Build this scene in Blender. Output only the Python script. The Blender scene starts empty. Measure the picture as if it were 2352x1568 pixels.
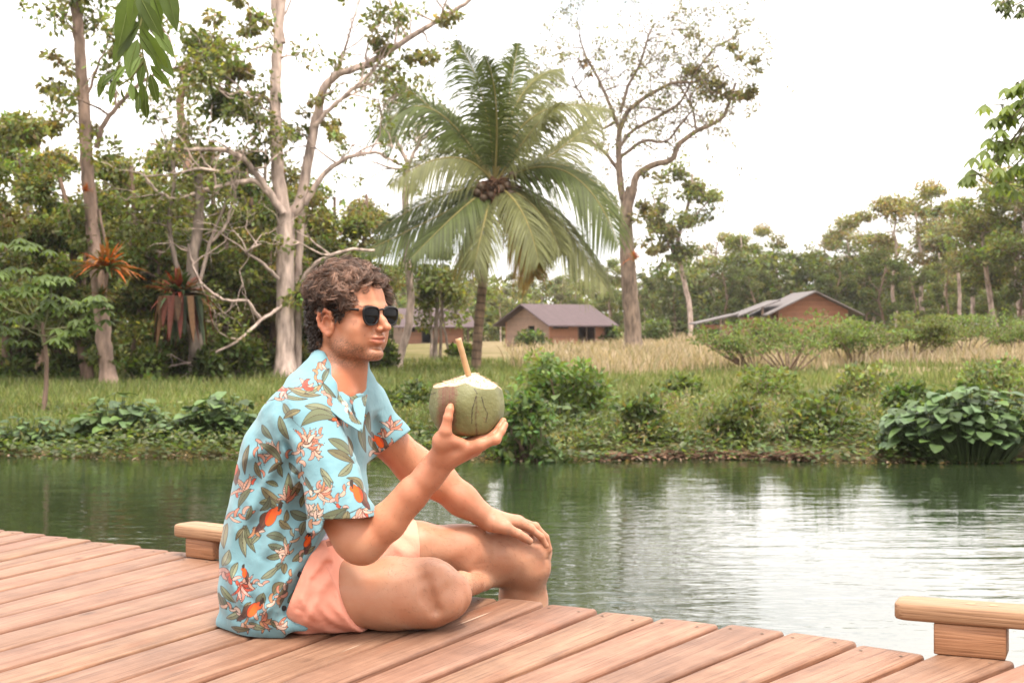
import bpy, math, random
import numpy as np
from mathutils import Vector, Matrix
from math import radians as R, sin, cos, pi

# ---------------------------------------------------------------- camera, world, sun, exposure
scene = bpy.context.scene
COL = scene.collection
FPX = 3267.0          # focal length for a 2352 px wide frame
HZ = 745.0            # horizon row
CAMZ = 0.70           # eye height above the deck

def P(px, py, d):
    "world point that the camera sees at column px, row py, d metres in front of it"
    return np.array([(px - 1176.0) / FPX * d, d, CAMZ + (HZ - py) / FPX * d])

cam_data = bpy.data.cameras.new('camera')
cam = bpy.data.objects.new('camera', cam_data)
COL.objects.link(cam)
cam.location = (0, 0, CAMZ)
cam.rotation_euler = (pi / 2, 0, 0)
cam_data.sensor_width = 36.0
cam_data.lens = 36.0 * FPX / 2352.0
cam_data.shift_y = -(784.0 - HZ) / 2352.0
cam_data.clip_start = 0.05
cam_data.clip_end = 3000
cam_data.dof.use_dof = True
cam_data.dof.focus_distance = 3.2
cam_data.dof.aperture_fstop = 11.0
scene.camera = cam

SUN_EL, SUN_AZ = R(68), R(200)
world = bpy.data.worlds.new('World')
scene.world = world
world.use_nodes = True
nt = world.node_tree
bg = nt.nodes['Background']
sky = nt.nodes.new('ShaderNodeTexSky')
sky.sky_type = 'NISHITA'
sky.sun_disc = False
sky.sun_elevation = SUN_EL
sky.sun_rotation = SUN_AZ
sky.air_density = 1.0
sky.dust_density = 2.0
# overcast: a thick cloud layer over the clear sky
tc = nt.nodes.new('ShaderNodeTexCoord')
mp = nt.nodes.new('ShaderNodeMapping')
mp.inputs['Scale'].default_value = (1.6, 1.6, 7.0)
nz = nt.nodes.new('ShaderNodeTexNoise')
nz.inputs['Scale'].default_value = 1.7
nz.inputs['Detail'].default_value = 6
cr = nt.nodes.new('ShaderNodeValToRGB')
cr.color_ramp.elements[0].position = 0.30
cr.color_ramp.elements[0].color = (7.4, 8.0, 8.5, 1)
cr.color_ramp.elements[1].position = 0.47
cr.color_ramp.elements[1].color = (17.0, 16.1, 15.4, 1)
mx = nt.nodes.new('ShaderNodeMix')
mx.data_type = 'RGBA'
mx.inputs[0].default_value = 0.90
nt.links.new(tc.outputs['Generated'], mp.inputs['Vector'])
nt.links.new(mp.outputs[0], nz.inputs['Vector'])
nt.links.new(nz.outputs['Fac'], cr.inputs['Fac'])
nt.links.new(sky.outputs['Color'], mx.inputs[6])
nt.links.new(cr.outputs['Color'], mx.inputs[7])
# overcast sky: brighter overhead than at the horizon
sz = nt.nodes.new('ShaderNodeSeparateXYZ'); nt.links.new(tc.outputs['Generated'], sz.inputs[0])
mg = nt.nodes.new('ShaderNodeMapRange'); mg.inputs[1].default_value = 0.0; mg.inputs[2].default_value = 1.0; mg.inputs[3].default_value = .80; mg.inputs[4].default_value = 1.45
nt.links.new(sz.outputs['Z'], mg.inputs[0])
vs = nt.nodes.new('ShaderNodeVectorMath'); vs.operation = 'SCALE'
nt.links.new(mx.outputs[2], vs.inputs[0]); nt.links.new(mg.outputs[0], vs.inputs['Scale'])
nt.links.new(vs.outputs[0], bg.inputs['Color'])
bg.inputs['Strength'].default_value = 0.064

sd = bpy.data.lights.new('sun', 'SUN')
sd.energy = 2.3
sd.angle = R(14)
sd.color = (1.0, 0.90, 0.78)
sun = bpy.data.objects.new('sun', sd)
COL.objects.link(sun)
sun.rotation_euler = (R(90) - SUN_EL, 0, R(25))

scene.view_settings.view_transform = 'Standard'
scene.view_settings.look = 'None'
scene.view_settings.gamma = 1
scene.view_settings.exposure = 1.48
scene.cycles.max_bounces = 6
scene.cycles.transparent_max_bounces = 8
scene.cycles.caustics_reflective = False
scene.cycles.caustics_refractive = False

# ---------------------------------------------------------------- helpers
ALB = .57            # pigment values below are written bright; this brings them to real reflectances
rng = np.random.default_rng(7)

def tag(o, label=None, cat=None, group=None, kind=None):
    if label: o['label'] = label
    if cat: o['category'] = cat
    if group: o['group'] = group
    if kind: o['kind'] = kind
    return o

def empty(name, loc=(0, 0, 0), rz=0.0):
    o = bpy.data.objects.new(name, None)
    o.location = loc
    o.rotation_euler = (0, 0, rz)
    o.empty_display_size = 0.2
    COL.objects.link(o)
    return o

class MB:
    "collects vertices, faces and a per-vertex colour; build() links them as one mesh object"
    def __init__(s):
        s.v = []; s.f3 = []; s.f4 = []; s.c = []; s.n = 0
    def add(s, v, f, col=(1, 1, 1)):
        v = np.asarray(v, float).reshape(-1, 3)
        f = np.asarray(f, np.int64)
        c = np.asarray(col, float)
        if c.ndim == 1: c = np.tile(c, (len(v), 1))
        s.v.append(v); s.c.append(c)
        if len(f):
            (s.f3 if f.shape[1] == 3 else s.f4).append(f + s.n)
        s.n += len(v)
    def tube(s, pts, rad, k=6, col=(1, 1, 1), cap=True):
        pts = np.asarray(pts, float); n = len(pts)
        rad = np.ones(n) * rad if np.isscalar(rad) else np.asarray(rad, float)
        t = np.gradient(pts, axis=0); t /= np.linalg.norm(t, axis=1, keepdims=True) + 1e-12
        up = np.array([0., 0, 1]) if abs(t[0, 2]) < .9 else np.array([1., 0, 0])
        a = np.zeros_like(pts); u = np.cross(t[0], up); u /= np.linalg.norm(u)
        for i in range(n):
            u = u - t[i] * np.dot(u, t[i]); u /= np.linalg.norm(u) + 1e-12
            a[i] = u
        b = np.cross(t, a)
        an = np.arange(k) * 2 * pi / k
        ring = pts[:, None] + rad[:, None, None] * (np.cos(an)[None, :, None] * a[:, None] + np.sin(an)[None, :, None] * b[:, None])
        i = np.arange(n - 1)[:, None] * k; j = np.arange(k)[None]; j2 = (j + 1) % k
        f = np.stack([i + j, i + j2, i + k + j2, i + k + j], -1).reshape(-1, 4)
        cc = np.asarray(col, float)
        if cc.ndim == 2: cc = np.repeat(cc, k, axis=0)
        s.add(ring.reshape(-1, 3), f, cc)
        if cap and k >= 4:
            c0 = cc[0] if cc.ndim == 2 else cc; 
            for base, cen in ((s.n - n * k, pts[0]), (s.n - k, pts[-1])):
                pass
            e0 = ring[0]; e1 = ring[-1]
            jj = np.arange(k); 
            s.add(np.vstack([e0, pts[:1]]), np.stack([(jj + 1) % k, jj, np.full(k, k)], -1), c0)
            s.add(np.vstack([e1, pts[-1:]]), np.stack([jj, (jj + 1) % k, np.full(k, k)], -1), cc[-1] if cc.ndim == 2 else cc)
    def scatter(s, tv, tf, cen, X, Y, Z, scale, col):
        "stamp template (tv, tf) at every centre with frames X, Y, Z"
        n = len(cen); m = len(tv)
        sc = np.asarray(scale, float)
        if sc.ndim == 0: sc = np.full(n, float(sc))
        if sc.ndim == 1: sc = np.repeat(sc[:, None], 3, 1)
        v = (cen[:, None] + tv[None, :, 0, None] * (X * sc[:, :1])[:, None] + tv[None, :, 1, None] * (Y * sc[:, 1:2])[:, None]
             + tv[None, :, 2, None] * (Z * sc[:, 2:3])[:, None])
        f = (np.arange(n) * m)[:, None, None] + np.asarray(tf)[None]
        c = np.asarray(col, float)
        if c.ndim == 1: c = np.tile(c, (n, 1))
        s.add(v.reshape(-1, 3), f.reshape(-1, f.shape[-1]), np.repeat(c, m, axis=0))
    def mesh(s, name, mat, smooth=True):
        me = bpy.data.meshes.new(name)
        v = np.vstack(s.v).astype(np.float32); c = np.vstack(s.c)
        f4 = np.vstack(s.f4) if s.f4 else np.zeros((0, 4), np.int64)
        f3 = np.vstack(s.f3) if s.f3 else np.zeros((0, 3), np.int64)
        me.vertices.add(len(v)); me.vertices.foreach_set('co', v.ravel())
        nl = f4.size + f3.size
        me.loops.add(nl); me.loops.foreach_set('vertex_index', np.concatenate([f4.ravel(), f3.ravel()]).astype(np.int32))
        me.polygons.add(len(f4) + len(f3))
        ls = np.concatenate([np.arange(len(f4)) * 4, f4.size + np.arange(len(f3)) * 3]).astype(np.int32)
        me.polygons.foreach_set('loop_start', ls)
        me.update(calc_edges=True)
        me.polygons.foreach_set('use_smooth', np.full(len(me.polygons), smooth))
        at = me.color_attributes.new('tint', 'FLOAT_COLOR', 'POINT')
        k = 1.0 if mat and ('timber' in mat.name or 'cedar' in mat.name) else .68 if mat and mat.name in ('leaf', 'palm_leaf', 'grass', 'bark') else ALB
        at.data.foreach_set('color', np.concatenate([c[:, :3] * k, np.ones((len(c), 1))], 1).astype(np.float32).ravel())
        if mat: me.materials.append(mat)
        return me
    def build(s, name, mat, parent=None, smooth=True, loc=None):
        o = bpy.data.objects.new(name, s.mesh(name, mat, smooth))
        COL.objects.link(o)
        if parent is not None:
            o.parent = parent
            o.matrix_parent_inverse = Matrix.Identity(4)
        if loc is not None: o.location = loc
        return o
    def shift(s, off):
        s.v = [v - np.asarray(off) for v in s.v]; return s

def fin(mb, name, mat, root, smooth=True):
    "build a part whose vertices are in world space under a root that has no rotation"
    mb.shift(np.array(root.location))
    return mb.build(name, mat, root, smooth)

# ---------------------------------------------------------------- materials
def new_mat(name):
    m = bpy.data.materials.new(name); m.use_nodes = True
    return m, m.node_tree, m.node_tree.nodes['Principled BSDF']

def N(nt, kind, **kw):
    n = nt.nodes.new(kind)
    for k, v in kw.items():
        if k in n.inputs: n.inputs[k].default_value = v
        else: setattr(n, k, v)
    return n

def mat_tint(name, base=(1, 1, 1), rough=.7, noise=(.8, 1.15), nscale=8.0, transl=0.0, bump=0.0, bscale=60.0, spec=.5, stretch=(1, 1, 1), obj_rand=0.0, coat=0.0):
    m, nt, b = new_mat(name)
    at = N(nt, 'ShaderNodeAttribute', attribute_name='tint')
    tc = N(nt, 'ShaderNodeTexCoord')
    mp = N(nt, 'ShaderNodeMapping'); mp.inputs['Scale'].default_value = stretch
    nt.links.new(tc.outputs['Object'], mp.inputs['Vector'])
    nz = N(nt, 'ShaderNodeTexNoise', Scale=nscale, Detail=5.0)
    nt.links.new(mp.outputs[0], nz.inputs['Vector'])
    mr = N(nt, 'ShaderNodeMapRange'); mr.inputs[1].default_value = .3; mr.inputs[2].default_value = .7
    mr.inputs[3].default_value = noise[0]; mr.inputs[4].default_value = noise[1]
    nt.links.new(nz.outputs['Fac'], mr.inputs[0])
    m1 = N(nt, 'ShaderNodeVectorMath', operation='MULTIPLY')
    m1.inputs[1].default_value = base
    nt.links.new(at.outputs['Color'], m1.inputs[0])
    m2 = N(nt, 'ShaderNodeVectorMath', operation='SCALE')
    nt.links.new(m1.outputs[0], m2.inputs[0]); nt.links.new(mr.outputs[0], m2.inputs['Scale'])
    nt.links.new(m2.outputs[0], b.inputs['Base Color'])
    b.inputs['Roughness'].default_value = rough
    b.inputs['Specular IOR Level'].default_value = spec
    if coat: b.inputs['Coat Weight'].default_value = coat
    if bump:
        n2 = N(nt, 'ShaderNodeTexNoise', Scale=bscale, Detail=4.0)
        nt.links.new(mp.outputs[0], n2.inputs['Vector'])
        bp = N(nt, 'ShaderNodeBump', Strength=1.0, Distance=bump)
        nt.links.new(n2.outputs['Fac'], bp.inputs['Height'])
        nt.links.new(bp.outputs[0], b.inputs['Normal'])
    if transl:
        out = nt.nodes['Material Output']
        tr = N(nt, 'ShaderNodeBsdfTranslucent')
        m3 = N(nt, 'ShaderNodeVectorMath', operation='MULTIPLY'); m3.inputs[1].default_value = (1.5, 1.45, .6)
        nt.links.new(m2.outputs[0], m3.inputs[0]); nt.links.new(m3.outputs[0], tr.inputs['Color'])
        ms = N(nt, 'ShaderNodeMixShader'); ms.inputs[0].default_value = transl
        nt.links.new(b.outputs[0], ms.inputs[1]); nt.links.new(tr.outputs[0], ms.inputs[2])
        nt.links.new(ms.outputs[0], out.inputs['Surface'])
    return m

M_LEAF = mat_tint('leaf', transl=.46, rough=.5, spec=.3, nscale=3.0, noise=(.8, 1.2))
M_GLOSSLEAF = mat_tint('glossy_leaf', transl=.25, rough=.5, spec=.3, nscale=14.0, noise=(.8, 1.2))
M_BARK = mat_tint('bark', rough=.9, nscale=6.0, noise=(.42, 1.35), bump=.04, bscale=11.0, stretch=(1, 1, .3), spec=.2)
M_PALM = mat_tint('palm_leaf', transl=.30, rough=.55, spec=.3, nscale=3.0, noise=(.85, 1.15))
M_GRASS = mat_tint('grass', transl=.35, rough=.7, nscale=.5, noise=(.75, 1.25), spec=.2)
# ---------------------------------------------------------------- ground and water
WZ = -1.20            # water level
GZ = -0.85            # meadow level

def vnoise(x, y, s, seed=0):
    "cheap smooth value noise from summed sines"
    r = np.random.default_rng(seed)
    o = np.zeros(np.broadcast(x, y).shape)
    for k in range(5):
        a, b, c = r.normal(0, 1, 2).tolist() + [r.uniform(0, 6.3)]
        o = o + np.sin((a * x + b * y) / s * 1.7 + c)
    return o / 5

def bank_y(x):
    return 20.35 - .10 * x * .6 + .35 * vnoise(x, x * 0, 3.0, 3) + .18 * vnoise(x, x * 0, .8, 4)

def ground_z(x, y):
    b = bank_y(x)
    t = np.clip((y - b) / 1.5, -1.0, 1)
    up = WZ + (GZ - WZ) * np.clip(t, 0, 1) ** .7
    z = np.where(t > 0, up, WZ + t * 1.1)
    z = z + np.where(t > .5, .10 * vnoise(x, y, 3.0, 5) + .04 * vnoise(x, y, .9, 6), 0)
    z = z + np.clip((x - 6) / 20, 0, 1) * np.clip((y - 23) / 12, 0, 1) * .45
    near = np.clip((-y - 3.2) / 1.5, 0, 1)
    return np.where(y < 3, WZ - 1.1 + near * 1.7, z)

ys = np.concatenate([[-60, -30, -12, -7, -5.5, -4.8, -4, -3.2, 0, 5, 12], np.arange(16, 30, .25), np.arange(30, 70, 1.5), np.arange(70, 200, 8), [220, 300, 420, 600]])
xs = np.concatenate([[-540, -300, -150, -90, -60], np.arange(-45, 45, .6), [50, 60, 90, 150, 300, 540]])
XX, YY = np.meshgrid(xs, ys)
ZZ = ground_z(XX, YY)
ng = MB()
nx_, ny_ = len(xs), len(ys)
ii = np.arange(ny_ - 1)[:, None] * nx_ + np.arange(nx_ - 1)[None]
ng.add(np.stack([XX, YY, ZZ], -1).reshape(-1, 3), np.stack([ii, ii + 1, ii + nx_ + 1, ii + nx_], -1).reshape(-1, 4), (1, 1, 1))
m, nt, b = new_mat('ground_soil_grass')
tc = N(nt, 'ShaderNodeTexCoord')
n1 = N(nt, 'ShaderNodeTexNoise', Scale=.22, Detail=7.0); nt.links.new(tc.outputs['Object'], n1.inputs['Vector'])
n2 = N(nt, 'ShaderNodeTexNoise', Scale=3.0, Detail=8.0); nt.links.new(tc.outputs['Object'], n2.inputs['Vector'])
sx = N(nt, 'ShaderNodeSeparateXYZ'); nt.links.new(tc.outputs['Object'], sx.inputs[0])
# dry grass lies to the right, further back
ma = N(nt, 'ShaderNodeMath', operation='MULTIPLY_ADD'); ma.inputs[1].default_value = .012; ma.inputs[2].default_value = -.85
nt.links.new(sx.outputs['Y'], ma.inputs[0])
mb_ = N(nt, 'ShaderNodeMath', operation='MULTIPLY_ADD'); mb_.inputs[1].default_value = .09
nt.links.new(sx.outputs['X'], mb_.inputs[0]); nt.links.new(ma.outputs[0], mb_.inputs[2])
mc = N(nt, 'ShaderNodeMath', operation='MULTIPLY_ADD'); mc.inputs[1].default_value = 1.6
nt.links.new(n1.outputs['Fac'], mc.inputs[0]); nt.links.new(mb_.outputs[0], mc.inputs[2])
rp = N(nt, 'ShaderNodeValToRGB'); rp.color_ramp.elements[0].position = .15; rp.color_ramp.elements[1].position = .9
rp.color_ramp.elements[0].color = (.13, .14, .045, 1); rp.color_ramp.elements[1].color = (.36, .29, .19, 1)
nt.links.new(mc.outputs[0], rp.inputs['Fac'])
mm = N(nt, 'ShaderNodeMix', data_type='RGBA', blend_type='MULTIPLY'); mm.inputs[0].default_value = 1
r2 = N(nt, 'ShaderNodeValToRGB'); r2.color_ramp.elements[0].color = (.27, .26, .24, 1); r2.color_ramp.elements[1].color = (.74, .74, .66, 1)
nt.links.new(n2.outputs['Fac'], r2.inputs['Fac'])
nt.links.new(rp.outputs[0], mm.inputs[6]); nt.links.new(r2.outputs[0], mm.inputs[7])
# bare mud close to the water line
mz = N(nt, 'ShaderNodeMapRange'); mz.inputs[1].default_value = WZ - .05; mz.inputs[2].default_value = WZ + .14; 
nt.links.new(sx.outputs['Z'], mz.inputs[0])
m4 = N(nt, 'ShaderNodeMix', data_type='RGBA'); m4.inputs[6].default_value = (.07, .05, .03, 1)
nt.links.new(mz.outputs[0], m4.inputs[0]); nt.links.new(mm.outputs[2], m4.inputs[7])
nt.links.new(m4.outputs[2], b.inputs['Base Color']); b.inputs['Roughness'].default_value = 1.0; b.inputs['Specular IOR Level'].default_value = 0.0
tag(ng.build('ground', m), kind='structure')

m, nt, b = new_mat('river_water')
tc = N(nt, 'ShaderNodeTexCoord')
mp = N(nt, 'ShaderNodeMapping'); mp.inputs['Scale'].default_value = (.42, 1.35, 1)
nt.links.new(tc.outputs['Object'], mp.inputs['Vector'])
w1 = N(nt, 'ShaderNodeTexNoise', Scale=2.2, Detail=3.0, Distortion=.6); nt.links.new(mp.outputs[0], w1.inputs['Vector'])
w2 = N(nt, 'ShaderNodeTexNoise', Scale=9.0, Detail=2.0, Distortion=.4); nt.links.new(mp.outputs[0], w2.inputs['Vector'])
bp1 = N(nt, 'ShaderNodeBump', Strength=1.0, Distance=.0095); nt.links.new(w1.outputs['Fac'], bp1.inputs['Height'])
bp2 = N(nt, 'ShaderNodeBump', Strength=1.0, Distance=.0030); nt.links.new(w2.outputs['Fac'], bp2.inputs['Height'])
nt.links.new(bp1.outputs[0], bp2.inputs['Normal'])
nt.links.new(bp2.outputs[0], b.inputs['Normal'])
b.inputs['Base Color'].default_value = (.016, .024, .010, 1)
b.inputs['Roughness'].default_value = .03
b.inputs['IOR'].default_value = 2.7
wm = MB()
wm.add([(-300, -12, WZ), (300, -12, WZ), (300, 26, WZ), (-300, 26, WZ)], [(0, 1, 2, 3)])
tag(wm.build('water', m), kind='structure')

# ---------------------------------------------------------------- leaf templates (x across, y along, z up)
LEAF1 = (np.array([[0, 0, 0], [.5, .5, -.08], [0, 1, -.15], [-.5, .5, -.08]]), np.array([[0, 1, 2, 3]]))
_y = np.array([0, .15, .4, .65, .85, 1.0]); _w = np.array([0.02, .30, .5, .42, .22, 0.01])
def leaf_tpl(y, w, fold=.12, droop=.25):
    v = []; f = []
    for a, q in zip(y, w):
        z = -droop * a * a
        v += [(-q, a, z + fold * q), (0, a, z), (q, a, z + fold * q)]
    for i in range(len(y) - 1):
        k = i * 3
        f += [(k, k + 1, k + 4, k + 3), (k + 1, k + 2, k + 5, k + 4)]
    return np.array(v, float), np.array(f)
LEAF2 = leaf_tpl(_y, _w)
HEART = leaf_tpl(np.array([0, .06, .22, .5, .8, 1.0]), np.array([.16, .40, .50, .46, .26, 0.02]), fold=.12, droop=.18)

def rand_dirs(n, r, zb=0.0):
    v = r.normal(size=(n, 3)); v[:, 2] += zb
    return v / np.linalg.norm(v, axis=1, keepdims=True)

def frames(Y, r, upbias=.6):
    "frames for leaves: Y along the leaf, Z roughly up"
    Zr = r.normal(size=Y.shape) * (1 - upbias); Zr[:, 2] += upbias
    X = np.cross(Y, Zr); X /= np.linalg.norm(X, axis=1, keepdims=True) + 1e-9
    Z = np.cross(X, Y)
    return X, Y, Z

def leaf_cloud(mb, cen, rad, n, size, col, r, flat=.6, var=.25, tpl=LEAF1, hollow=.35, droop=-.15, wid=.55):
    "n leaves spread through an ellipsoidal clump"
    d = rand_dirs(n, r)
    q = r.uniform(hollow, 1, n) ** (1 / 2.2)
    c = np.asarray(cen) + d * q[:, None] * rad * np.array([1, 1, flat])
    Y = d * .5 + r.normal(size=(n, 3)) * .6; Y[:, 2] += droop
    Y /= np.linalg.norm(Y, axis=1, keepdims=True)
    X, Y, Z = frames(Y, r)
    s = size * r.uniform(.6, 1.3, n)
    cc = np.asarray(col)[None] * (1 + var * r.normal(size=(n, 1))) * (1 + .12 * r.normal(size=(n, 3)))
    mb.scatter(tpl[0], tpl[1], c, X, Y, Z, np.stack([s * wid, s, s], 1), np.clip(cc, .004, 1))

def limb(mb, p0, p1, r0, r1, r, wob=.08, k=6, col=(.3, .25, .2), seg=6):
    p0 = np.asarray(p0, float); p1 = np.asarray(p1, float)
    t = np.linspace(0, 1, seg)[:, None]; L = np.linalg.norm(p1 - p0)
    pts = p0 + (p1 - p0) * t
    w = np.cumsum(r.normal(size=(seg, 3)) * wob * L / seg ** .5, axis=0) * np.sin(t * pi) 
    pts = pts + w
    mb.tube(pts, np.linspace(r0, r1, seg), k, col, cap=False)
    return pts

def grow(mb, p, d, L, rad, depth, r, tips, col, spread=.75, shrink=.68, nb=(2, 4), upb=.12, wob=.10, seg=5, k=5):
    "recursive branching; collects tip points"
    d = d / np.linalg.norm(d)
    e = p + d * L
    pts = limb(mb, p, e, rad, rad * .55, r, wob, max(3, k), col, seg)
    if depth == 0:
        tips.append(pts[-1]); tips.append(pts[len(pts) // 2]); return
    for i in range(r.integers(nb[0], nb[1] + 1)):
        nd = d + r.normal(size=3) * spread * .7; nd[2] += upb
        at = pts[-1] if i < 2 else pts[r.integers(len(pts) // 2, len(pts))]
        grow(mb, at, nd, L * shrink * r.uniform(.75, 1.2), rad * .55, depth - 1, r, tips, col, spread, shrink, nb, upb, wob, seg, max(3, k - 1))

# leaf colours, real reflectances
G_DARK = (.125, .150, .046); G_MID = (.190, .215, .066); G_LIGHT = (.27, .29, .09); G_OLIVE = (.26, .245, .10); G_PALE = (.22, .23, .13)
PALEBARK = (.66, .51, .44); BROWNBARK = (.30, .20, .15); GREYBARK = (.38, .30, .25); REDBARK = (.36, .22, .16)

def make_tree(h, cw, cbase, seed, leafc, bark, nleaf=6500, ls=.16, trunk_r=.16, lean=0.0, nl=7, flat=.55, clump=.55, depth=2, sparse=1.0):
    """generic tree in local space: h height, cw crown half-width, cbase crown start as a fraction of the height. returns meshes"""
    r = np.random.default_rng(seed)
    tb = MB(); lb = MB(); tips = []
    top = np.array([lean * h, r.normal() * .02 * h, h * .86])
    tp = limb(tb, (0, 0, -.3), top, trunk_r, trunk_r * .35, r, .05, 8, bark, 10)
    flare = [(0, 0, -.3), (0, 0, .1), (0, 0, .6)]
    tb.tube(flare, [trunk_r * 1.7, trunk_r * 1.35, trunk_r], 8, bark, cap=False)
    for i in range(nl):
        u = cbase + (1 - cbase) * (i + r.uniform(.1, .9)) / nl
        j = min(len(tp) - 1, int(u * .95 * (len(tp) - 1))); base = tp[j]
        a = i * 2.4 + r.uniform(-.4, .4)
        reach = cw * r.uniform(.55, 1.0) * (1.05 - .55 * abs(u - .7) / .7)
        d = np.array([cos(a), sin(a), r.uniform(.25, .95)])
        grow(tb, base, d, reach * .62, trunk_r * .38 * (1.15 - u * .6), depth, r, tips, bark, spread=.7, shrink=.6, nb=(2, 3), upb=.15, k=4, seg=4)
    tips = np.array(tips)
    r.shuffle(tips)
    tips = tips[:max(6, int(len(tips) * sparse))]
    per = max(3, nleaf // len(tips))
    for t in tips:
        cc = np.array(leafc) * r.uniform(.6, 1.45) * (1 + .10 * r.normal(size=3))
        leaf_cloud(lb, t, clump * r.uniform(.6, 1.3), int(per * r.uniform(.5, 1.5)), ls, cc, r, flat=flat)
    return tb, lb

def tree_thing(name, label, cat, px, base_y, top_y, half_w_px, seed, leafc, bark, group=None, d=None, **kw):
    d = d or (CAMZ - GZ) * FPX / (base_y - HZ)
    x = (px - 1176) / FPX * d
    gz = float(ground_z(np.array(x), np.array(d)))
    h = CAMZ + (HZ - top_y) / FPX * d - gz
    cw = half_w_px / FPX * d
    tb, lb = make_tree(h, cw, kw.pop('cbase', .45), seed, leafc, bark, **kw)
    root = tag(empty(name, (x, d, gz)), label, cat, group)
    tb.build('trunk', M_BARK, root); lb.build('crown', M_LEAF, root)
    return root

def copy_thing(root, loc, rz, sc, label=None, group=None):
    c = root.copy(); COL.objects.link(c); c.location = loc; c.rotation_euler = (0, 0, rz); c.scale = (sc[0], sc[0], sc[1]) if not np.isscalar(sc) else (sc,) * 3
    if label: c['label'] = label
    if group: c['group'] = group
    for ch in list(root.children):
        k = ch.copy(); COL.objects.link(k); k.parent = c
    return c
# ---------------------------------------------------------------- trees with hand-placed limbs
def hero(name, label, cat, base, d, limbs, bark, seed, leaf=None, twig=True, nfol=40, fs=.12, foliage=(), mat=None, lcol=G_MID, twig_len=(.5, 1.2), twdepth=2):
    r = np.random.default_rng(seed)
    b0 = P(base[0], base[1], d)
    gz = float(ground_z(b0[0], b0[1])); b0[2] = gz
    root = tag(empty(name, b0), label, cat)
    tb = MB(); lb = MB(); tips = []
    for L in limbs:
        pts, r0, r1 = L[0], L[1], L[2]
        ntw = L[3] if len(L) > 3 else 0
        p = np.array([P(a[0], a[1], d + (a[2] if len(a) > 2 else 0)) for a in pts])
        # resample smoothly
        t = np.linspace(0, len(p) - 1, (len(p) - 1) * 5 + 1)
        q = np.stack([np.interp(t, np.arange(len(p)), p[:, k]) for k in range(3)], 1)
        for _ in range(2): q[1:-1] = (q[:-2] + 2 * q[1:-1] + q[2:]) / 4
        q[1:-1] += r.normal(size=(len(q) - 2, 3)) * .012
        if L is limbs[0]:
            q = np.vstack([[q[0, 0], q[0, 1], gz - .4], q])
        rr = np.linspace(r0, r1, len(q)) / FPX * d * (1.0 if L is limbs[0] or r0 > 12 else .78)
        if L is limbs[0]: rr[:3] *= [1.5, 1.45, 1.15]
        tb.tube(q, rr, 8 if r0 > 8 else 5, np.array(bark) * r.uniform(.85, 1.12), cap=False)
        for i in range(ntw):
            j = r.integers(len(q) // 3, len(q))
            dirn = r.normal(size=3) + (q[min(j + 1, len(q) - 1)] - q[max(j - 1, 0)]) / (np.linalg.norm(q[min(j + 1, len(q) - 1)] - q[max(j - 1, 0)]) + 1e-6) * .6
            dirn[1] *= .6; dirn[2] += .25
            grow(tb, q[j], dirn, r.uniform(*twig_len), min(rr[j] * .6, .035), twdepth, r, tips, bark, spread=.9, shrink=.7, nb=(2, 3), upb=.05, wob=.14, k=4, seg=4)
    tips = np.array(tips) if tips else np.zeros((0, 3))
    if leaf and len(tips):
        prob, n, rad, size = leaf
        for t in tips:
            if r.random() < prob:
                leaf_cloud(lb, t, rad * r.uniform(.6, 1.3), n, size, np.array(lcol) * r.uniform(.7, 1.35), r, flat=.7)
    for (px, py, rp, n, col) in foliage:
        rad = rp / FPX * d
        k = max(3, int(n / 90))
        for i in range(k):
            c = P(px, py, d + r.uniform(-1, 1) * rad * .5) + r.normal(size=3) * rad * .42
            leaf_cloud(lb, c, rad * r.uniform(.3, .6), n // k, fs, np.array(col) * r.uniform(.65, 1.35), r, flat=.55, droop=-.5)
    fin(tb, 'trunk', M_BARK, root)
    if lb.n: fin(lb, 'crown', M_LEAF, root)
    return root

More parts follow.
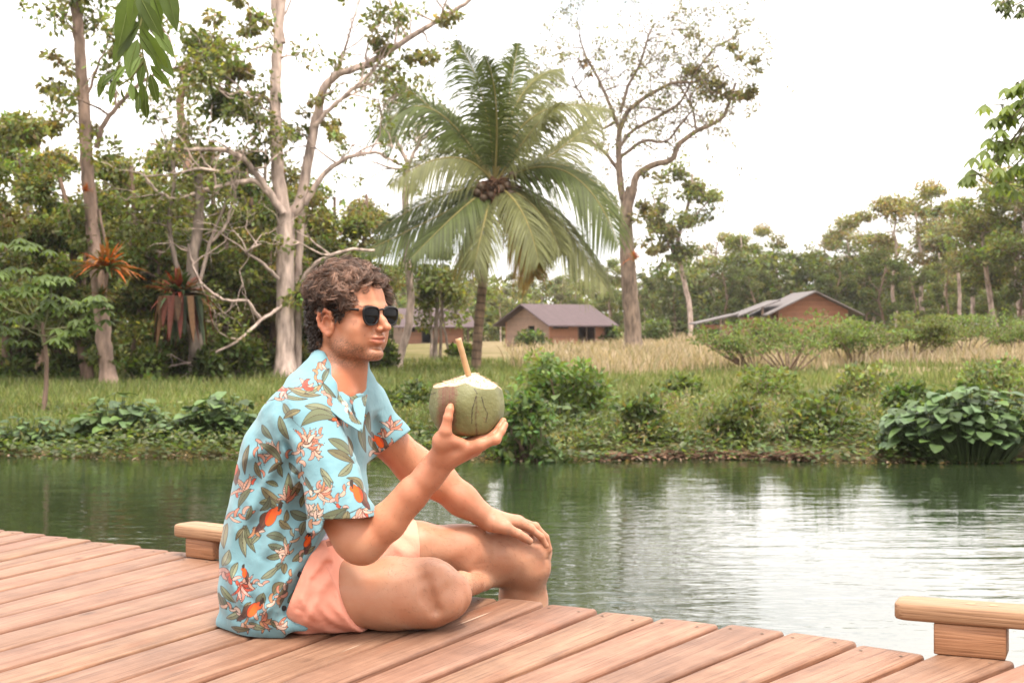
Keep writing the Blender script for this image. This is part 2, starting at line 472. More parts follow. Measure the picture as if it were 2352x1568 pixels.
# pale two-stemmed tree behind the man
hero('pale_tree', 'tall pale two-stemmed tree with bare twisting boughs behind the man', 'tree', (652, 872), 40,
     [([(655, 872), (655, 700), (657, 560), (655, 490)], 22, 20),
      ([(655, 500), (640, 420), (632, 300), (634, 180), (640, 60), (655, -60)], 17, 10, 6),
      ([(648, 100), (632, 20), (622, -60)], 12, 9, 1),
      ([(660, 500, .3), (690, 470, .3), (702, 400, .3), (722, 290, .4), (742, 200, .4), (775, 170, .4), (840, 150, .4), (920, 100, .4), (1000, 50, .4), (1070, 10, .3), (1110, -30, .3)], 14, 3.5, 16),
      ([(682, 672, .55), (704, 628, .4), (735, 597, .2), (800, 572, 0), (860, 575, 0)], 9, 3.5, 2),
      ([(684, 860, .6), (684, 640, .6), (690, 540, .5), (694, 480, .4)], 11, 11),
      ([(700, 470, .3), (740, 400, .3), (800, 360, .3), (860, 345, .3), (920, 378, .3)], 10, 3, 5),
      ([(722, 290, .3), (770, 240, .1), (830, 190, 0), (880, 130, 0)], 8, 3, 8),
      ([(775, 170, .3), (790, 120, .3), (808, 60, .3), (828, -10, .3)], 5, 2, 5),
      ([(650, 490, -.3), (610, 430, -.5), (560, 360, -.8), (500, 340, -1), (420, 345, -1.2), (350, 330, -1.3)], 12, 3, 10),
      ([(560, 360, -.8), (530, 400, -1), (460, 385, -1.2), (400, 400, -1.4), (330, 405, -1.5)], 7, 2, 8),
      ([(645, 480, -.3), (590, 410, -.6), (520, 425, -.9), (460, 440, -1), (400, 460, -1.2), (360, 440, -1.3), (330, 400, -1.4)], 9, 3, 8),
      ([(480, 560, -1), (520, 520, -1), (540, 450, -1), (530, 400, -1)], 5, 3, 4),
      ([(652, 700, -.2), (600, 735, -.6), (550, 782, -.9), (470, 825, -1.1), (385, 842, -1.3)], 6, 2.5, 5),
      ([(600, 735, -.5), (570, 690, -.8), (510, 690, -1), (460, 650, -1.2), (440, 600, -1.3), (432, 560, -1.4)], 6, 3, 4),
      ([(640, 640, -.3), (600, 600, -.6), (560, 580, -.9), (600, 560, -1)], 6, 3, 5),
      ([(634, 260, 0), (615, 225, -.2), (560, 210, -.4), (520, 220, -.6), (470, 180, -.8)], 8, 3, 7),
      ([(634, 110, 0), (600, 105, -.1), (560, 122, -.2), (530, 110, -.3)], 5, 2, 4),
      ([(634, 150, 0), (680, 100, .2), (740, 110, .3), (770, 150, .4)], 2, 1.2, 0)],
     PALEBARK, 11, leaf=(.13, 26, .35, .17), foliage=[(515, 70, 65, 420, G_OLIVE), (480, 95, 60, 380, G_DARK), (570, 40, 50, 260, G_OLIVE), (545, 200, 75, 700, G_DARK), (530, 260, 70, 700, G_DARK),
      (560, 160, 50, 380, G_OLIVE), (620, 320, 60, 500, G_DARK), (700, 250, 35, 110, G_OLIVE), (780, 300, 45, 170, G_OLIVE), (880, 108, 35, 200, G_OLIVE), (1035, 45, 35, 130, G_OLIVE), (985, 130, 45, 260, G_OLIVE), (715, 690, 60, 330, G_MID), (600, 520, 70, 420, G_MID), (560, 620, 60, 380, G_MID)], fs=.20)

# tall trunk on the left with a side bough
hero('vine_clad_tree', 'tall leaning trunk at far left, bark mottled, orange bromeliads growing on it', 'tree', (245, 890), 35,
     [([(250, 885), (238, 780), (228, 660), (215, 560), (205, 450), (198, 350), (193, 260), (186, 150), (178, 60), (168, -60)], 19, 12, 3),
      ([(222, 340), (235, 290), (275, 235), (330, 185), (370, 165)], 9, 4, 4),
      ([(232, 700), (250, 620), (240, 560), (228, 480)], 7, 4, 0),
      ([(196, 230), (228, 150), (250, 90), (228, 40)], 5, 2, 5)],
     (.33, .23, .18), 12, leaf=(.6, 40, .45, .17), foliage=[(140, 260, 70, 500, G_OLIVE), (150, 150, 40, 150, G_OLIVE), (275, 110, 45, 150, G_OLIVE), (190, 520, 60, 500, G_DARK), (200, 800, 45, 400, G_DARK)], fs=.17)

# broken stump-topped tree and thin trees in the left wood
hero('snag_tree', 'thin reddish snag with a broken top rising from the left wood', 'tree', (428, 860), 46,
     [([(420, 860), (425, 640), (440, 500), (425, 330), (410, 240), (425, 195), (422, 150)], 15, 6, 5)], REDBARK, 13, leaf=(.5, 30, .4, .2))
hero('forked_tree', 'brown forked tree with red hanging bromeliads in the left wood', 'tree', (455, 872), 39,
     [([(455, 870), (450, 780), (440, 700), (440, 600), (460, 500), (455, 400)], 20, 10, 3), ([(445, 690, .2), (400, 600), (385, 500), (405, 400), (380, 330)], 9, 4, 4),
      ([(450, 680, -.2), (480, 560), (530, 440), (550, 380)], 7, 3, 4)], GREYBARK, 14, leaf=(.5, 40, .5, .18))

# big sparsely leaved tree right of the palm
hero('spreading_tree', 'tall nearly bare spreading tree with a thick dark mottled trunk right of the palm', 'tree', (1456, 808), 75,
     [([(1457, 808), (1452, 740), (1445, 650), (1440, 580), (1436, 510), (1440, 470), (1452, 430)], 21, 13),
      ([(1440, 500), (1424, 420), (1420, 350), (1422, 300), (1440, 255), (1480, 225), (1540, 190), (1600, 190), (1650, 150)], 11, 3, 14),
      ([(1452, 440), (1462, 400), (1500, 378), (1545, 368), (1560, 330), (1600, 300), (1660, 275), (1675, 235), (1690, 190)], 11, 4, 14),
      ([(1422, 340), (1450, 300), (1510, 270), (1560, 240), (1580, 205), (1600, 160), (1640, 110), (1690, 85)], 6, 2, 14),
      ([(1424, 300), (1400, 240), (1380, 190), (1345, 130), (1330, 80)], 7, 2, 14),
      ([(1415, 280), (1380, 300), (1340, 230), (1315, 180)], 5, 2, 10),
      ([(1425, 260), (1440, 200), (1470, 150), (1490, 80), (1500, 60)], 6, 2, 14),
      ([(1428, 400), (1390, 350), (1350, 320), (1340, 290)], 7, 2, 8),
      ([(1425, 360), (1480, 320), (1530, 330), (1570, 280), (1600, 240)], 6, 2, 10),
      ([(1435, 520), (1400, 480), (1370, 490), (1340, 470)], 5, 2, 5),
      ([(1600, 300), (1590, 240), (1560, 200), (1570, 150)], 4, 2, 8)],
     (.25, .185, .14), 15, leaf=(.30, 12, .32, .17), foliage=[(1665, 215, 45, 500, G_OLIVE), (1710, 210, 35, 260, G_OLIVE), (1600, 160, 22, 160, G_OLIVE), (1690, 110, 30, 120, G_OLIVE), (1640, 190, 26, 160, G_OLIVE), (1735, 150, 22, 110, G_OLIVE), (1500, 480, 40, 350, G_OLIVE), (1480, 560, 30, 150, G_OLIVE), (1340, 150, 30, 60, (.2, .14, .1)), (1480, 400, 30, 130, G_OLIVE)],
     lcol=(.20, .19, .085), fs=.26, twig_len=(.8, 1.9), twdepth=3)

hero('slim_tree', 'slim pale tree with leafy clumps just right of the spreading tree', 'tree', (1590, 755), 120,
     [([(1588, 790), (1585, 700), (1565, 620), (1555, 560), (1570, 500), (1588, 450), (1590, 400)], 7, 3, 8), ([(1565, 610), (1535, 560), (1510, 500), (1500, 450)], 4, 2, 4), ([(1575, 520), (1610, 480), (1635, 455)], 3, 2, 3)],
     PALEBARK, 16, leaf=(.5, 30, .8, .35), foliage=[(1590, 430, 30, 450, G_OLIVE), (1545, 530, 32, 500, G_OLIVE), (1500, 490, 35, 450, G_OLIVE), (1550, 590, 35, 500, G_MID), (1500, 560, 25, 300, G_OLIVE), (1625, 450, 18, 130, G_OLIVE)], fs=.42)

hero('leaning_pale_tree', 'small pale leaning trunk with a dark patch behind the man\'s sunglasses', 'tree', (915, 845), 50,
     [([(912, 845), (925, 800), (940, 740), (945, 680), (935, 600), (930, 500), (932, 420), (938, 370)], 10, 7, 3), ([(938, 380), (915, 330), (880, 280), (870, 240)], 7, 3, 6), ([(938, 380), (960, 330), (990, 300)], 6, 3, 5),
      ([(930, 390), (890, 385), (850, 370)], 5, 2, 4)], PALEBARK, 17, leaf=(.3, 25, .4, .18), foliage=[(900, 160, 30, 120, G_OLIVE), (950, 420, 30, 100, G_OLIVE)], fs=.2)
hero('multi_stem_tree', 'cluster of thin brown stems under leafy tops beside the left cabin', 'tree', (1002, 826), 62,
     [([(1000, 826), (1000, 760), (1005, 700), (1000, 640)], 6, 4, 3), ([(1012, 826, .3), (1012, 740), (1020, 680), (1030, 620)], 5, 3, 3), ([(990, 826, -.4), (992, 760), (985, 700), (975, 640)], 5, 3, 3), ([(1035, 824, .4), (1022, 770), (1015, 700), (1010, 640)], 4, 3, 3)],
     GREYBARK, 18, leaf=(.6, 30, .5, .22), foliage=[(985, 640, 50, 900, G_DARK), (1030, 660, 40, 500, G_MID), (975, 690, 35, 400, G_MID), (1010, 610, 40, 400, G_MID)], fs=.24)

# ---------------------------------------------------------------- the wood on the left and the far tree lines
GL = 'trees of the wood on the left bank'
left = [ # px, base_y, top_y, halfwidth, seed, colour, bark, label
 (-60, 900, 60, 150, 101, G_MID, GREYBARK, 'tall leafy tree cut by the left edge of the photo'),
 (40, 872, 250, 150, 102, G_MID, GREYBARK, 'broad bushy green tree at the far left of the wood'),
 (95, 858, 180, 80, 103, G_OLIVE, BROWNBARK, 'taller olive tree behind the bushy tree at far left'),
 (135, 878, 330, 110, 104, G_MID, BROWNBARK, 'dense green tree just left of the tall leaning trunk'),
 (300, 868, 300, 110, 105, G_MID, BROWNBARK, 'leafy tree filling the gap right of the tall leaning trunk'),
 (345, 852, 330, 95, 106, G_DARK, GREYBARK, 'dark green tree behind the orange bromeliad'),
 (400, 862, 270, 90, 107, G_LIGHT, GREYBARK, 'yellow green tree between snag and leaning trunk'),
 (480, 850, 230, 100, 108, G_OLIVE, BROWNBARK, 'olive crowned tree behind the bare pale boughs'),
 (560, 856, 290, 90, 109, G_DARK, BROWNBARK, 'dark tree close behind the left side of the pale tree'),
 (610, 846, 260, 80, 110, G_MID, GREYBARK, 'rounded tree whose top shows left of the pale tree stem'),
 (700, 848, 280, 80, 111, G_OLIVE, GREYBARK, 'olive tree directly behind the fork of the pale tree'),
 (770, 842, 390, 100, 112, G_MID, BROWNBARK, 'green tree above the man\'s hair'),
 (840, 838, 380, 75, 113, G_OLIVE, BROWNBARK, 'olive tree between the man\'s head and the palm'),
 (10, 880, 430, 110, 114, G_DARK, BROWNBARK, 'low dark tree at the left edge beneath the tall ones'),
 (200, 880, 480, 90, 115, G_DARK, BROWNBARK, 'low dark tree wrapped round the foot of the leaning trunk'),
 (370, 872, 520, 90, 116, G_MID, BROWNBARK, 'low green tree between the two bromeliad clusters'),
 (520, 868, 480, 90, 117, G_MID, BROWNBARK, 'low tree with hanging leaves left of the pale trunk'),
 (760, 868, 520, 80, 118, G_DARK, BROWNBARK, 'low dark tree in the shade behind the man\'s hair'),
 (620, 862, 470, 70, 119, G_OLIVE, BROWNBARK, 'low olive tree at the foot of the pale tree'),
]
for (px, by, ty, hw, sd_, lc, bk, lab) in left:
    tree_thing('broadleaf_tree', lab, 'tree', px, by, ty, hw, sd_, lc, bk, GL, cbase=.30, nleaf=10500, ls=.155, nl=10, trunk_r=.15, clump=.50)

# far tree lines: prototypes and copies, each with its own place and size
def proto(h, cw, cb, seed, lc, bk, **kw):
    tb, lb = make_tree(h, cw, cb, seed, lc, bk, **kw)
    return tb.mesh('trunk', M_BARK), lb.mesh('crown', M_LEAF)
prot = [proto(12, 3.4, .50, 201, G_OLIVE, PALEBARK, nleaf=6500, ls=.25, clump=.95, trunk_r=.22, nl=7),
        proto(12, 2.6, .40, 202, G_MID, PALEBARK, nleaf=6500, ls=.25, clump=.9, trunk_r=.18, nl=8),
        proto(12, 4.2, .62, 203, G_OLIVE, PALEBARK, nleaf=7500, ls=.26, clump=1.0, trunk_r=.20, nl=6, flat=.35),
        proto(12, 2.2, .55, 204, G_PALE, PALEBARK, nleaf=2600, ls=.34, clump=.7, trunk_r=.12, nl=6),
        proto(12, 3.8, .25, 205, G_DARK, BROWNBARK, nleaf=9000, ls=.27, clump=.95, trunk_r=.2, nl=9)]
def far_tree(px, ty, d, k, sw, label, group, rz):
    x = (px - 1176) / FPX * d; gz = float(ground_z(np.array(x), np.array(d)))
    h = CAMZ + (HZ - ty) / FPX * d - gz
    root = tag(empty('forest_tree', (x, d, gz), rz), label, 'tree', group)
    s = h / 12.0; root.scale = (s * sw, s * sw, s)
    for nme, me in zip(('trunk', 'crown'), prot[k]):
        o = bpy.data.objects.new(nme, me); COL.objects.link(o); o.parent = root
    FAR.append(root)
def unique_labels(objs):
    "things that share a label are told apart by their order from left to right"
    words = ['leftmost', 'second from left', 'third from left', 'fourth from left', 'fifth from left', 'sixth from left', 'seventh from left', 'eighth from left', 'ninth from left', 'tenth from left']
    by = {}
    for o in objs: by.setdefault(o['label'], []).append(o)
    for lab, os_ in by.items():
        if len(os_) < 2: continue
        os_.sort(key=lambda o: o.location.x / o.location.y)
        for i, o in enumerate(os_):
            w = 'rightmost' if i == len(os_) - 1 else words[i]
            head_, tail = lab.split(' tree ', 1)
            o['label'] = '%s of the %s trees %s' % (w, head_, tail)
FAR = []
GR = 'trees of the far line on the right'
GM = 'sparse distant trees behind the palm and cabins'
rr = random.Random(5)
right = [(1640, 520, 140, 0, 1.0), (1690, 505, 135, 1, 1.1), (1735, 525, 140, 2, .9), (1780, 560, 132, 4, 1.0), (1660, 600, 128, 4, .9), (1720, 610, 126, 4, 1.0), (1850, 600, 140, 4, 1.0),
         (1890, 500, 138, 1, 1.2), (1945, 490, 135, 0, 1.1), (2000, 500, 130, 1, 1.1), (2060, 430, 122, 2, 1.0), (2115, 440, 120, 0, 1.1), (2035, 560, 118, 4, 1.0), (1930, 600, 124, 4, 1.0),
         (2150, 540, 118, 1, 1.1), (2205, 410, 105, 3, 1.3), (2230, 430, 100, 0, 1.0), (2290, 380, 96, 1, 1.2), (2345, 360, 92, 0, 1.2), (2260, 560, 98, 4, 1.0), (2330, 540, 90, 4, 1.1), (2180, 590, 110, 4, .9), (2090, 610, 116, 4, 1.0), (2400, 330, 90, 1, 1.2),
         (1815, 600, 145, 1, 1.0), (1600, 590, 150, 1, 1.0), (1985, 600, 128, 4, .9), (2400, 500, 85, 4, 1.2), (2470, 420, 88, 0, 1.2)]
rl = ['flat topped tree', 'bushy round tree', 'spreading layered tree', 'thin open-crowned pale tree', 'low dark bushy tree']
pos = ['at the left end of the far line', 'above the right cabin roof', 'right of the cabin gable', 'in the middle of the far line', 'near the right edge of the photo']
for i, (px, ty, d, k, sw) in enumerate(right):
    q = 0 if px < 1760 else 1 if px < 1880 else 2 if px < 2010 else 3 if px < 2170 else 4
    far_tree(px, ty, d, k, sw, '%s %s' % (rl[k], pos[q]), GR + ' ' + pos[q] + ', ' + rl[k], rr.uniform(0, 6.28))
mid = [(880, 600, 120, 3), (915, 585, 130, 1), (960, 610, 125, 3), (1050, 640, 130, 3), (1085, 610, 150, 3), (1150, 630, 125, 3), (1185, 600, 140, 3), (1215, 620, 135, 3), (1250, 590, 150, 1), (1290, 610, 140, 3), (1330, 590, 150, 1),
       (1375, 600, 145, 3), (1405, 570, 140, 1), (1480, 600, 140, 3), (1530, 600, 150, 1), (1550, 640, 135, 4), (1400, 660, 135, 4), (1470, 660, 130, 4), (1320, 680, 145, 4), (1100, 680, 150, 4), (1235, 670, 150, 3), (1000, 690, 150, 4)]
for i, (px, ty, d, k) in enumerate(mid):
    w = 'behind the left cabin' if px < 1090 else 'above the middle cabin roof' if px < 1400 else 'right of the middle cabin'
    far_tree(px, ty, d, k, 1.0 if k != 3 else .9, 'small %s %s' % (rl[k].replace('low dark bushy', 'dark bushy'), w), GM + ', ' + rl[k] + ' ' + w, rr.uniform(0, 6.28))

unique_labels(FAR)
# the far-off wood that closes the view, one mass
def wood_mass(name, x0, x1, d0, d1, zt, n, col, seed, ls):
    r = np.random.default_rng(seed); lb = MB()
    for i in range(n):
        x = r.uniform(x0, x1); y = r.uniform(d0, d1); h = r.uniform(.2, 1) * zt
        leaf_cloud(lb, (x, y, GZ + h), r.uniform(1.2, 2.4), 55, ls, np.array(col) * r.uniform(.5, 1.4), r, flat=.7)
    return tag(lb.build(name, M_LEAF), 'dense dark undergrowth and far foliage closing the wood', 'foliage', None, 'stuff')
wood_mass('wood_backdrop', -48, -8, 58, 70, 6.0, 620, G_MID, 31, .5)
wood_mass('wood_backdrop', -22, -6.5, 43, 55, 5.2, 420, (.24, .265, .08), 35, .17)
wood_mass('wood_backdrop', -30, 110, 158, 175, 6.0, 700, G_MID, 32, .8)
wood_mass('wood_backdrop', 14, 98, 128, 150, 7.5, 1000, G_DARK, 34, .55)
wood_mass('wood_backdrop', -34, 2, 128, 142, 3.6, 300, G_MID, 33, .6)

# ---------------------------------------------------------------- low bushes at the edge of the wood
def bush(name, label, px, py_base, top_y, hw, seed, col, n=900, ls=.13, tpl=LEAF1, mat=None, wid=.55, d=None, group=None):
    d = d or (CAMZ - GZ) * FPX / (py_base - HZ)
    r = np.random.default_rng(seed)
    x = (px - 1176) / FPX * d; gz = float(ground_z(np.array(x), np.array(d)))
    h = CAMZ + (HZ - top_y) / FPX * d - gz; w = hw / FPX * d
    tb = MB(); lb = MB(); k = 26
    for i in range(k):
        a = r.uniform(0, 2 * pi); q = r.uniform(0, 1) ** .5; z = r.uniform(.15, .92) 
        w_ = w * (1 - z ** 2.5 * .55)
        c = np.array([cos(a) * q * w_ * .85, sin(a) * q * w_ * .85, z * h])
        limb(tb, (c[0] * .15, c[1] * .15, -.05), c, .014, .005, r, .12, 4, BROWNBARK)
        leaf_cloud(lb, c, w * .36, n // k, ls, np.array(col) * r.uniform(.6, 1.4), r, tpl=tpl, wid=wid, flat=.75, droop=.1)
    root = tag(empty(name, (x, d, gz)), label, 'bush', group)
    tb.build('stems', M_BARK, root); lb.build('foliage', mat or M_LEAF, root)
    return root
bush('leafy_bush', 'bright leafy bush on the bank just right of the coconut', 1292, 968, 812, 112, 41, (.16, .23, .07), 3200, .11, tpl=LEAF2, wid=.5)
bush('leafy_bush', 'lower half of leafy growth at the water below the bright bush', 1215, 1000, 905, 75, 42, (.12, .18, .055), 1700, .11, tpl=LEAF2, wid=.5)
for i, (px, by, ty, hw, lab) in enumerate([(330, 880, 800, 60, 'low pale green bush right of the leaning trunk'), (540, 872, 770, 70, 'fern-like bush left of the pale trunk'), (610, 866, 800, 45, 'small bush at the foot of the pale tree'),
    (400, 868, 820, 60, 'small bush under the hanging bromeliad'), (40, 880, 800, 60, 'small bush at the left edge of the wood'), (150, 880, 820, 50, 'small bush left of the leaning trunk'), (880, 850, 790, 35, 'small bush behind the man\'s chin'),
    (1220, 800, 765, 40, 'low bush in front of the middle cabin wall'), (1405, 795, 750, 30, 'low bush at the right end of the middle cabin'), (1500, 795, 740, 50, 'low bush right of the spreading trunk'), (1060, 830, 800, 35, 'tuft of green at the foot of the left cabin'),
    (1560, 780, 735, 45, 'low bush left of the right cabin'), (1640, 776, 725, 50, 'low bush in front of the right cabin porch'), (705, 858, 790, 40, 'small bush behind the man\'s collar'), (480, 876, 810, 40, 'small dark bush between bush and forked tree')]):
    bush('low_bush', lab, px, by, ty, hw, 50 + i, (.12, .16, .045), 1100, .20 if by > 840 else .32)

# wispy shrubs in the dry grass on the right: fans of thin stems with flat feathery tops
for i, (px, by, ty, hw, lab, cl) in enumerate([(1560, 935, 868, 70, 'low green mound in the meadow right of the bright leafy bush', (.15, .20, .06)), (1760, 925, 852, 100, 'low bright green mound at the foot of the flat-topped shrub', (.17, .22, .06)), (1990, 935, 850, 90, 'green mound between the shrubs and the broad-leaved clump', (.17, .21, .07)),
    (2300, 930, 838, 110, 'tall green growth behind the broad-leaved clump at the right edge', (.16, .21, .07)), (1690, 985, 920, 70, 'dark weedy tuft low on the bank right of centre', (.12, .15, .05)), (1890, 985, 905, 90, 'bushy weeds on the bank left of the broad-leaved clump', (.14, .18, .06)),
    (960, 945, 880, 60, 'leafy green tuft behind the coconut hand', (.13, .18, .06)), (1475, 985, 915, 60, 'tuft of weeds at the right foot of the bright leafy bush', (.13, .17, .06)), (900, 960, 905, 45, 'tuft of green behind the folded far sleeve', (.13, .18, .06)), (2080, 975, 880, 60, 'leafy bush touching the left side of the broad-leaved clump', (.12, .17, .055))]):
    bush('low_bush', lab, px, by, ty, hw, 90 + i, cl, 1300, .11)
def wispy(label, px, by, top, hw, seed, col=(.16, .22, .065), dense=1.0, lean=0):
    d = (CAMZ - GZ) * FPX / (by - HZ); r = np.random.default_rng(seed)
    x = (px - 1176) / FPX * d; gz = float(ground_z(np.array(x), np.array(d)))
    h = CAMZ + (HZ - top) / FPX * d - gz; w = hw / FPX * d
    tb = MB(); lb = MB()
    for i in range(13):
        a = r.uniform(0, 2 * pi); q = r.uniform(.25, 1)
        e = np.array([cos(a) * w * q + lean * w, sin(a) * w * .7 * q, h * r.uniform(.62, 1) * (1 - .25 * q)])
        pts = limb(tb, (r.normal() * .05, r.normal() * .05, -.1), e, .032, .010, r, .05, 4, BROWNBARK, 7)
        for j in range(4, 7):
            for s in range(3):
                e2 = pts[j] + np.array([r.normal() * .35, r.normal() * .3, r.uniform(.0, .26)]) * w * .42
                limb(tb, pts[j], e2, .008, .003, r, .08, 3, BROWNBARK, 3)
                # flat fronds of small leaflets
                leaf_cloud(lb, e2, w * .20, int(34 * dense), .125, np.array(col) * r.uniform(.7, 1.35), r, flat=.12, wid=.4, droop=0)
    root = tag(empty('wispy_shrub', (x, d, gz)), label, 'shrub')
    tb.build('stems', M_BARK, root); lb.build('foliage', M_LEAF, root)
wispy('wispy flat-topped shrub in dry grass before the right cabin', 1812, 862, 712, 170, 71)
wispy('leaning thin shrub left of the flat-topped one in the dry grass', 1735, 855, 745, 110, 72, dense=.6, lean=-.7)
wispy('wispy shrub behind, below the right end of the right cabin', 1962, 850, 725, 130, 73)
wispy('fuller yellow-green shrub right of the right cabin', 2090, 845, 705, 110, 74, (.16, .19, .06), 1.5)
wispy('low wide shrub in tall grass nearest the right edge', 2215, 840, 715, 140, 75)
wispy('wispy shrub half hidden at the right edge of the meadow', 2330, 838, 730, 90, 76, dense=.8)

# small palmate-leaved tree near the bank at far left
def palmate():
    d = 23.6; x, _, _ = P(97, 960, d); gz = float(ground_z(np.array(x), np.array(d)))
    r = np.random.default_rng(81); tb = MB(); lb = MB()
    top = P(90, 740, d)[2] - gz
    limb(tb, (0, 0, -.1), (0, 0, top), .045, .03, r, .03, 7, BROWNBARK, 9)
    for (px, py, rp) in [(60, 640, 60), (-10, 690, 55), (110, 700, 60), (170, 690, 60), (230, 690, 45), (30, 730, 55), (120, 640, 40), (60, 560, 45), (200, 740, 40), (-30, 610, 60), (0, 760, 40), (150, 760, 35)]:
        c = P(px, py, d + r.uniform(-.5, .5)) - np.array([x, d, gz])
        limb(tb, (0, 0, top * r.uniform(.75, 1)), c, .014, .006, r, .08, 4, (.3, .3, .15))
        for k in range(9):
            h = c + r.normal(size=3) * rp / FPX * d * .5 * np.array([1, 1, .5])
            m = 8; an = np.arange(m) * 2 * pi / m + r.uniform(0, 6)
            Y = np.stack([np.cos(an), np.sin(an), np.full(m, -.45)], 1); Y /= np.linalg.norm(Y, axis=1, keepdims=True)
            X, Y, Z = frames(Y, r, 1.0)
            lb.scatter(LEAF2[0], LEAF2[1], np.tile(h, (m, 1)), X, Y, Z, np.tile([.075, .22, .15], (m, 1)), np.array((.13, .19, .055)) * r.uniform(.8, 1.25))
    root = tag(empty('young_tree', (x, d, gz)), 'young thin-stemmed tree with bright palmate leaves on the left bank', 'tree')
    tb.build('trunk', M_BARK, root); lb.build('crown', M_LEAF, root)
palmate()

# ---------------------------------------------------------------- coconut palm
def strip(mb, pts, w, up, col, fold=.0):
    "ribbon following pts with half width w (array), surface roughly facing up"
    pts = np.asarray(pts); t = np.gradient(pts, axis=0); t /= np.linalg.norm(t, axis=1, keepdims=True) + 1e-9
    s = np.cross(t, up); s /= np.linalg.norm(s, axis=1, keepdims=True) + 1e-9
    nn = np.cross(s, t)
    v = np.stack([pts - s * w[:, None] + nn * fold * w[:, None], pts, pts + s * w[:, None] + nn * fold * w[:, None]], 1).reshape(-1, 3)
    i = np.arange(len(pts) - 1)[:, None] * 3
    f = np.concatenate([i + [0, 1, 4, 3], i + [1, 2, 5, 4]])
    mb.add(v, f, col)

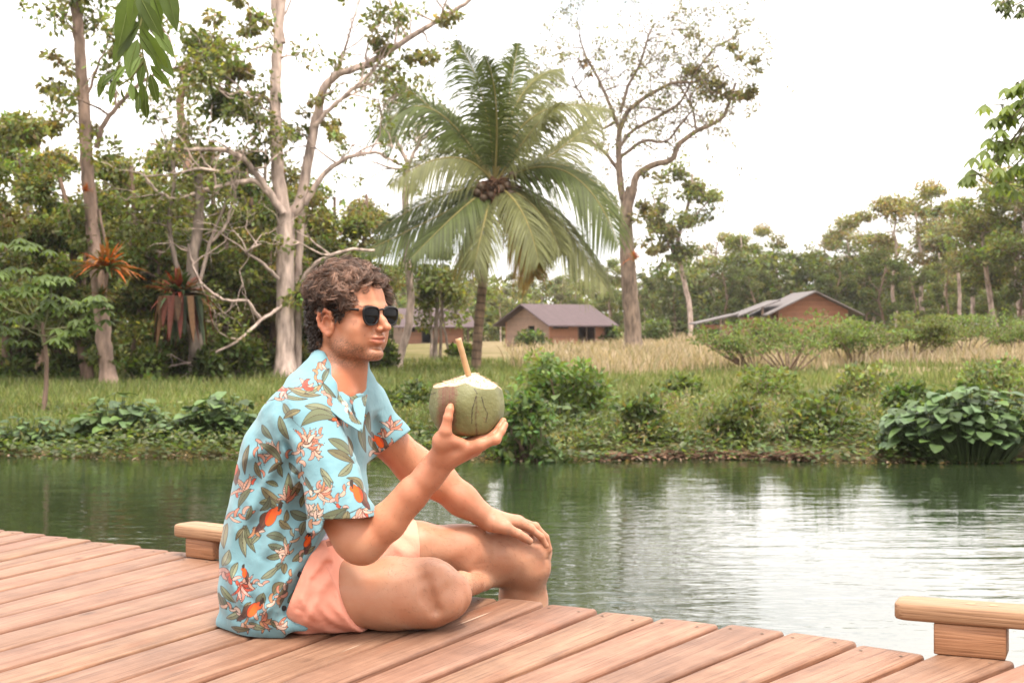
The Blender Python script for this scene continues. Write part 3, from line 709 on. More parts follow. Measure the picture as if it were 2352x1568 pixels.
def palm():
    d = 46.0; r = np.random.default_rng(91)
    b = P(1095, 850, d); gz = float(ground_z(b[0], b[1])); b[2] = gz
    root = tag(empty('coconut_palm', b), 'coconut palm with a ringed trunk and big drooping fronds behind the coconut', 'palm tree')
    tb = MB()
    tp = np.array([P(*q, d) for q in [(1093, 850), (1098, 760), (1106, 680), (1114, 600), (1124, 500), (1133, 430)]]); tp = np.vstack([[tp[0][0], d, gz - .3], tp])
    t = np.linspace(0, len(tp) - 1, 140); q = np.stack([np.interp(t, np.arange(len(tp)), tp[:, k]) for k in range(3)], 1)
    for _ in range(12): q[1:-1] = (q[:-2] + 2 * q[1:-1] + q[2:]) / 4
    ring = 1 + .10 * ((np.arange(140) % 5) / 5.0)
    rad = np.linspace(.165, .125, 140) * ring; rad[:12] *= np.linspace(1.5, 1, 12)
    cc = np.array((.33, .22, .15))[None] * np.where(np.arange(140) % 5 == 0, .45, 1.0)[:, None] * r.uniform(.8, 1.15, (140, 1))
    tb.tube(q, rad, 12, cc)
    fin(tb, 'trunk', M_BARK, root)
    c0 = P(1135, 425, d)
    # fronds: via point, tip point, depth of via and tip relative to the crown, size, colour
    GP = (.095, .125, .026); GS = (.19, .20, .075)
    fr = [((1112, 240, -.5), (1050, 105, -1.0), GP), ((1140, 250, -.9), (1115, 150, -1.6), GP), ((1165, 240, .5), (1190, 85, 1.0), GP), ((1190, 230, .2), (1290, 150, .6), GS), ((1230, 270, -.5), (1400, 265, -.9), GS),
          ((1040, 300, -.3), (925, 200, -.5), GP), ((990, 255, -.5), (872, 330, -1.0), GP), ((1040, 370, -1.0), (905, 440, -2.0), GS), ((1010, 450, .3), (855, 530, .6), GP), ((1030, 490, -.8), (835, 590, -1.6), GP),
          ((1060, 490, -1.2), (955, 600, -2.1), GP), ((1112, 530, -1.7), (1092, 625, -2.2), GS), ((1195, 490, -1.5), (1235, 610, -2.2), GS), ((1225, 480, -1.0), (1285, 590, -1.6), GS), ((1260, 485, -.6), (1388, 670, -1.2), GS), ((1300, 400, -.6), (1415, 570, -1.3), GP),
          ((1290, 375, .4), (1425, 480, .8), GS), ((1280, 340, .9), (1370, 250, 1.6), GS), ((1090, 330, 1.2), (1000, 210, 2.2), GP), ((1200, 330, 1.3), (1270, 190, 2.3), GP), ((1240, 470, 1.2), (1330, 590, 2.4), GP), ((1040, 470, 1.2), (930, 560, 2.4), GP),
          ((1120, 340, 1.5), (1110, 200, 2.6), GP), ((1230, 300, -1.0), (1285, 260, -2.2), GS), ((1080, 520, 1.5), (1075, 600, 2.0), (.34, .22, .07)), ((1195, 530, .8), (1230, 630, 1.4), (.38, .24, .07))]
    for i, (via, tip, col) in enumerate(fr):
        v = P(via[0], via[1], d) + [0, via[2], 0]; e = P(tip[0], tip[1], d) + [0, tip[2], 0]
        n = 40; t = np.linspace(0, 1, n)[:, None]
        # quadratic through via at t=.5
        m = 2 * v - .5 * (c0 + e)
        pts = (1 - t) ** 2 * c0 + 2 * t * (1 - t) * m + t ** 2 * e
        L = np.linalg.norm(np.diff(pts, axis=0), axis=1).sum()
        mb = MB()
        mb.tube(pts, np.linspace(.045, .008, n), 5, (.36, .30, .10), cap=False)
        T = np.gradient(pts, axis=0); T /= np.linalg.norm(T, axis=1, keepdims=True)
        S = np.cross(T, [0, -.75, .8]); bad = np.linalg.norm(S, axis=1) < .15; S[bad] = [1, 0, 0]
        S /= np.linalg.norm(S, axis=1, keepdims=True)
        U = np.cross(S, T)
        twist = r.uniform(-.5, .5)
        cnt = 82
        for side in (-1, 1):
            for k in range(cnt):
                u = .10 + .90 * k / cnt; j = u * (n - 1); a = int(j); a2 = min(a + 1, n - 1); w = j - a
                p = pts[a] * (1 - w) + pts[a2] * w; tt = T[a]; ss = S[a] * cos(twist) + U[a] * sin(twist); uu = U[a]
                ll = L * .29 * (sin(pi * min(1, u * .93 + .07)) ** .55) * r.uniform(.85, 1.12) * (1.0 if u < .9 else .8)
                dr = side * ss * .85 + tt * (.55 + .5 * u) + uu * .15
                dr /= np.linalg.norm(dr)
                g = r.uniform(.45, 1.05)
                x = np.linspace(0, 1, 5)[:, None]
                lp = p + dr * ll * x + np.array([0, 0, -1.0]) * ll * g * x ** 2 + r.normal(size=3) * .015 * x
                strip(mb, lp, np.array([.014, .024, .023, .014, .002]) * r.uniform(.85, 1.15), uu + side * ss * .3, np.array(col) * r.uniform(.75, 1.3), .25)
        fin(mb, 'frond', M_PALM, root)
    # nuts, husky fibre and stalks under the crown
    for (px, py, dy) in [(1098, 448, -.3), (1112, 462, -.4), (1150, 440, -.35), (1165, 432, -.1), (1088, 460, 0), (1128, 455, -.4), (1160, 452, .2), (1178, 408, -.2), (1075, 470, -.2), (1140, 468, -.3), (1105, 435, -.3), (1172, 450, -.2)]:
        c = P(px, py, d) + [0, dy - .45, 0]; nb_ = MB(); u = np.linspace(0, pi, 9); 
        nb_.tube(c + np.stack([0 * u, 0 * u, -np.cos(u) * .15], 1), np.maximum(.004, np.sin(u) * .15), 10, (.10, .06, .03), cap=False)
        fin(nb_, 'coconut', M_GLOSSLEAF, root)
    fb = MB()
    for i in range(150):
        a = r.uniform(0, 6.28); e = c0 + np.array([cos(a) * r.uniform(.3, 1.0), -abs(sin(a)) * r.uniform(.3, 1.0) - .3, r.uniform(-.9, .1)])
        limb(fb, c0 + r.normal(size=3) * .1 + [0, -.2, 0], e, .035, .010, r, .1, 4, (.13, .065, .035), 5)
    fin(fb, 'fibre', M_BARK, root)
palm()

# ---------------------------------------------------------------- bromeliads perched in the trees
def bromeliad(label, px, py, rp, d, cols, seed, n=70, hang=0, up=.35, w=.05):
    r = np.random.default_rng(seed); c = P(px, py, d); mb = MB(); rad = rp / FPX * d
    for i in range(n):
        a = r.uniform(0, 2 * pi); L = rad * r.uniform(.6, 1.15); el = r.uniform(-.3, 1.2) + up
        dr = np.array([cos(a) * cos(el), sin(a) * cos(el), sin(el)])
        x = np.linspace(0, 1, 6)[:, None]
        p = dr * L * x + np.array([0, 0, -1.0]) * L * r.uniform(.2, .7) * x ** 2.2
        strip(mb, p, np.array([1, 1, .9, .7, .45, .05]) * rad * w, np.array([0, 0, 1.0]), np.array(cols[r.integers(len(cols))]) * r.uniform(.8, 1.2), .3)
    for i in range(hang):
        a = r.uniform(0, 2 * pi); x = np.linspace(0, 1, 6)[:, None]
        p = np.array([cos(a), sin(a), 0]) * rad * r.uniform(.1, .7) + np.array([cos(a) * .2, sin(a) * .2, -1.0]) * rad * r.uniform(.5, 1.3) * x
        strip(mb, p, np.array([1, 1, .9, .8, .5, .05]) * rad * w * 1.1, np.array([cos(a), sin(a), .2]), np.array(cols[r.integers(len(cols))]) * r.uniform(.5, 1.0), .2)
    tag(mb.build('bromeliad', M_GLOSSLEAF, None, True, c), label, 'bromeliad')
OR = [(.62, .15, .025), (.42, .16, .04), (.20, .19, .05), (.10, .15, .04), (.50, .20, .06)]
RG = [(.06, .10, .03), (.34, .05, .02), (.08, .12, .03), (.22, .06, .035), (.05, .08, .025), (.25, .12, .045)]
bromeliad('big spiky orange and green bromeliad on the leaning trunk', 243, 622, 96, 34.2, OR, 1, 170, w=.06, up=.5)
bromeliad('smaller olive bromeliad just below the big spiky one', 234, 680, 50, 34.3, OR[2:], 2, 60)
bromeliad('small orange bromeliad high on the leaning trunk', 197, 441, 32, 34.6, OR[:2], 3, 40)
bromeliad('dark red and green bromeliad mass with hanging leaves', 412, 680, 92, 37.6, RG, 4, 150, 80, w=.075)
bromeliad('orange bromeliad against the palm trunk', 1083, 610, 44, 45, OR, 5, 60)
bromeliad('orange bromeliad on the dark spreading trunk', 1458, 597, 36, 74, OR[:2], 6, 50)
bromeliad('tiny air plant on a thin bare branch', 672, 100, 14, 40, [(.5, .35, .25)], 7, 24)

# ---------------------------------------------------------------- overhanging leaves close to the camera
def hanging(label, sprays, d, size, seed, col):
    r = np.random.default_rng(seed); root = tag(empty('overhanging_branch', P(sprays[0][0][0][0], sprays[0][0][0][1], d)), label, 'branch')
    tb = MB(); lb = MB()
    for (pts, leaves) in sprays:
        p = np.array([P(a, b, d + c) for a, b, c in pts]); tb.tube(p, np.linspace(.006, .002, len(p)), 5, (.16, .17, .06), cap=False)
    for (pts, leaves) in sprays:
        for (x0, y0, x1, y1, dd) in leaves:
            a = P(x0, y0, d + dd); b = P(x1, y1, d + dd + r.uniform(-.03, .03)); Y = b - a; L = np.linalg.norm(Y); Y = (Y / L)[None]
            Zr = np.array([[r.normal() * .35, -1.0, r.uniform(-.1, .6)]]); X = np.cross(Y, Zr); X /= np.linalg.norm(X); Z = np.cross(X, Y)
            lb.scatter(LEAF2[0], LEAF2[1], a[None], X, Y, Z, np.array([[L * .34, L, L * .5]]), np.array(col) * r.uniform(.65, 1.35))
            tb.tube([a, a + (b - a) * .97 + Z[0] * 0], [.002, .0008], 4, (.14, .18, .05), cap=False)
    fin(tb, 'twig', M_BARK, root); fin(lb, 'leaves', M_GLOSSLEAF, root)
hanging('glossy green leaves hanging from above at the top left', [
  ([(345, -120, 0), (340, -20, 0), (322, 60, 0), (330, 140, 0)], [(335, -20, 325, 100, 0), (320, -30, 340, 60, -.05), (305, -30, 272, 110, .05), (318, -40, 298, 60, -.02), (325, 0, 372, 90, -.08), (370, -60, 408, 70, .1), (365, -80, 412, -20, .1),
     (322, 50, 262, 130, .06), (300, 60, 255, 150, .1), (322, 60, 380, 160, -.06), (335, 90, 400, 175, .08), (320, 80, 360, 140, -.1), (316, 90, 290, 175, .03), (300, 90, 295, 190, .08), (350, 60, 402, 130, .04), (345, -30, 372, 55, .1)]),
  ([(330, 140, 0), (300, 180, 0), (270, 200, 0)], [(330, 130, 318, 200, .05), (345, 150, 392, 200, .06), (290, 150, 252, 195, .02), (268, 165, 222, 200, .02), (265, 180, 248, 240, -.02), (240, 170, 225, 225, .05), (300, 190, 304, 232, .02), (310, 200, 320, 255, .03)]),
  ([(330, 140, 0), (340, 170, 0), (335, 210, 0)], [(345, 170, 362, 240, 0), (328, 190, 330, 272, .02), (318, 220, 316, 262, .02), (333, 225, 338, 275, .01), (322, 130, 300, 170, -.05), (350, 120, 372, 170, .03), (278, 205, 284, 232, .02)])],
  4.6, .15, 5, (.145, .215, .045))
def spray_cloud(label, specs, d, seed, col, size):
    r = np.random.default_rng(seed); root = tag(empty('overhanging_branch', P(specs[0][0], specs[0][1], d)), label, 'branch'); tb = MB(); lb = MB()
    src = P(2480, specs[0][1] - 60, d)
    for (px, py, rp) in specs:
        c = P(px, py, d + r.uniform(-.2, .2)); tb.tube(np.linspace(src, c, 6) + r.normal(size=(6, 3)) * .02, np.linspace(.012, .004, 6), 5, (.2, .16, .09), cap=False)
        for k in range(5):
            h = c + r.normal(size=3) * rp / FPX * d * .8; m = 7; an = np.arange(m) * 2 * pi / m + r.uniform(0, 6)
            tb.tube([c, h], [.004, .002], 4, (.2, .2, .08), cap=False)
            Y = np.stack([np.cos(an), np.sin(an), np.full(m, -.8)], 1); Y /= np.linalg.norm(Y, axis=1, keepdims=True); X, Y, Z = frames(Y, r, 1.0)
            lb.scatter(LEAF2[0], LEAF2[1], np.tile(h, (m, 1)), X, Y, Z, np.tile([size * .35, size, size * .6], (m, 1)), np.array(col) * r.uniform(.7, 1.3))
    fin(tb, 'twig', M_BARK, root); fin(lb, 'leaves', M_LEAF, root)
spray_cloud('bright palmate leaf sprays leaning in at the right edge', [(2345, 200, 30), (2320, 270, 30), (2350, 300, 40), (2310, 330, 30), (2345, 240, 30), (2280, 375, 35), (2330, 380, 40), (2250, 400, 30), (2310, 410, 35), (2350, 430, 30), (2360, 350, 40), (2270, 340, 30), (2300, 240, 22), (2335, 190, 22)], 9.0, 6, (.26, .33, .10), .10)
spray_cloud('single twig of leaves in the top right corner', [(2320, 12, 16), (2345, 25, 14), (2300, 5, 12)], 9.0, 8, (.12, .15, .06), .06)

# ---------------------------------------------------------------- water's edge plants
def big_leaf_clump(label, px, wy, top, hw, seed, n=60, size=.26, col=(.11, .18, .055)):
    d = (CAMZ - WZ) * FPX / (wy - HZ) - .1; r = np.random.default_rng(seed)
    x = (px - 1176) / FPX * d; z0 = WZ - .05; h = CAMZ + (HZ - top) / FPX * d - z0; w = hw / FPX * d
    tb = MB(); lb = MB()
    for i in range(n):
        a = r.uniform(0, 2 * pi); q = r.uniform(0, 1) ** .6; hh = h * (1 - .45 * q ** 2) * r.uniform(.45, 1.0)
        e = np.array([cos(a) * q * w, sin(a) * q * w * .55 + .1, hh]); b0 = e * [.45, .45, 0]
        t = np.linspace(0, 1, 5)[:, None]; p = b0 + (e - b0) * t + np.array([0, 0, .06]) * np.sin(t * pi)
        tb.tube(p, np.linspace(.012, .006, 5), 4, (.10, .15, .05), cap=False)
        Y = np.array([[cos(a) * .9 + r.normal() * .4, sin(a) * .9 - .35 + r.normal() * .3, r.uniform(-.5, .25)]]); Y /= np.linalg.norm(Y)
        X, Y, Z = frames(Y, r, .85); s = size * r.uniform(.6, 1.25)
        lb.scatter(HEART[0], HEART[1], (e)[None], X, Y, Z, np.array([[s * .85, s, s]]), np.array(col) * r.uniform(.6, 1.7) * (1, 1, r.uniform(.8, 1.5)))
    root = tag(empty('big_leaf_plant', (x, d, z0)), label, 'plant')
    tb.build('stems', M_GLOSSLEAF, root); lb.build('leaves', M_GLOSSLEAF, root)
big_leaf_clump('heart-leaved water plant clump left of centre on the left bank', 275, 1032, 900, 120, 61, 200, .19)
big_leaf_clump('heart-leaved water plant clump beside the man\'s back', 505, 1034, 895, 100, 62, 170, .19)
big_leaf_clump('low heart-leaved plants between the two larger clumps on the left bank', 390, 1036, 955, 60, 67, 70, .15)
big_leaf_clump('low heart-leaved plants at the far left of the waterline', 60, 1036, 955, 110, 68, 130, .15)
big_leaf_clump('loose outlying heart-shaped leaves left of the broad-leaved clump', 2075, 1052, 925, 55, 69, 60, .17)
big_leaf_clump('broad-leaved water plant clump spreading at the right edge', 2230, 1058, 875, 185, 63, 460, .195)
big_leaf_clump('broad pale leaves hanging low over the water at the right', 2130, 1050, 940, 95, 64, 70, .22, (.20, .25, .16))
big_leaf_clump('small dark heart-leaved clump below the bright bush', 1285, 1030, 905, 70, 65, 60, .17, (.09, .13, .05))

r = np.random.default_rng(66); lb = MB()
def edge_mat(n, size, y0, y1, zh, cols, tpl=LEAF2, x0=-14, x1=16, wid=.8, dens=None):
    x = r.uniform(x0, x1, n); y = bank_y(x) + r.uniform(y0, y1, n)
    if dens is not None:
        k = r.random(n) < dens(x, y); x, y = x[k], y[k]; n = len(x)
    z = np.maximum(ground_z(x, y), WZ) + zh * r.uniform(0, 1, n) * (.6 + .6 * vnoise(x, y, 1.2, 8))
    a = r.uniform(0, 2 * pi, n); Y = np.stack([np.cos(a), np.sin(a) - .3, r.uniform(-.2, .9, n)], 1); Y /= np.linalg.norm(Y, axis=1, keepdims=True)
    X, Y, Z = frames(Y, r, .8); s = size * r.uniform(.6, 1.3, n)
    cc = np.array(cols)[r.integers(0, len(cols), n)] * r.uniform(.6, 1.4, (n, 1))
    lb.scatter(tpl[0], tpl[1], np.stack([x, y, z], 1), X, Y, Z, np.stack([s * wid, s, s], 1), cc)
edge_mat(15000, .085, -.45, 1.1, .36, [(.11, .17, .05), (.08, .13, .04), (.15, .20, .07), (.18, .20, .11)])
edge_mat(9000, .10, .3, 3.2, .22, [(.10, .16, .045), (.13, .18, .05), (.08, .12, .035)], wid=.45)
edge_mat(1400, .07, -.55, .2, .04, [(.34, .22, .15), (.26, .17, .10), (.42, .30, .22)], wid=.5)
tag(lb.build('bank_plants', M_LEAF), 'low leafy water plants matting the far bank along the waterline', 'plants', None, 'stuff')

# brown litter and dead stems stranded at the water line
lb = MB()
for i in range(800):
    x = r.uniform(-13, 16); y = float(bank_y(np.array(x))) + r.uniform(.1, 4.5) ** 1.0
    if x < -2 and r.random() < .45: continue
    z = float(ground_z(np.array(x), np.array(y))); hgt = r.uniform(.08, .5) ** 1.1 * (1.3 if x > 1.5 else .75)
    if (y - bank_y(np.array(x))) > 2.5: hgt *= .7
    cl = [(.16, .20, .06), (.11, .15, .045), (.22, .23, .09), (.24, .20, .11), (.19, .22, .10)][r.integers(5)]
    leaf_cloud(lb, (x, y, z + hgt * .45), r.uniform(.18, .42), 46, .085, np.array(cl) * r.uniform(.75, 1.25), r, tpl=LEAF1, flat=.6, droop=.2, wid=.42, hollow=.1)
tag(lb.build('bank_weeds', M_LEAF), 'tangled weeds and herbs growing on the slope of the far bank', 'weeds', None, 'stuff')
lb = MB()
for i in range(420):
    x = r.uniform(1.2, 4.2); y = float(bank_y(np.array(x))) + r.uniform(-.35, .12); a = r.normal() * .6
    p = np.array([x, y, WZ + .02 + r.uniform(0, .07)]); L = r.uniform(.06, .3)
    lb.tube([p, p + np.array([cos(a) * L, sin(a) * L * .4, r.uniform(-.02, .06)])], [.008, .004], 4, np.array((.24, .14, .09)) * r.uniform(.5, 1.5), cap=False)
edge_mat(700, .09, -.4, .1, .07, [(.30, .18, .12), (.20, .12, .08)], x0=1.2, x1=4.2, wid=.5)
tag(lb.build('dead_litter', M_BARK), 'brown dead stems and litter stranded along the far waterline', 'litter', None, 'stuff')

# ---------------------------------------------------------------- grass
def grass(name, label, n, xr, yr, h, w, cols, dens, seed):
    r = np.random.default_rng(seed)
    u = r.uniform(0, 1, n); y = 1 / (1 / yr[0] + u * (1 / yr[1] - 1 / yr[0]))      # denser near the viewer
    x = r.uniform(xr[0], xr[1], n) * y
    k = r.random(n) < dens(x, y); x, y = x[k], y[k]; n = len(x)
    z = ground_z(x, y); hh = h * r.uniform(.4, 1.2, n) * (1 + .35 * vnoise(x, y, 2.0, 12)) ; a = r.uniform(0, 2 * pi, n)
    ww = w * np.clip(y / 30, .8, 3.5) * r.uniform(.6, 1.3, n); ln = r.normal(size=(n, 2)) * .35 * hh[:, None]
    b = np.stack([x, y, z - .03], 1); s = np.stack([np.cos(a) * ww, np.sin(a) * ww * .3, 0 * a], 1)
    m = b + np.stack([ln[:, 0] * .4, ln[:, 1] * .4, hh * .6], 1); t = b + np.stack([ln[:, 0], ln[:, 1], hh], 1)
    v = np.stack([b - s, b + s, m + s * .7, t, m - s * .7], 1).reshape(-1, 3)
    i = np.arange(n)[:, None] * 5
    mb = MB(); cl = np.array(cols)[r.integers(0, len(cols), n)] * r.uniform(.7, 1.3, (n, 1)) * (1 + .22 * vnoise(x, y, 4, 13))[:, None]
    mb.add(v, np.concatenate([i + [0, 1, 2, 4]]), np.repeat(cl, 5, axis=0))
    mb.f3.append(i + [4, 2, 3])
    tag(mb.build(name, M_GRASS, smooth=False), label, 'grass', None, 'stuff')
dry = lambda x, y: np.clip((x / y * FPX + 1176 - 1150) / 250, 0, 1) * np.clip((y - 44) / 5 + vnoise(x, y, 3, 21) * 1.2, 0, 1)
grass('green_grass', 'green grass of the meadow behind the bank', 125000, (-.56, .56), (21.3, 60), .28, .012, [(.15, .20, .06), (.20, .24, .08), (.26, .26, .11), (.12, .17, .045)], lambda x, y: (1 - .85 * dry(x, y)), 71)
grass('dry_grass', 'tall pale dry grass across the right meadow', 140000, (-.12, .58), (27, 130), .62, .013, [(.46, .36, .27), (.38, .30, .21), (.54, .44, .35), (.28, .26, .15)], dry, 72)
# ---------------------------------------------------------------- cabins
def mat_boards(name, col, step=.16, axis='Z', dark=.35, var=.25):
    m, nt, b = new_mat(name)
    tc = N(nt, 'ShaderNodeTexCoord'); sx = N(nt, 'ShaderNodeSeparateXYZ'); nt.links.new(tc.outputs['Object'], sx.inputs[0])
    dv = N(nt, 'ShaderNodeMath', operation='DIVIDE'); dv.inputs[1].default_value = step; nt.links.new(sx.outputs[axis], dv.inputs[0])
    fr = N(nt, 'ShaderNodeMath', operation='FRACT'); nt.links.new(dv.outputs[0], fr.inputs[0])
    fl = N(nt, 'ShaderNodeMath', operation='FLOOR'); nt.links.new(dv.outputs[0], fl.inputs[0])
    wn = N(nt, 'ShaderNodeTexWhiteNoise', noise_dimensions='1D'); nt.links.new(fl.outputs[0], wn.inputs['W'])
    gp = N(nt, 'ShaderNodeMath', operation='LESS_THAN'); gp.inputs[1].default_value = .12; nt.links.new(fr.outputs[0], gp.inputs[0])
    nz = N(nt, 'ShaderNodeTexNoise', Scale=3.0, Detail=6.0); nt.links.new(tc.outputs['Object'], nz.inputs['Vector'])
    a = N(nt, 'ShaderNodeMath', operation='MULTIPLY_ADD'); a.inputs[1].default_value = var; a.inputs[2].default_value = .75; nt.links.new(wn.outputs['Value'], a.inputs[0])
    c = N(nt, 'ShaderNodeMath', operation='MULTIPLY_ADD'); c.inputs[1].default_value = -dark; nt.links.new(gp.outputs[0], c.inputs[0]); nt.links.new(a.outputs[0], c.inputs[2])
    e = N(nt, 'ShaderNodeMath', operation='MULTIPLY_ADD'); e.inputs[1].default_value = .5; nt.links.new(nz.outputs['Fac'], e.inputs[0]); nt.links.new(c.outputs[0], e.inputs[2])
    s = N(nt, 'ShaderNodeVectorMath', operation='SCALE'); s.inputs[0].default_value = [q * ALB for q in col]; nt.links.new(e.outputs[0], s.inputs['Scale'])
    nt.links.new(s.outputs[0], b.inputs['Base Color']); b.inputs['Roughness'].default_value = .85
    return m
M_WALL = mat_boards('cabin_boards', (.42, .19, .11)); M_WALLP = mat_boards('pale_gable_boards', (.36, .23, .165)); M_ROOF = mat_boards('roof_sheets', (.115, .075, .08), .25, 'X', .2, .1)
M_ROOFG = mat_boards('grey_roof_sheets', (.19, .165, .16), .25, 'X', .2, .1); M_DARK = mat_tint('dark_interior', (.02, .016, .014)); M_WOOD2 = mat_tint('beam_wood', (.24, .15, .10), noise=(.7, 1.2))

def box(mb, x0, x1, y0, y1, z0, z1, col=(1, 1, 1)):
    v = [(x, y, z) for x in (x0, x1) for y in (y0, y1) for z in (z0, z1)]
    mb.add(v, [(0, 1, 3, 2), (4, 6, 7, 5), (0, 4, 5, 1), (2, 3, 7, 6), (0, 2, 6, 4), (1, 5, 7, 3)], col)

def wall_with_holes(mb, x0, x1, z0, z1, y, th, holes):
    "wall in the XZ plane with rectangular openings (x0, x1, z0, z1)"
    xs = sorted({x0, x1, *[h[0] for h in holes], *[h[1] for h in holes]}); zs = sorted({z0, z1, *[h[2] for h in holes], *[h[3] for h in holes]})
    for a, b in zip(xs[:-1], xs[1:]):
        for c, e in zip(zs[:-1], zs[1:]):
            cx, cz = (a + b) / 2, (c + e) / 2
            if any(h[0] < cx < h[1] and h[2] < cz < h[3] for h in holes): continue
            box(mb, a, b, y, y + th, c, e)

def prism_roof(mb, x0, x1, y0, y1, ze, zr, th, ridge='X'):
    "two sloping slabs; the ridge runs along X or Y"
    if ridge == 'X':
        ym = (y0 + y1) / 2
        for (ya, yb) in ((y0, ym), (y1, ym)):
            v = [(x0, ya, ze), (x1, ya, ze), (x1, yb, zr), (x0, yb, zr)]
            v += [(a, b, c + th) for a, b, c in v]
            mb.add(v, [(0, 1, 2, 3), (4, 7, 6, 5), (0, 4, 5, 1), (1, 5, 6, 2), (2, 6, 7, 3), (3, 7, 4, 0)])
    else:
        xm = (x0 + x1) / 2
        for (xa, xb) in ((x0, xm), (x1, xm)):
            v = [(xa, y0, ze), (xa, y1, ze), (xb, y1, zr), (xb, y0, zr)]
            v += [(a, b, c + th) for a, b, c in v]
            mb.add(v, [(0, 1, 2, 3), (4, 7, 6, 5), (0, 4, 5, 1), (1, 5, 6, 2), (2, 6, 7, 3), (3, 7, 4, 0)])

def cabin(label, px, d, rz, LX, LY, hw, hr, fronts, gable_holes, roofm, wallm, gablem, over=.7, posts=()):
    "box cabin, origin at the near corner of front and left gable; ridge along X; front wall at y=0; gable at x=0"
    x, _, _ = P(px, 0, d); gz = float(ground_z(np.array(x), np.array(d)))
    root = tag(empty('cabin', (x, d, gz), rz), label, 'cabin')
    mb = MB(); wall_with_holes(mb, 0, LX, -.3, hw, 0, .12, fronts)
    box(mb, 0, LX, LY - .12, LY, -.3, hw); box(mb, LX - .12, LX, .125, LY - .125, -.3, hw)
    mb.build('wall', wallm, root, False)
    mb = MB()   # gable wall in the YZ plane with its triangle
    g = MB(); wall_with_holes(g, .125, LY - .125, -.3, hw, 0, .12, gable_holes)
    for v in g.v: v[:] = np.stack([v[:, 1], v[:, 0], v[:, 2]], 1)
    mb = g
    for xx in (0.0,):
        tri = [(xx, .0, hw), (xx, LY, hw), (xx, LY / 2, hr - .04)]; tri += [(a + .12, b, c) for a, b, c in tri]
        mb.add(tri, [(0, 1, 2), (3, 5, 4)]); mb.add(tri, [(0, 3, 4, 1), (1, 4, 5, 2), (2, 5, 3, 0)])
    mb.build('gable', gablem, root, False)
    xx = LX - .12; mb = MB(); tri = [(xx, .0, hw), (xx, LY, hw), (xx, LY / 2, hr - .04)]; tri += [(a + .12, b, c) for a, b, c in tri]
    mb.add(tri, [(0, 1, 2), (3, 5, 4)]); mb.add(tri, [(0, 3, 4, 1), (1, 4, 5, 2), (2, 5, 3, 0)]); mb.build('gable', gablem, root, False)
    mb = MB(); sl = (hr - hw) / (LY / 2); prism_roof(mb, -over, LX + over, -over, LY + over, hw - sl * over + .01, hr + .01, .09)
    mb.build('roof', roofm, root, False)
    mb = MB(); box(mb, .3, LX - .3, LY - .5, LY - .4, 0, hw); box(mb, .3, LX - .3, .3, LY - .5, .01, .05); mb.build('interior', M_DARK, root, False)
    for (a, b, c, e) in fronts:
        mb = MB(); w = .07
        box(mb, a - w, a, -.02, .10, c - w, e + w); box(mb, b, b + w, -.02, .10, c - w, e + w); box(mb, a, b, -.02, .10, e, e + w); box(mb, a, b, -.02, .10, c - w, c)
        if b - a > 1.2: box(mb, (a + b) / 2 - .04, (a + b) / 2 + .04, -.01, .09, c, e)
        mb.build('window_frame', M_WOOD2, root, False)
    for (pxx, pyy) in posts:
        mb = MB(); box(mb, pxx - .07, pxx + .07, pyy - .07, pyy + .07, -.3, hw); mb.build('post', M_WOOD2, root, False)
    return root
# middle cabin: corner nearest the camera is at px 1262; the gable goes off to the left
cabin('weathered timber cabin with a purple-brown roof right of the palm trunk', 1263, 98, R(38), 5.2, 5.0, 1.75, 2.95, [(.3, 1.6, 1.35, 1.70), (2.6, 4.1, .45, 1.70)], [(1.7, 2.4, 1.0, 1.5)], M_ROOF, M_WALL, M_WALLP, .65)
for o in [o for o in bpy.data.objects if o.name == 'cabin']:
    pass
cabin('low timber cabin with a purple-brown roof behind the man\'s face', 925, 115, R(14), 5.0, 4.6, 1.7, 2.8, [(.4, 1.0, 1.0, 1.5), (1.6, 2.4, .1, 1.5)], [(1.5, 2.2, 1.0, 1.6)], M_ROOF, M_WALL, M_WALLP, .9, [(5.4, 0), (5.4, 2.5)])
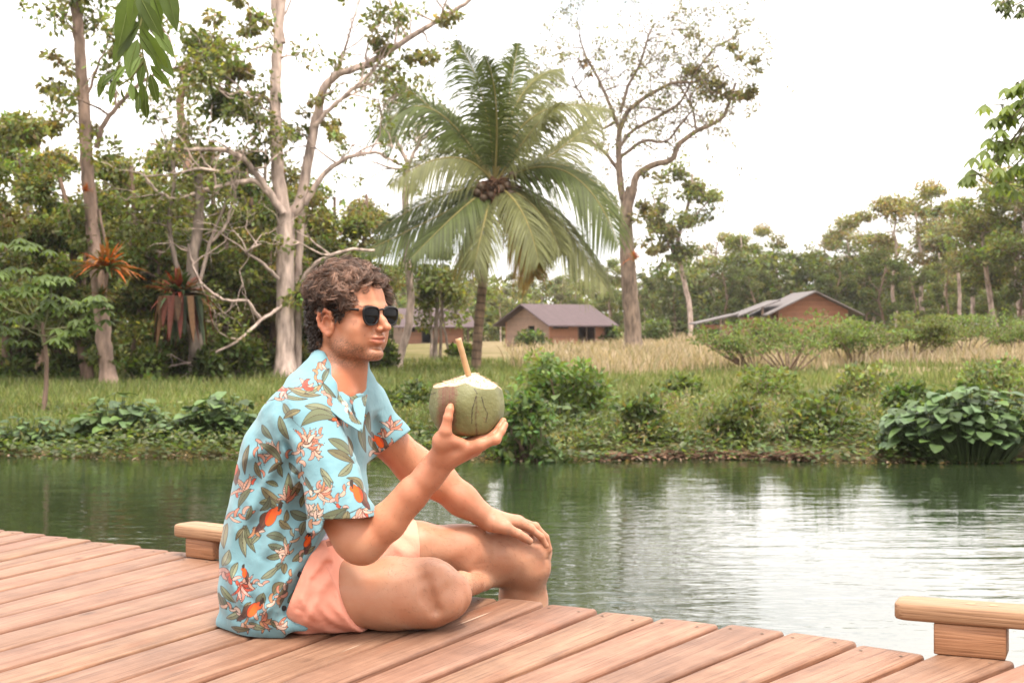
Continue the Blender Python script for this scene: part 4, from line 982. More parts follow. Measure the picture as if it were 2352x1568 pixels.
# right cabin: gable faces the camera, a lower porch roof steps down to the left
def right_cabin():
    d = 95; x, _, _ = P(1750, 0, d); gz = float(ground_z(np.array(x), np.array(d))); k = d / FPX
    root = tag(empty('cabin', (x, d, gz)), 'orange-brown cabin with a stepped grey roof among the shrubs on the right', 'cabin')
    X = lambda px: (px - 1750) * k
    Z = lambda py: CAMZ + (HZ - py) * k - gz
    g = MB(); a, b, c = X(1788), X(1948), X(1868)
    ze, zr = Z(712), Z(672)
    v = [(a, 0, -.3), (b, 0, -.3), (b, 0, ze), (c, 0, zr), (a, 0, ze)]; v += [(p, 6.5, q) for p, _, q in v]
    g.add(v, [(0, 3, 4)]); g.add(v, [(0, 1, 2, 3), (0, 4, 9, 5), (1, 6, 7, 2), (5, 9, 8, 6)])
    g.build('wall', M_WALL, root, False)
    rf = MB(); prism_roof(rf, a - .9, b + .9, -.9, 7.2, ze - .38, zr + .03, .09, 'Y'); rf.build('roof', M_ROOFG, root, False)
    # the long side roof falling away to the left in two steps
    for i, (xa, za, xb, zb, y0, y1) in enumerate([(X(1700), Z(728), X(1800), Z(690), 1.0, 6.5), (X(1605), Z(745), X(1705), Z(722), 1.4, 5.5)]):
        rf = MB(); v = [(xa, y0, za), (xb, y0, zb), (xb, y1, zb), (xa, y1, za)]; v += [(p, q, s + .09) for p, q, s in v]
        rf.add(v, [(0, 1, 2, 3), (4, 7, 6, 5), (0, 4, 5, 1), (1, 5, 6, 2), (2, 6, 7, 3), (3, 7, 4, 0)]); rf.build('porch_roof', M_ROOFG, root, False)
        w = MB(); wall_with_holes(w, xa + .3, xb - .02 - i * .3, -.3, min(za, zb) - .02, y0 + .6, .12, [(xa + .9, xa + 1.7, .3, 1.0)]); w.build('wall', M_WALL, root, False)
        for u in (0, .5):
            p = MB(); px_ = xa + .25 + u * (xb - xa); box(p, px_ - .07, px_ + .07, y0 + .1, y0 + .24, -.3, za + (zb - za) * u + .02 + (zb-za)*.2*(u>0) - .05); p.build('post', M_WOOD2, root, False)
    mb = MB(); box(mb, X(1625), X(1780), 3.0, 3.1, 0, 1.2); mb.build('interior', M_DARK, root, False)
right_cabin()

# ---------------------------------------------------------------- timber deck
def mat_wood(name, c1, c2, dark, scale=(1, 14, 14), rough=.62, knots=True):
    c1, c2, dark = [[q * ALB for q in w] for w in (c1, c2, dark)]
    m, nt, b = new_mat(name)
    tc = N(nt, 'ShaderNodeTexCoord'); oi = N(nt, 'ShaderNodeObjectInfo')
    ad = N(nt, 'ShaderNodeVectorMath', operation='MULTIPLY_ADD'); ad.inputs[1].default_value = (1, 1, 1)
    cb = N(nt, 'ShaderNodeCombineXYZ'); mu = N(nt, 'ShaderNodeMath', operation='MULTIPLY'); mu.inputs[1].default_value = 37.0
    nt.links.new(oi.outputs['Random'], mu.inputs[0]); nt.links.new(mu.outputs[0], cb.inputs[0]); nt.links.new(mu.outputs[0], cb.inputs[1])
    nt.links.new(tc.outputs['Object'], ad.inputs[0]); nt.links.new(cb.outputs[0], ad.inputs[2])
    mp = N(nt, 'ShaderNodeMapping'); mp.inputs['Scale'].default_value = scale; nt.links.new(ad.outputs[0], mp.inputs['Vector'])
    n0 = N(nt, 'ShaderNodeTexNoise', Scale=1.3, Detail=2.0); nt.links.new(ad.outputs[0], n0.inputs['Vector'])
    n1 = N(nt, 'ShaderNodeTexNoise', Scale=2.2, Detail=6.0, Roughness=.65, Distortion=.5); nt.links.new(mp.outputs[0], n1.inputs['Vector'])
    m2 = N(nt, 'ShaderNodeMapping'); m2.inputs['Scale'].default_value = (scale[0] * 2.2, scale[1] * 7, scale[2] * 7); nt.links.new(ad.outputs[0], m2.inputs['Vector'])
    n2 = N(nt, 'ShaderNodeTexNoise', Scale=2.0, Detail=3.0); nt.links.new(m2.outputs[0], n2.inputs['Vector'])
    r1 = N(nt, 'ShaderNodeValToRGB'); r1.color_ramp.elements[0].position = .32; r1.color_ramp.elements[1].position = .68; r1.color_ramp.elements[0].color = (*c1, 1); r1.color_ramp.elements[1].color = (*c2, 1)
    nt.links.new(n1.outputs['Fac'], r1.inputs['Fac'])
    r2 = N(nt, 'ShaderNodeValToRGB'); r2.color_ramp.elements[0].position = .30; r2.color_ramp.elements[1].position = .48; r2.color_ramp.elements[0].color = (.58, .50, .46, 1); r2.color_ramp.elements[1].color = (1, 1, 1, 1)
    nt.links.new(n2.outputs['Fac'], r2.inputs['Fac'])
    mx = N(nt, 'ShaderNodeMix', data_type='RGBA', blend_type='MULTIPLY'); mx.inputs[0].default_value = 1.0
    nt.links.new(r1.outputs[0], mx.inputs[6]); nt.links.new(r2.outputs[0], mx.inputs[7])
    # reddish unbleached patches
    r3 = N(nt, 'ShaderNodeValToRGB'); r3.color_ramp.elements[0].position = .60; r3.color_ramp.elements[1].position = .78; r3.color_ramp.elements[0].color = (0, 0, 0, 1); r3.color_ramp.elements[1].color = (.75, .75, .75, 1)
    m3 = N(nt, 'ShaderNodeMapping'); m3.inputs['Scale'].default_value = (2.4, 9, 9); nt.links.new(ad.outputs[0], m3.inputs['Vector'])
    n3 = N(nt, 'ShaderNodeTexNoise', Scale=1.0, Detail=3.0); nt.links.new(m3.outputs[0], n3.inputs['Vector']); nt.links.new(n3.outputs['Fac'], r3.inputs['Fac'])
    m4 = N(nt, 'ShaderNodeMix', data_type='RGBA'); nt.links.new(r3.outputs[0], m4.inputs[0]); nt.links.new(mx.outputs[2], m4.inputs[6]); m4.inputs[7].default_value = (*dark, 1)
    # grime in soft patches and pale scuffs along the grain
    ng_ = N(nt, 'ShaderNodeTexNoise', Scale=5.0, Detail=7.0, Roughness=.7); nt.links.new(ad.outputs[0], ng_.inputs['Vector'])
    rg = N(nt, 'ShaderNodeValToRGB'); rg.color_ramp.elements[0].position = .34; rg.color_ramp.elements[1].position = .60; rg.color_ramp.elements[0].color = (.72, .68, .66, 1); rg.color_ramp.elements[1].color = (1.04, 1.04, 1.05, 1); nt.links.new(ng_.outputs['Fac'], rg.inputs['Fac'])
    mgm = N(nt, 'ShaderNodeMix', data_type='RGBA', blend_type='MULTIPLY'); mgm.inputs[0].default_value = 1 if knots else .4; nt.links.new(m4.outputs[2], mgm.inputs[6]); nt.links.new(rg.outputs[0], mgm.inputs[7])
    m8 = N(nt, 'ShaderNodeMapping'); m8.inputs['Scale'].default_value = (1.6, 38, 38); nt.links.new(ad.outputs[0], m8.inputs['Vector'])
    n8 = N(nt, 'ShaderNodeTexNoise', Scale=1.5, Detail=2.0); nt.links.new(m8.outputs[0], n8.inputs['Vector'])
    r8 = N(nt, 'ShaderNodeValToRGB'); r8.color_ramp.elements[0].position = .70; r8.color_ramp.elements[1].position = .76; r8.color_ramp.elements[0].color = (0, 0, 0, 1); r8.color_ramp.elements[1].color = (.5, .5, .5, 1); nt.links.new(n8.outputs['Fac'], r8.inputs['Fac'])
    m9 = N(nt, 'ShaderNodeMix', data_type='RGBA'); nt.links.new(r8.outputs[0], m9.inputs[0]); nt.links.new(mgm.outputs[2], m9.inputs[6]); m9.inputs[7].default_value = (.50, .40, .30, 1)
    last = m9.outputs[2]
    if knots:
        mk = N(nt, 'ShaderNodeMapping'); mk.inputs['Scale'].default_value = (2.6, 8.0, 8.0); nt.links.new(ad.outputs[0], mk.inputs['Vector'])
        vo = N(nt, 'ShaderNodeTexVoronoi', Scale=1.0); nt.links.new(mk.outputs[0], vo.inputs['Vector'])
        rk = N(nt, 'ShaderNodeValToRGB'); e = rk.color_ramp.elements; e[0].position = .03; e[0].color = (.30, .2, .15, 1); e[1].position = .10; e[1].color = (1, 1, 1, 1)
        nt.links.new(vo.outputs['Distance'], rk.inputs['Fac'])
        m5 = N(nt, 'ShaderNodeMix', data_type='RGBA', blend_type='MULTIPLY'); m5.inputs[0].default_value = .8; nt.links.new(last, m5.inputs[6]); nt.links.new(rk.outputs[0], m5.inputs[7]); last = m5.outputs[2]
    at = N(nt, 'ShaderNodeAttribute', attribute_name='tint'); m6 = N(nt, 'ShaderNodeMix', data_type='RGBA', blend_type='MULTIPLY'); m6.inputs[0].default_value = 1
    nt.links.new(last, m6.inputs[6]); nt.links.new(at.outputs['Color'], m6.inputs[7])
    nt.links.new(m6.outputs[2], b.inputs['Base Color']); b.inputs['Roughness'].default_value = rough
    bp = N(nt, 'ShaderNodeBump', Strength=1.0, Distance=.0016); nt.links.new(n2.outputs['Fac'], bp.inputs['Height']); nt.links.new(bp.outputs[0], b.inputs['Normal'])
    return m
M_DECK = mat_wood('deck_cedar', (.275, .130, .070), (.43, .238, .146), (.33, .11, .04))
M_RAIL = mat_wood('rail_timber', (.42, .225, .11), (.54, .315, .175), (.42, .225, .11), knots=False)
M_BLOCK = mat_wood('block_timber', (.40, .17, .075), (.54, .265, .13), (.42, .19, .09), knots=False)

def G0(px, py):
    "point of the deck plane seen at px, py"
    d = CAMZ * FPX / (py - HZ); return np.array([(px - 1176) / FPX * d, d])
s1 = .23844; s3 = .23438; s5 = .21875
def c1(x, y): return (x * s1, 1194.4 + y * s1)
def c2(x, y): return (459.4 + x * s1, 1194.4 + y * s1)
def c3(x, y): return (918.75 + x * s3, 1286.25 + y * s3)
def c4(x, y): return (1378.1 + x * s3, 1286.25 + y * s3)
def c5(x, y): return (1837.5 + x * s5, 1286.25 + y * s5)
gaps = [ # far end (on the water side), and a nearer point, both in photo columns and rows
 (c1(95, 85), c1(0, 108)), (c1(280, 103), c1(0, 165)), (c1(490, 130), c1(0, 240)), (c1(705, 155), c1(0, 310)), (c1(925, 185), c1(0, 390)), (c1(1155, 212), c1(0, 470)), (c1(1405, 240), c1(0, 555)), (c1(1668, 280), c1(0, 668)),
 (c1(1950, 308), c1(0, 790)), (c1(2210, 375), c1(0, 925)), (None, c1(2090, 545), c1(0, 1080)), (None, c1(2070, 700), c1(0, 1248)), (None, c1(2090, 850), c1(0, 1450)), (None, c2(300, 990), c1(310, 1568)),
 (None, c2(600, 1100), c1(1080, 1568)), (None, c2(1400, 1045), c2(0, 1568)), (c3(1003, 368), c2(1880, 1165), c2(850, 1568)), (c3(1480, 410), c3(0, 1050)), (c3(2012, 475), c3(300, 1203)), (c4(603, 550), c3(970, 1203)), (c4(1237, 622), c4(0, 1125)),
 (c4(1877, 690), c4(620, 1203)), (c5(682, 850), c4(1550, 1203)), (c5(1395, 985), c5(640, 1289)), (c5(2352, 1065), c5(1750, 1289))]
# world lines: a near point and a direction for every gap; directions are smoothed so the boards fan evenly
lines = []
for g in gaps:
    if g[0] is None: A, B = G0(*g[1]), G0(*g[2])
    else: A, B = G0(*g[0]), G0(*g[-1])
    dv = (A - B) / np.linalg.norm(A - B); lines.append([A, B, dv])
ang = np.array([math.atan2(l[2][1], l[2][0]) for l in lines]); n_ = len(ang); pf = np.polyfit(np.arange(n_), ang, 2); angs = np.polyval(pf, np.arange(n_))
if 0: print('angles', np.degrees(ang).round(1), np.degrees(angs).round(1))
# far ends of the hidden gaps: interpolate along the edge
ends = {}
for i, g in enumerate(gaps):
    if g[0] is not None: ends[i] = G0(*g[0])
ex = np.interp(np.arange(n_), list(ends), [e[0] for e in ends.values()]); ey = np.interp(np.arange(n_), list(ends), [e[1] for e in ends.values()])
LN = []
for i in range(n_):
    A, B, dv = lines[i]; dv = np.array([cos(angs[i] * .3 + ang[i] * .7), sin(angs[i] * .3 + ang[i] * .7)]); M_ = (A + B) / 2
    if i in ends: end = ends[i]
    else: end = M_ + dv * np.dot(np.array([ex[i], ey[i]]) - M_, dv)
    LN.append((end, dv))
# carry on beyond the frame on both sides
for k in range(5):
    e0, d0 = LN[0]; e1, d1 = LN[1]; LN.insert(0, (e0 * 2 - e1, d0))
for k in range(4):
    e0, d0 = LN[-1]; e1, d1 = LN[-2]; LN.append((e0 * 2 - e1, d0))
deck = tag(empty('timber_deck', (0, 0, 0)), 'reddish timber deck of fanned boards jutting over the river', 'deck')
r = np.random.default_rng(3)
for i in range(1, len(LN)):
    (ea, da), (eb, db) = LN[i - 1], LN[i]
    na = np.array([da[1], -da[0]]); nb2 = np.array([db[1], -db[0]])
    gap = (.008 if i < 22 else .014) + .004 * r.random()
    axis = (da + db); axis /= np.linalg.norm(axis)
    R1 = eb - nb2 * gap; 
    perp = np.array([axis[1], -axis[0]])
    # back-left corner: on line a, level with R1 along the board
    t = np.dot(R1 - ea, axis) / np.dot(da, axis); L1 = ea + da * t + na * .002
    near = 6.0 if i < 20 else 5.0
    L0 = L1 - da * near; R0 = R1 - db * near
    o = (L1 + R1) / 2; rz = math.atan2(axis[1], axis[0])
    def loc(p): q = p - o; return np.array([q[0] * axis[0] + q[1] * axis[1], -q[0] * axis[1] + q[1] * axis[0]])
    c = [loc(L0), loc(R0), loc(R1), loc(L1)]
    # cross-section with rounded shoulders, lofted along the board and rounded at the far end
    bw = .008; T = .038
    prof = [(0, -T, 0), (0, -bw, 0), (.3, -bw * .3, 0), (1, 0, 0)]
    mb = MB(); segs = 26
    tt = np.concatenate([np.linspace(0, .995, segs), [.9985, 1.0]])
    drop = np.zeros(len(tt)); drop[-2] = .0015; drop[-1] = bw; ins = np.zeros(len(tt)); ins[-1] = bw * .6; ins[-2] = .001
    rows = []
    wob = r.normal(size=len(tt)) * .0006; hz = r.uniform(-.0015, .0015)
    for u, dp, it, w_ in zip(tt, drop, ins, wob):
        l = c[0] + (c[3] - c[0]) * u; q = c[1] + (c[2] - c[1]) * u
        l = l + [0, w_ - it]; q = q + [0, -w_ + it]      # local y: left side is +y
        W = q - l; wl = np.linalg.norm(W); W = W / wl
        ring = [(*(l), -T), (*(l), -bw - dp + hz), (*(l + W * bw * .35), -bw * .3 - dp + hz), (*(l + W * bw), -dp + hz), (*((l + q) / 2), -dp + .0006 + hz), (*(q - W * bw), -dp + hz), (*(q - W * bw * .35), -bw * .3 - dp + hz), (*(q), -bw - dp + hz), (*(q), -T)]
        rows.append(ring)
    v = np.array(rows).reshape(-1, 3); K = 9
    ii = np.arange(len(tt) - 1)[:, None] * K + np.arange(K - 1)[None]
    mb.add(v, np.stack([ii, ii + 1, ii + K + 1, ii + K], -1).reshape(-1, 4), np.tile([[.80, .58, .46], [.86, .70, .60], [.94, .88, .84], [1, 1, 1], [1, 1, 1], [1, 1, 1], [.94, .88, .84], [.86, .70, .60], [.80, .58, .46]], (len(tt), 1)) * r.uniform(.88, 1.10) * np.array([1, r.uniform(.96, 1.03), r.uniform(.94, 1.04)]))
    e = (len(tt) - 1) * K; idx = list(range(e, e + K))
    mb.f3.append(np.array([(idx[0], idx[j], idx[j + 1]) for j in range(1, K - 1)]))
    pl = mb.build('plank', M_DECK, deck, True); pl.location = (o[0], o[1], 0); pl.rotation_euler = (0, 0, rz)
    # screw heads near the far end
    wdt = np.linalg.norm(c[3] - c[2])
    for s_ in (-1, 1):
        sm = MB(); u = np.arange(10) * 2 * pi / 10
        sm.add(np.vstack([np.stack([np.cos(u) * .0045, np.sin(u) * .0045, u * 0], 1), [[0, 0, -.0012]]]), [(10, j, (j + 1) % 10) for j in range(10)], (1, 1, 1))
        so = sm.build('screw_head', M_WOOD2, pl, False); so.location = (-.06 + r.normal() * .006, s_ * wdt * .30, .0012)
# joists under the boards
for k_ in range(3):
    mb = MB(); pts = np.array([LN[i][0] - LN[i][1] * (.10 + k_ * 1.4) for i in range(len(LN))])
    for a, b in zip(pts[:-1], pts[1:]):
        t = b - a; nn = np.array([-t[1], t[0]]) / np.linalg.norm(t) * .03
        v = [(*(a - nn), -.24), (*(b - nn), -.24), (*(b + nn), -.24), (*(a + nn), -.24), (*(a - nn), -.038), (*(b - nn), -.038), (*(b + nn), -.038), (*(a + nn), -.038)]
        mb.add(v, [(0, 3, 2, 1), (4, 5, 6, 7), (0, 1, 5, 4), (2, 3, 7, 6)])
    mb.build('joist', M_BLOCK, deck, False)
for i in range(2, len(LN), 7):
    mb = MB(); p = LN[i][0] - LN[i][1] * .12; mb.tube([(*p, -2.4), (*p, -.05)], .07, 12); mb.build('pile', M_BLOCK, deck)

def rounded_bar(L, W, H, rad_end, bev=.007):
    "bar along +x from 0, width along y, rounded plan corners at x=0"
    pts = []
    for a in np.linspace(pi, 1.5 * pi, 6): pts.append((rad_end + rad_end * cos(a), -W / 2 + rad_end + rad_end * sin(a)))
    pts += [(L, -W / 2), (L, W / 2)]
    for a in np.linspace(.5 * pi, pi, 6): pts.append((rad_end + rad_end * cos(a), W / 2 - rad_end + rad_end * sin(a)))
    pts = np.array(pts); cen = np.array([L / 2, 0]); n = len(pts); mb = MB()
    rings = []
    for (z, ins) in ((0, bev), (bev * .3, bev * .3), (bev, 0), (H - bev, 0), (H - bev * .3, bev * .3), (H, bev), (H, bev * 1.6)):
        q = pts.copy(); q[:, 0] = np.where(q[:, 0] > L / 2, q[:, 0] - ins, q[:, 0] + ins); q[:, 1] -= np.sign(q[:, 1]) * ins
        rings.append(np.column_stack([q, np.full(n, z)]))
    v = np.vstack(rings); m = len(rings); i = np.arange(m - 1)[:, None] * n; j = np.arange(n)[None]
    mb.add(v, np.stack([i + j, i + (j + 1) % n, i + n + (j + 1) % n, i + n + j], -1).reshape(-1, 4))
    top = np.vstack([rings[-1], [[L / 2, 0, H]]]); mb.add(top, [(k, (k + 1) % n, n) for k in range(n)])
    bot = np.vstack([rings[0], [[L / 2, 0, 0]]]); mb.add(bot, [((k + 1) % n, k, n) for k in range(n)])
    return mb
def curb(label, A, B, depth, capL, over, hb, plug_at, capend=None):
    "A, B: front lower corners of the block (world xy)"
    A = np.array(A); B = np.array(B); u = (B - A) / np.linalg.norm(B - A); w = np.linalg.norm(B - A)
    root = tag(empty('deck_curb', (A[0], A[1], 0), math.atan2(u[1], u[0])), label, 'kerb rail')
    b = rounded_bar(w, depth, hb - .002, .004, .003); o = b.build('block', M_BLOCK, root, True); o.location = (0, depth / 2, .0015)
    c = rounded_bar(capL, depth + .012, .038, .022); o = c.build('cap', M_RAIL, root, True); o.location = (-over, depth / 2, hb)
    for k in plug_at:
        mb = MB(); a = np.arange(20) * 2 * pi / 20
        mb.add(np.vstack([np.stack([np.cos(a) * .0105, np.sin(a) * .0105, a * 0], 1), [[0, 0, .0006]]]), [(j, (j + 1) % 20, 20) for j in range(20)], (1.45, 1.5, 1.6))
        p = mb.build('wood_plug', M_RAIL, o, True); p.location = (k, 0, .0387)
    return root
curb('low timber kerb rail with two pale plugs at the right edge of the deck', (.894, 3.017), (1.027, 2.959), .085, .9, .083, .068, (.155, .20))
curb('low timber kerb rail on the deck behind the man\'s back', (-.984, 4.283), (-.888, 4.216), .085, .42, .055, .058, (.12, .16))
# ---------------------------------------------------------------- implicit-surface body building
class Field:
    "distance field on a rectilinear grid"
    def __init__(s, xs, ys, zs):
        s.a = [np.asarray(q, np.float32) for q in (xs, ys, zs)]
        s.v = np.full([len(q) for q in s.a], .2, np.float32)
    def win(s, lo, hi):
        sl = []
        for q, l, h in zip(s.a, lo, hi):
            i0 = max(0, int(np.searchsorted(q, l)) - 1); i1 = min(len(q), int(np.searchsorted(q, h)) + 1)
            if i1 <= i0: return None
            sl.append(slice(i0, i1))
        return tuple(sl)
    def pts(s, sl):
        return s.a[0][sl[0]][:, None, None], s.a[1][sl[1]][None, :, None], s.a[2][sl[2]][None, None, :]
    def put(s, sl, d, k, op):
        v = s.v[sl]
        if op == 'add':
            h = np.maximum(k - np.abs(v - d), 0) / k
            s.v[sl] = np.minimum(v, d) - h * h * k * .25
        elif op == 'sub':
            d = -d; h = np.maximum(k - np.abs(v - d), 0) / k
            s.v[sl] = np.maximum(v, d) + h * h * k * .25
        elif op == 'disp':
            s.v[sl] = v + d
    def cone(s, a, b, r0, r1, k=.02, op='add', flat=None, ff=1.0):
        "round cone from a to b; flat: direction squashed by ff"
        a = np.asarray(a, float); b = np.asarray(b, float); m = max(r0, r1) * max(1, ff) + k + .008
        sl = s.win(np.minimum(a, b) - m, np.maximum(a, b) + m)
        if sl is None: return
        X, Y, Z = s.pts(sl); ab = b - a; L2 = float(ab @ ab) + 1e-12
        t = np.clip(((X - a[0]) * ab[0] + (Y - a[1]) * ab[1] + (Z - a[2]) * ab[2]) / L2, 0, 1).astype(np.float32)
        dx = X - (a[0] + t * ab[0]); dy = Y - (a[1] + t * ab[1]); dz = Z - (a[2] + t * ab[2])
        q = dx * dx + dy * dy + dz * dz
        if flat is not None:
            n = np.asarray(flat, float); n = n / np.linalg.norm(n); c = dx * n[0] + dy * n[1] + dz * n[2]
            q = q + c * c * (1 / ff ** 2 - 1)
        d = np.sqrt(np.maximum(q, 0)) - (r0 + (r1 - r0) * t)
        s.put(sl, d.astype(np.float32), k, op)
    def chain(s, pts, rad, k=.02, op='add', flat=None, ff=1.0):
        for i in range(len(pts) - 1): s.cone(pts[i], pts[i + 1], rad[i], rad[i + 1], k, op, flat, ff)
    def ball(s, c, r, k=.02, op='add', M=None):
        "ellipsoid; r three radii along the rows of M"
        c = np.asarray(c, float); r = np.ones(3) * r; M = np.eye(3) if M is None else M
        m = r.max() + k + .008; sl = s.win(c - m, c + m)
        if sl is None: return
        X, Y, Z = s.pts(sl); X = X - c[0]; Y = Y - c[1]; Z = Z - c[2]
        q = [X * M[i][0] + Y * M[i][1] + Z * M[i][2] for i in range(3)]
        k0 = np.sqrt(sum((q[i] / r[i]) ** 2 for i in range(3))); k1 = np.sqrt(sum((q[i] / r[i] ** 2) ** 2 for i in range(3)))
        s.put(sl, (k0 * (k0 - 1) / (k1 + 1e-6)).astype(np.float32), k, op)
    def cutplane(s, p, n, lo, hi, k=.002):
        "remove what lies on the side n points to, inside the box lo..hi"
        sl = s.win(lo, hi); X, Y, Z = s.pts(sl); n = np.asarray(n, float); n = n / np.linalg.norm(n)
        d = -((X - p[0]) * n[0] + (Y - p[1]) * n[1] + (Z - p[2]) * n[2])
        s.put(sl, np.broadcast_to(d, s.v[sl].shape).astype(np.float32), k, 'sub')
    def surface(s):
        v = s.v; ins = v < 0
        S = np.zeros([q - 1 for q in v.shape], np.uint8)
        for i in (0, 1):
            for j in (0, 1):
                for k in (0, 1):
                    S += ins[i:ins.shape[0] - 1 + i, j:ins.shape[1] - 1 + j, k:ins.shape[2] - 1 + k]
        act = (S > 0) & (S < 8); ci, cj, ck = np.nonzero(act); n = len(ci); dims = act.shape
        flat = (ci.astype(np.int64) * dims[1] + cj) * dims[2] + ck
        acc = np.zeros((n, 3)); cnt = np.zeros(n)
        for ax in range(3):
            for o1 in (0, 1):
                for o2 in (0, 1):
                    o = [0, 0, 0]; oth = [q for q in range(3) if q != ax]; o[oth[0]] = o1; o[oth[1]] = o2
                    a = [ci + o[0], cj + o[1], ck + o[2]]; b = [q.copy() for q in a]; b[ax] = b[ax] + 1
                    va = v[a[0], a[1], a[2]]; vb = v[b[0], b[1], b[2]]; m = (va < 0) != (vb < 0)
                    t = np.where(m, va / np.where(m, va - vb, 1), 0)
                    p = np.stack([s.a[q][a[q]] for q in range(3)], 1).astype(float); p[:, ax] += t * (s.a[ax][b[ax]] - s.a[ax][a[ax]])
                    acc[m] += p[m]; cnt[m] += 1
        V = acc / cnt[:, None]; faces = []
        for ax in range(3):
            a = [slice(None)] * 3; b = [slice(None)] * 3; a[ax] = slice(0, -1); b[ax] = slice(1, None)
            A = ins[tuple(a)]; B = ins[tuple(b)]; o1, o2 = [q for q in range(3) if q != ax]
            e = np.nonzero(A != B); e = [q.astype(np.int64) for q in e]
            ok = (e[o1] > 0) & (e[o2] > 0) & (e[o1] < v.shape[o1] - 1) & (e[o2] < v.shape[o2] - 1); e = [q[ok] for q in e]; sg = A[tuple(e)]
            def idx(d1, d2):
                c = [q.copy() for q in e]; c[o1] -= d1; c[o2] -= d2
                return np.searchsorted(flat, (c[0] * dims[1] + c[1]) * dims[2] + c[2])
            q = np.stack([idx(0, 0), idx(1, 0), idx(1, 1), idx(0, 1)], 1)
            if ax == 1: sg = ~sg
            q[sg] = q[sg]; q[~sg] = q[~sg][:, ::-1]
            faces.append(q)
        return V, np.vstack(faces)

def relax(V, F, it=2, w=.5):
    n = len(V)
    e = np.vstack([F[:, [0, 1]], F[:, [1, 2]], F[:, [2, 3]], F[:, [3, 0]]])
    for _ in range(it):
        acc = np.zeros((n, 3)); cnt = np.zeros(n)
        for k in range(3): acc[:, k] = np.bincount(e[:, 0], V[e[:, 1], k], n) + np.bincount(e[:, 1], V[e[:, 0], k], n)
        cnt = np.bincount(e[:, 0], minlength=n) + np.bincount(e[:, 1], minlength=n)
        V = V * (1 - w) + w * acc / np.maximum(cnt, 1)[:, None]
    return V

def subdivide(V, F):
    "split every quad in four"
    n = len(V); e = np.vstack([F[:, [0, 1]], F[:, [1, 2]], F[:, [2, 3]], F[:, [3, 0]]]); es = np.sort(e, 1)
    key = es[:, 0].astype(np.int64) * n + es[:, 1]; u, inv = np.unique(key, return_inverse=True)
    em = (V[u // n] + V[u % n]) / 2; fc = V[F].mean(1); m = len(F); inv = inv.reshape(4, m) + n; ic = np.arange(m) + n + len(u)
    q = [np.stack([F[:, k], inv[k], ic, inv[(k + 3) % 4]], 1) for k in range(4)]
    return np.vstack([V, em, fc]), np.vstack(q)

def normals(V, F):
    fn = np.cross(V[F[:, 2]] - V[F[:, 0]], V[F[:, 3]] - V[F[:, 1]]); N_ = np.zeros_like(V)
    for k in range(4):
        for c in range(3): N_[:, c] += np.bincount(F[:, k], fn[:, c], len(V))
    return N_ / (np.linalg.norm(N_, axis=1, keepdims=True) + 1e-12)

def project(V):
    "photo columns and rows of world points, used only to measure where a garment's pattern sits"
    return 1176 + V[:, 0] / V[:, 1] * FPX, HZ - (V[:, 2] - CAMZ) / V[:, 1] * FPX

# ---------------------------------------------------------------- head frame: f forward, s to his right (nearer the camera), u up
HA = R(34)
Hf = np.array([cos(HA), -sin(HA), 0]); Hs = np.array([-sin(HA), -cos(HA), 0]); Hu = np.array([0, 0, 1.0]); HM = np.array([Hf, Hs, Hu])
HO = P(794, 742, 3.36)
def Hd(f, s, u): return HO + f * Hf + s * Hs + u * Hu

xs = np.arange(-.72, .16, .0025); ysb = np.arange(2.93, 3.95, .0027)
zs = np.concatenate([np.arange(-.46, -.02, .006), np.arange(-.02, .36, .003), np.arange(.36, .87, .0021)])
B = Field(xs, ysb, zs)

# torso under the clothes
B.chain([P(650, 1370, 3.39), P(655, 1200, 3.39), P(690, 1050, 3.38), P(735, 965, 3.37)], [.095, .085, .090, .082], .04)
B.cone(P(735, 965, 3.24), P(800, 955, 3.50), .055, .050, .05)
B.cone(P(690, 1365, 3.28), P(700, 1345, 3.48), .085, .085, .05)
# neck
B.cone(P(762, 905, 3.37), Hd(-.022, 0, -.03), .066, .056, .04)
B.cone(P(793, 915, 3.36), Hd(.022, 0, -.045), .045, .040, .03)
B.cone(P(752, 880, 3.33), P(720, 930, 3.24), .045, .04, .05)
B.cone(P(765, 868, 3.31), P(800, 908, 3.30), .012, .011, .03)        # neck muscle
# skull and face
B.ball(Hd(.002, 0, .044), (.094, .074, .086), .02, M=HM)
B.ball(Hd(-.028, 0, .006), (.062, .060, .058), .03, M=HM)
B.ball(Hd(.040, 0, .050), (.056, .060, .058), .02, M=HM)
B.ball(Hd(.046, 0, -.014), (.050, .053, .062), .03, M=HM)
for q in (-1, 1):
    B.cone(Hd(.006, .052 * q, -.030), Hd(.034, .046 * q, -.056), .019, .016, .018)
    B.cone(Hd(.034, .046 * q, -.056), Hd(.082, .014 * q, -.074), .016, .012, .018)
    B.ball(Hd(.068, .040 * q, -.010), (.022, .022, .020), .025, M=HM)
    B.cone(Hd(.096, .010 * q, .034), Hd(.078, .046 * q, .033), .010, .011, .014)
    B.ball(Hd(.066, .038 * q, -.040), (.022, .016, .024), .025, M=HM)
    B.ball(Hd(.100, .031 * q, .014), (.012, .018, .011), .014, op='sub', M=HM)
    B.ball(Hd(.078, .031 * q, .016), .0125, .006)
B.ball(Hd(.093, 0, -.072), (.015, .019, .014), .014, M=HM)
B.ball(Hd(.094, 0, -.036), (.013, .024, .018), .014, M=HM)
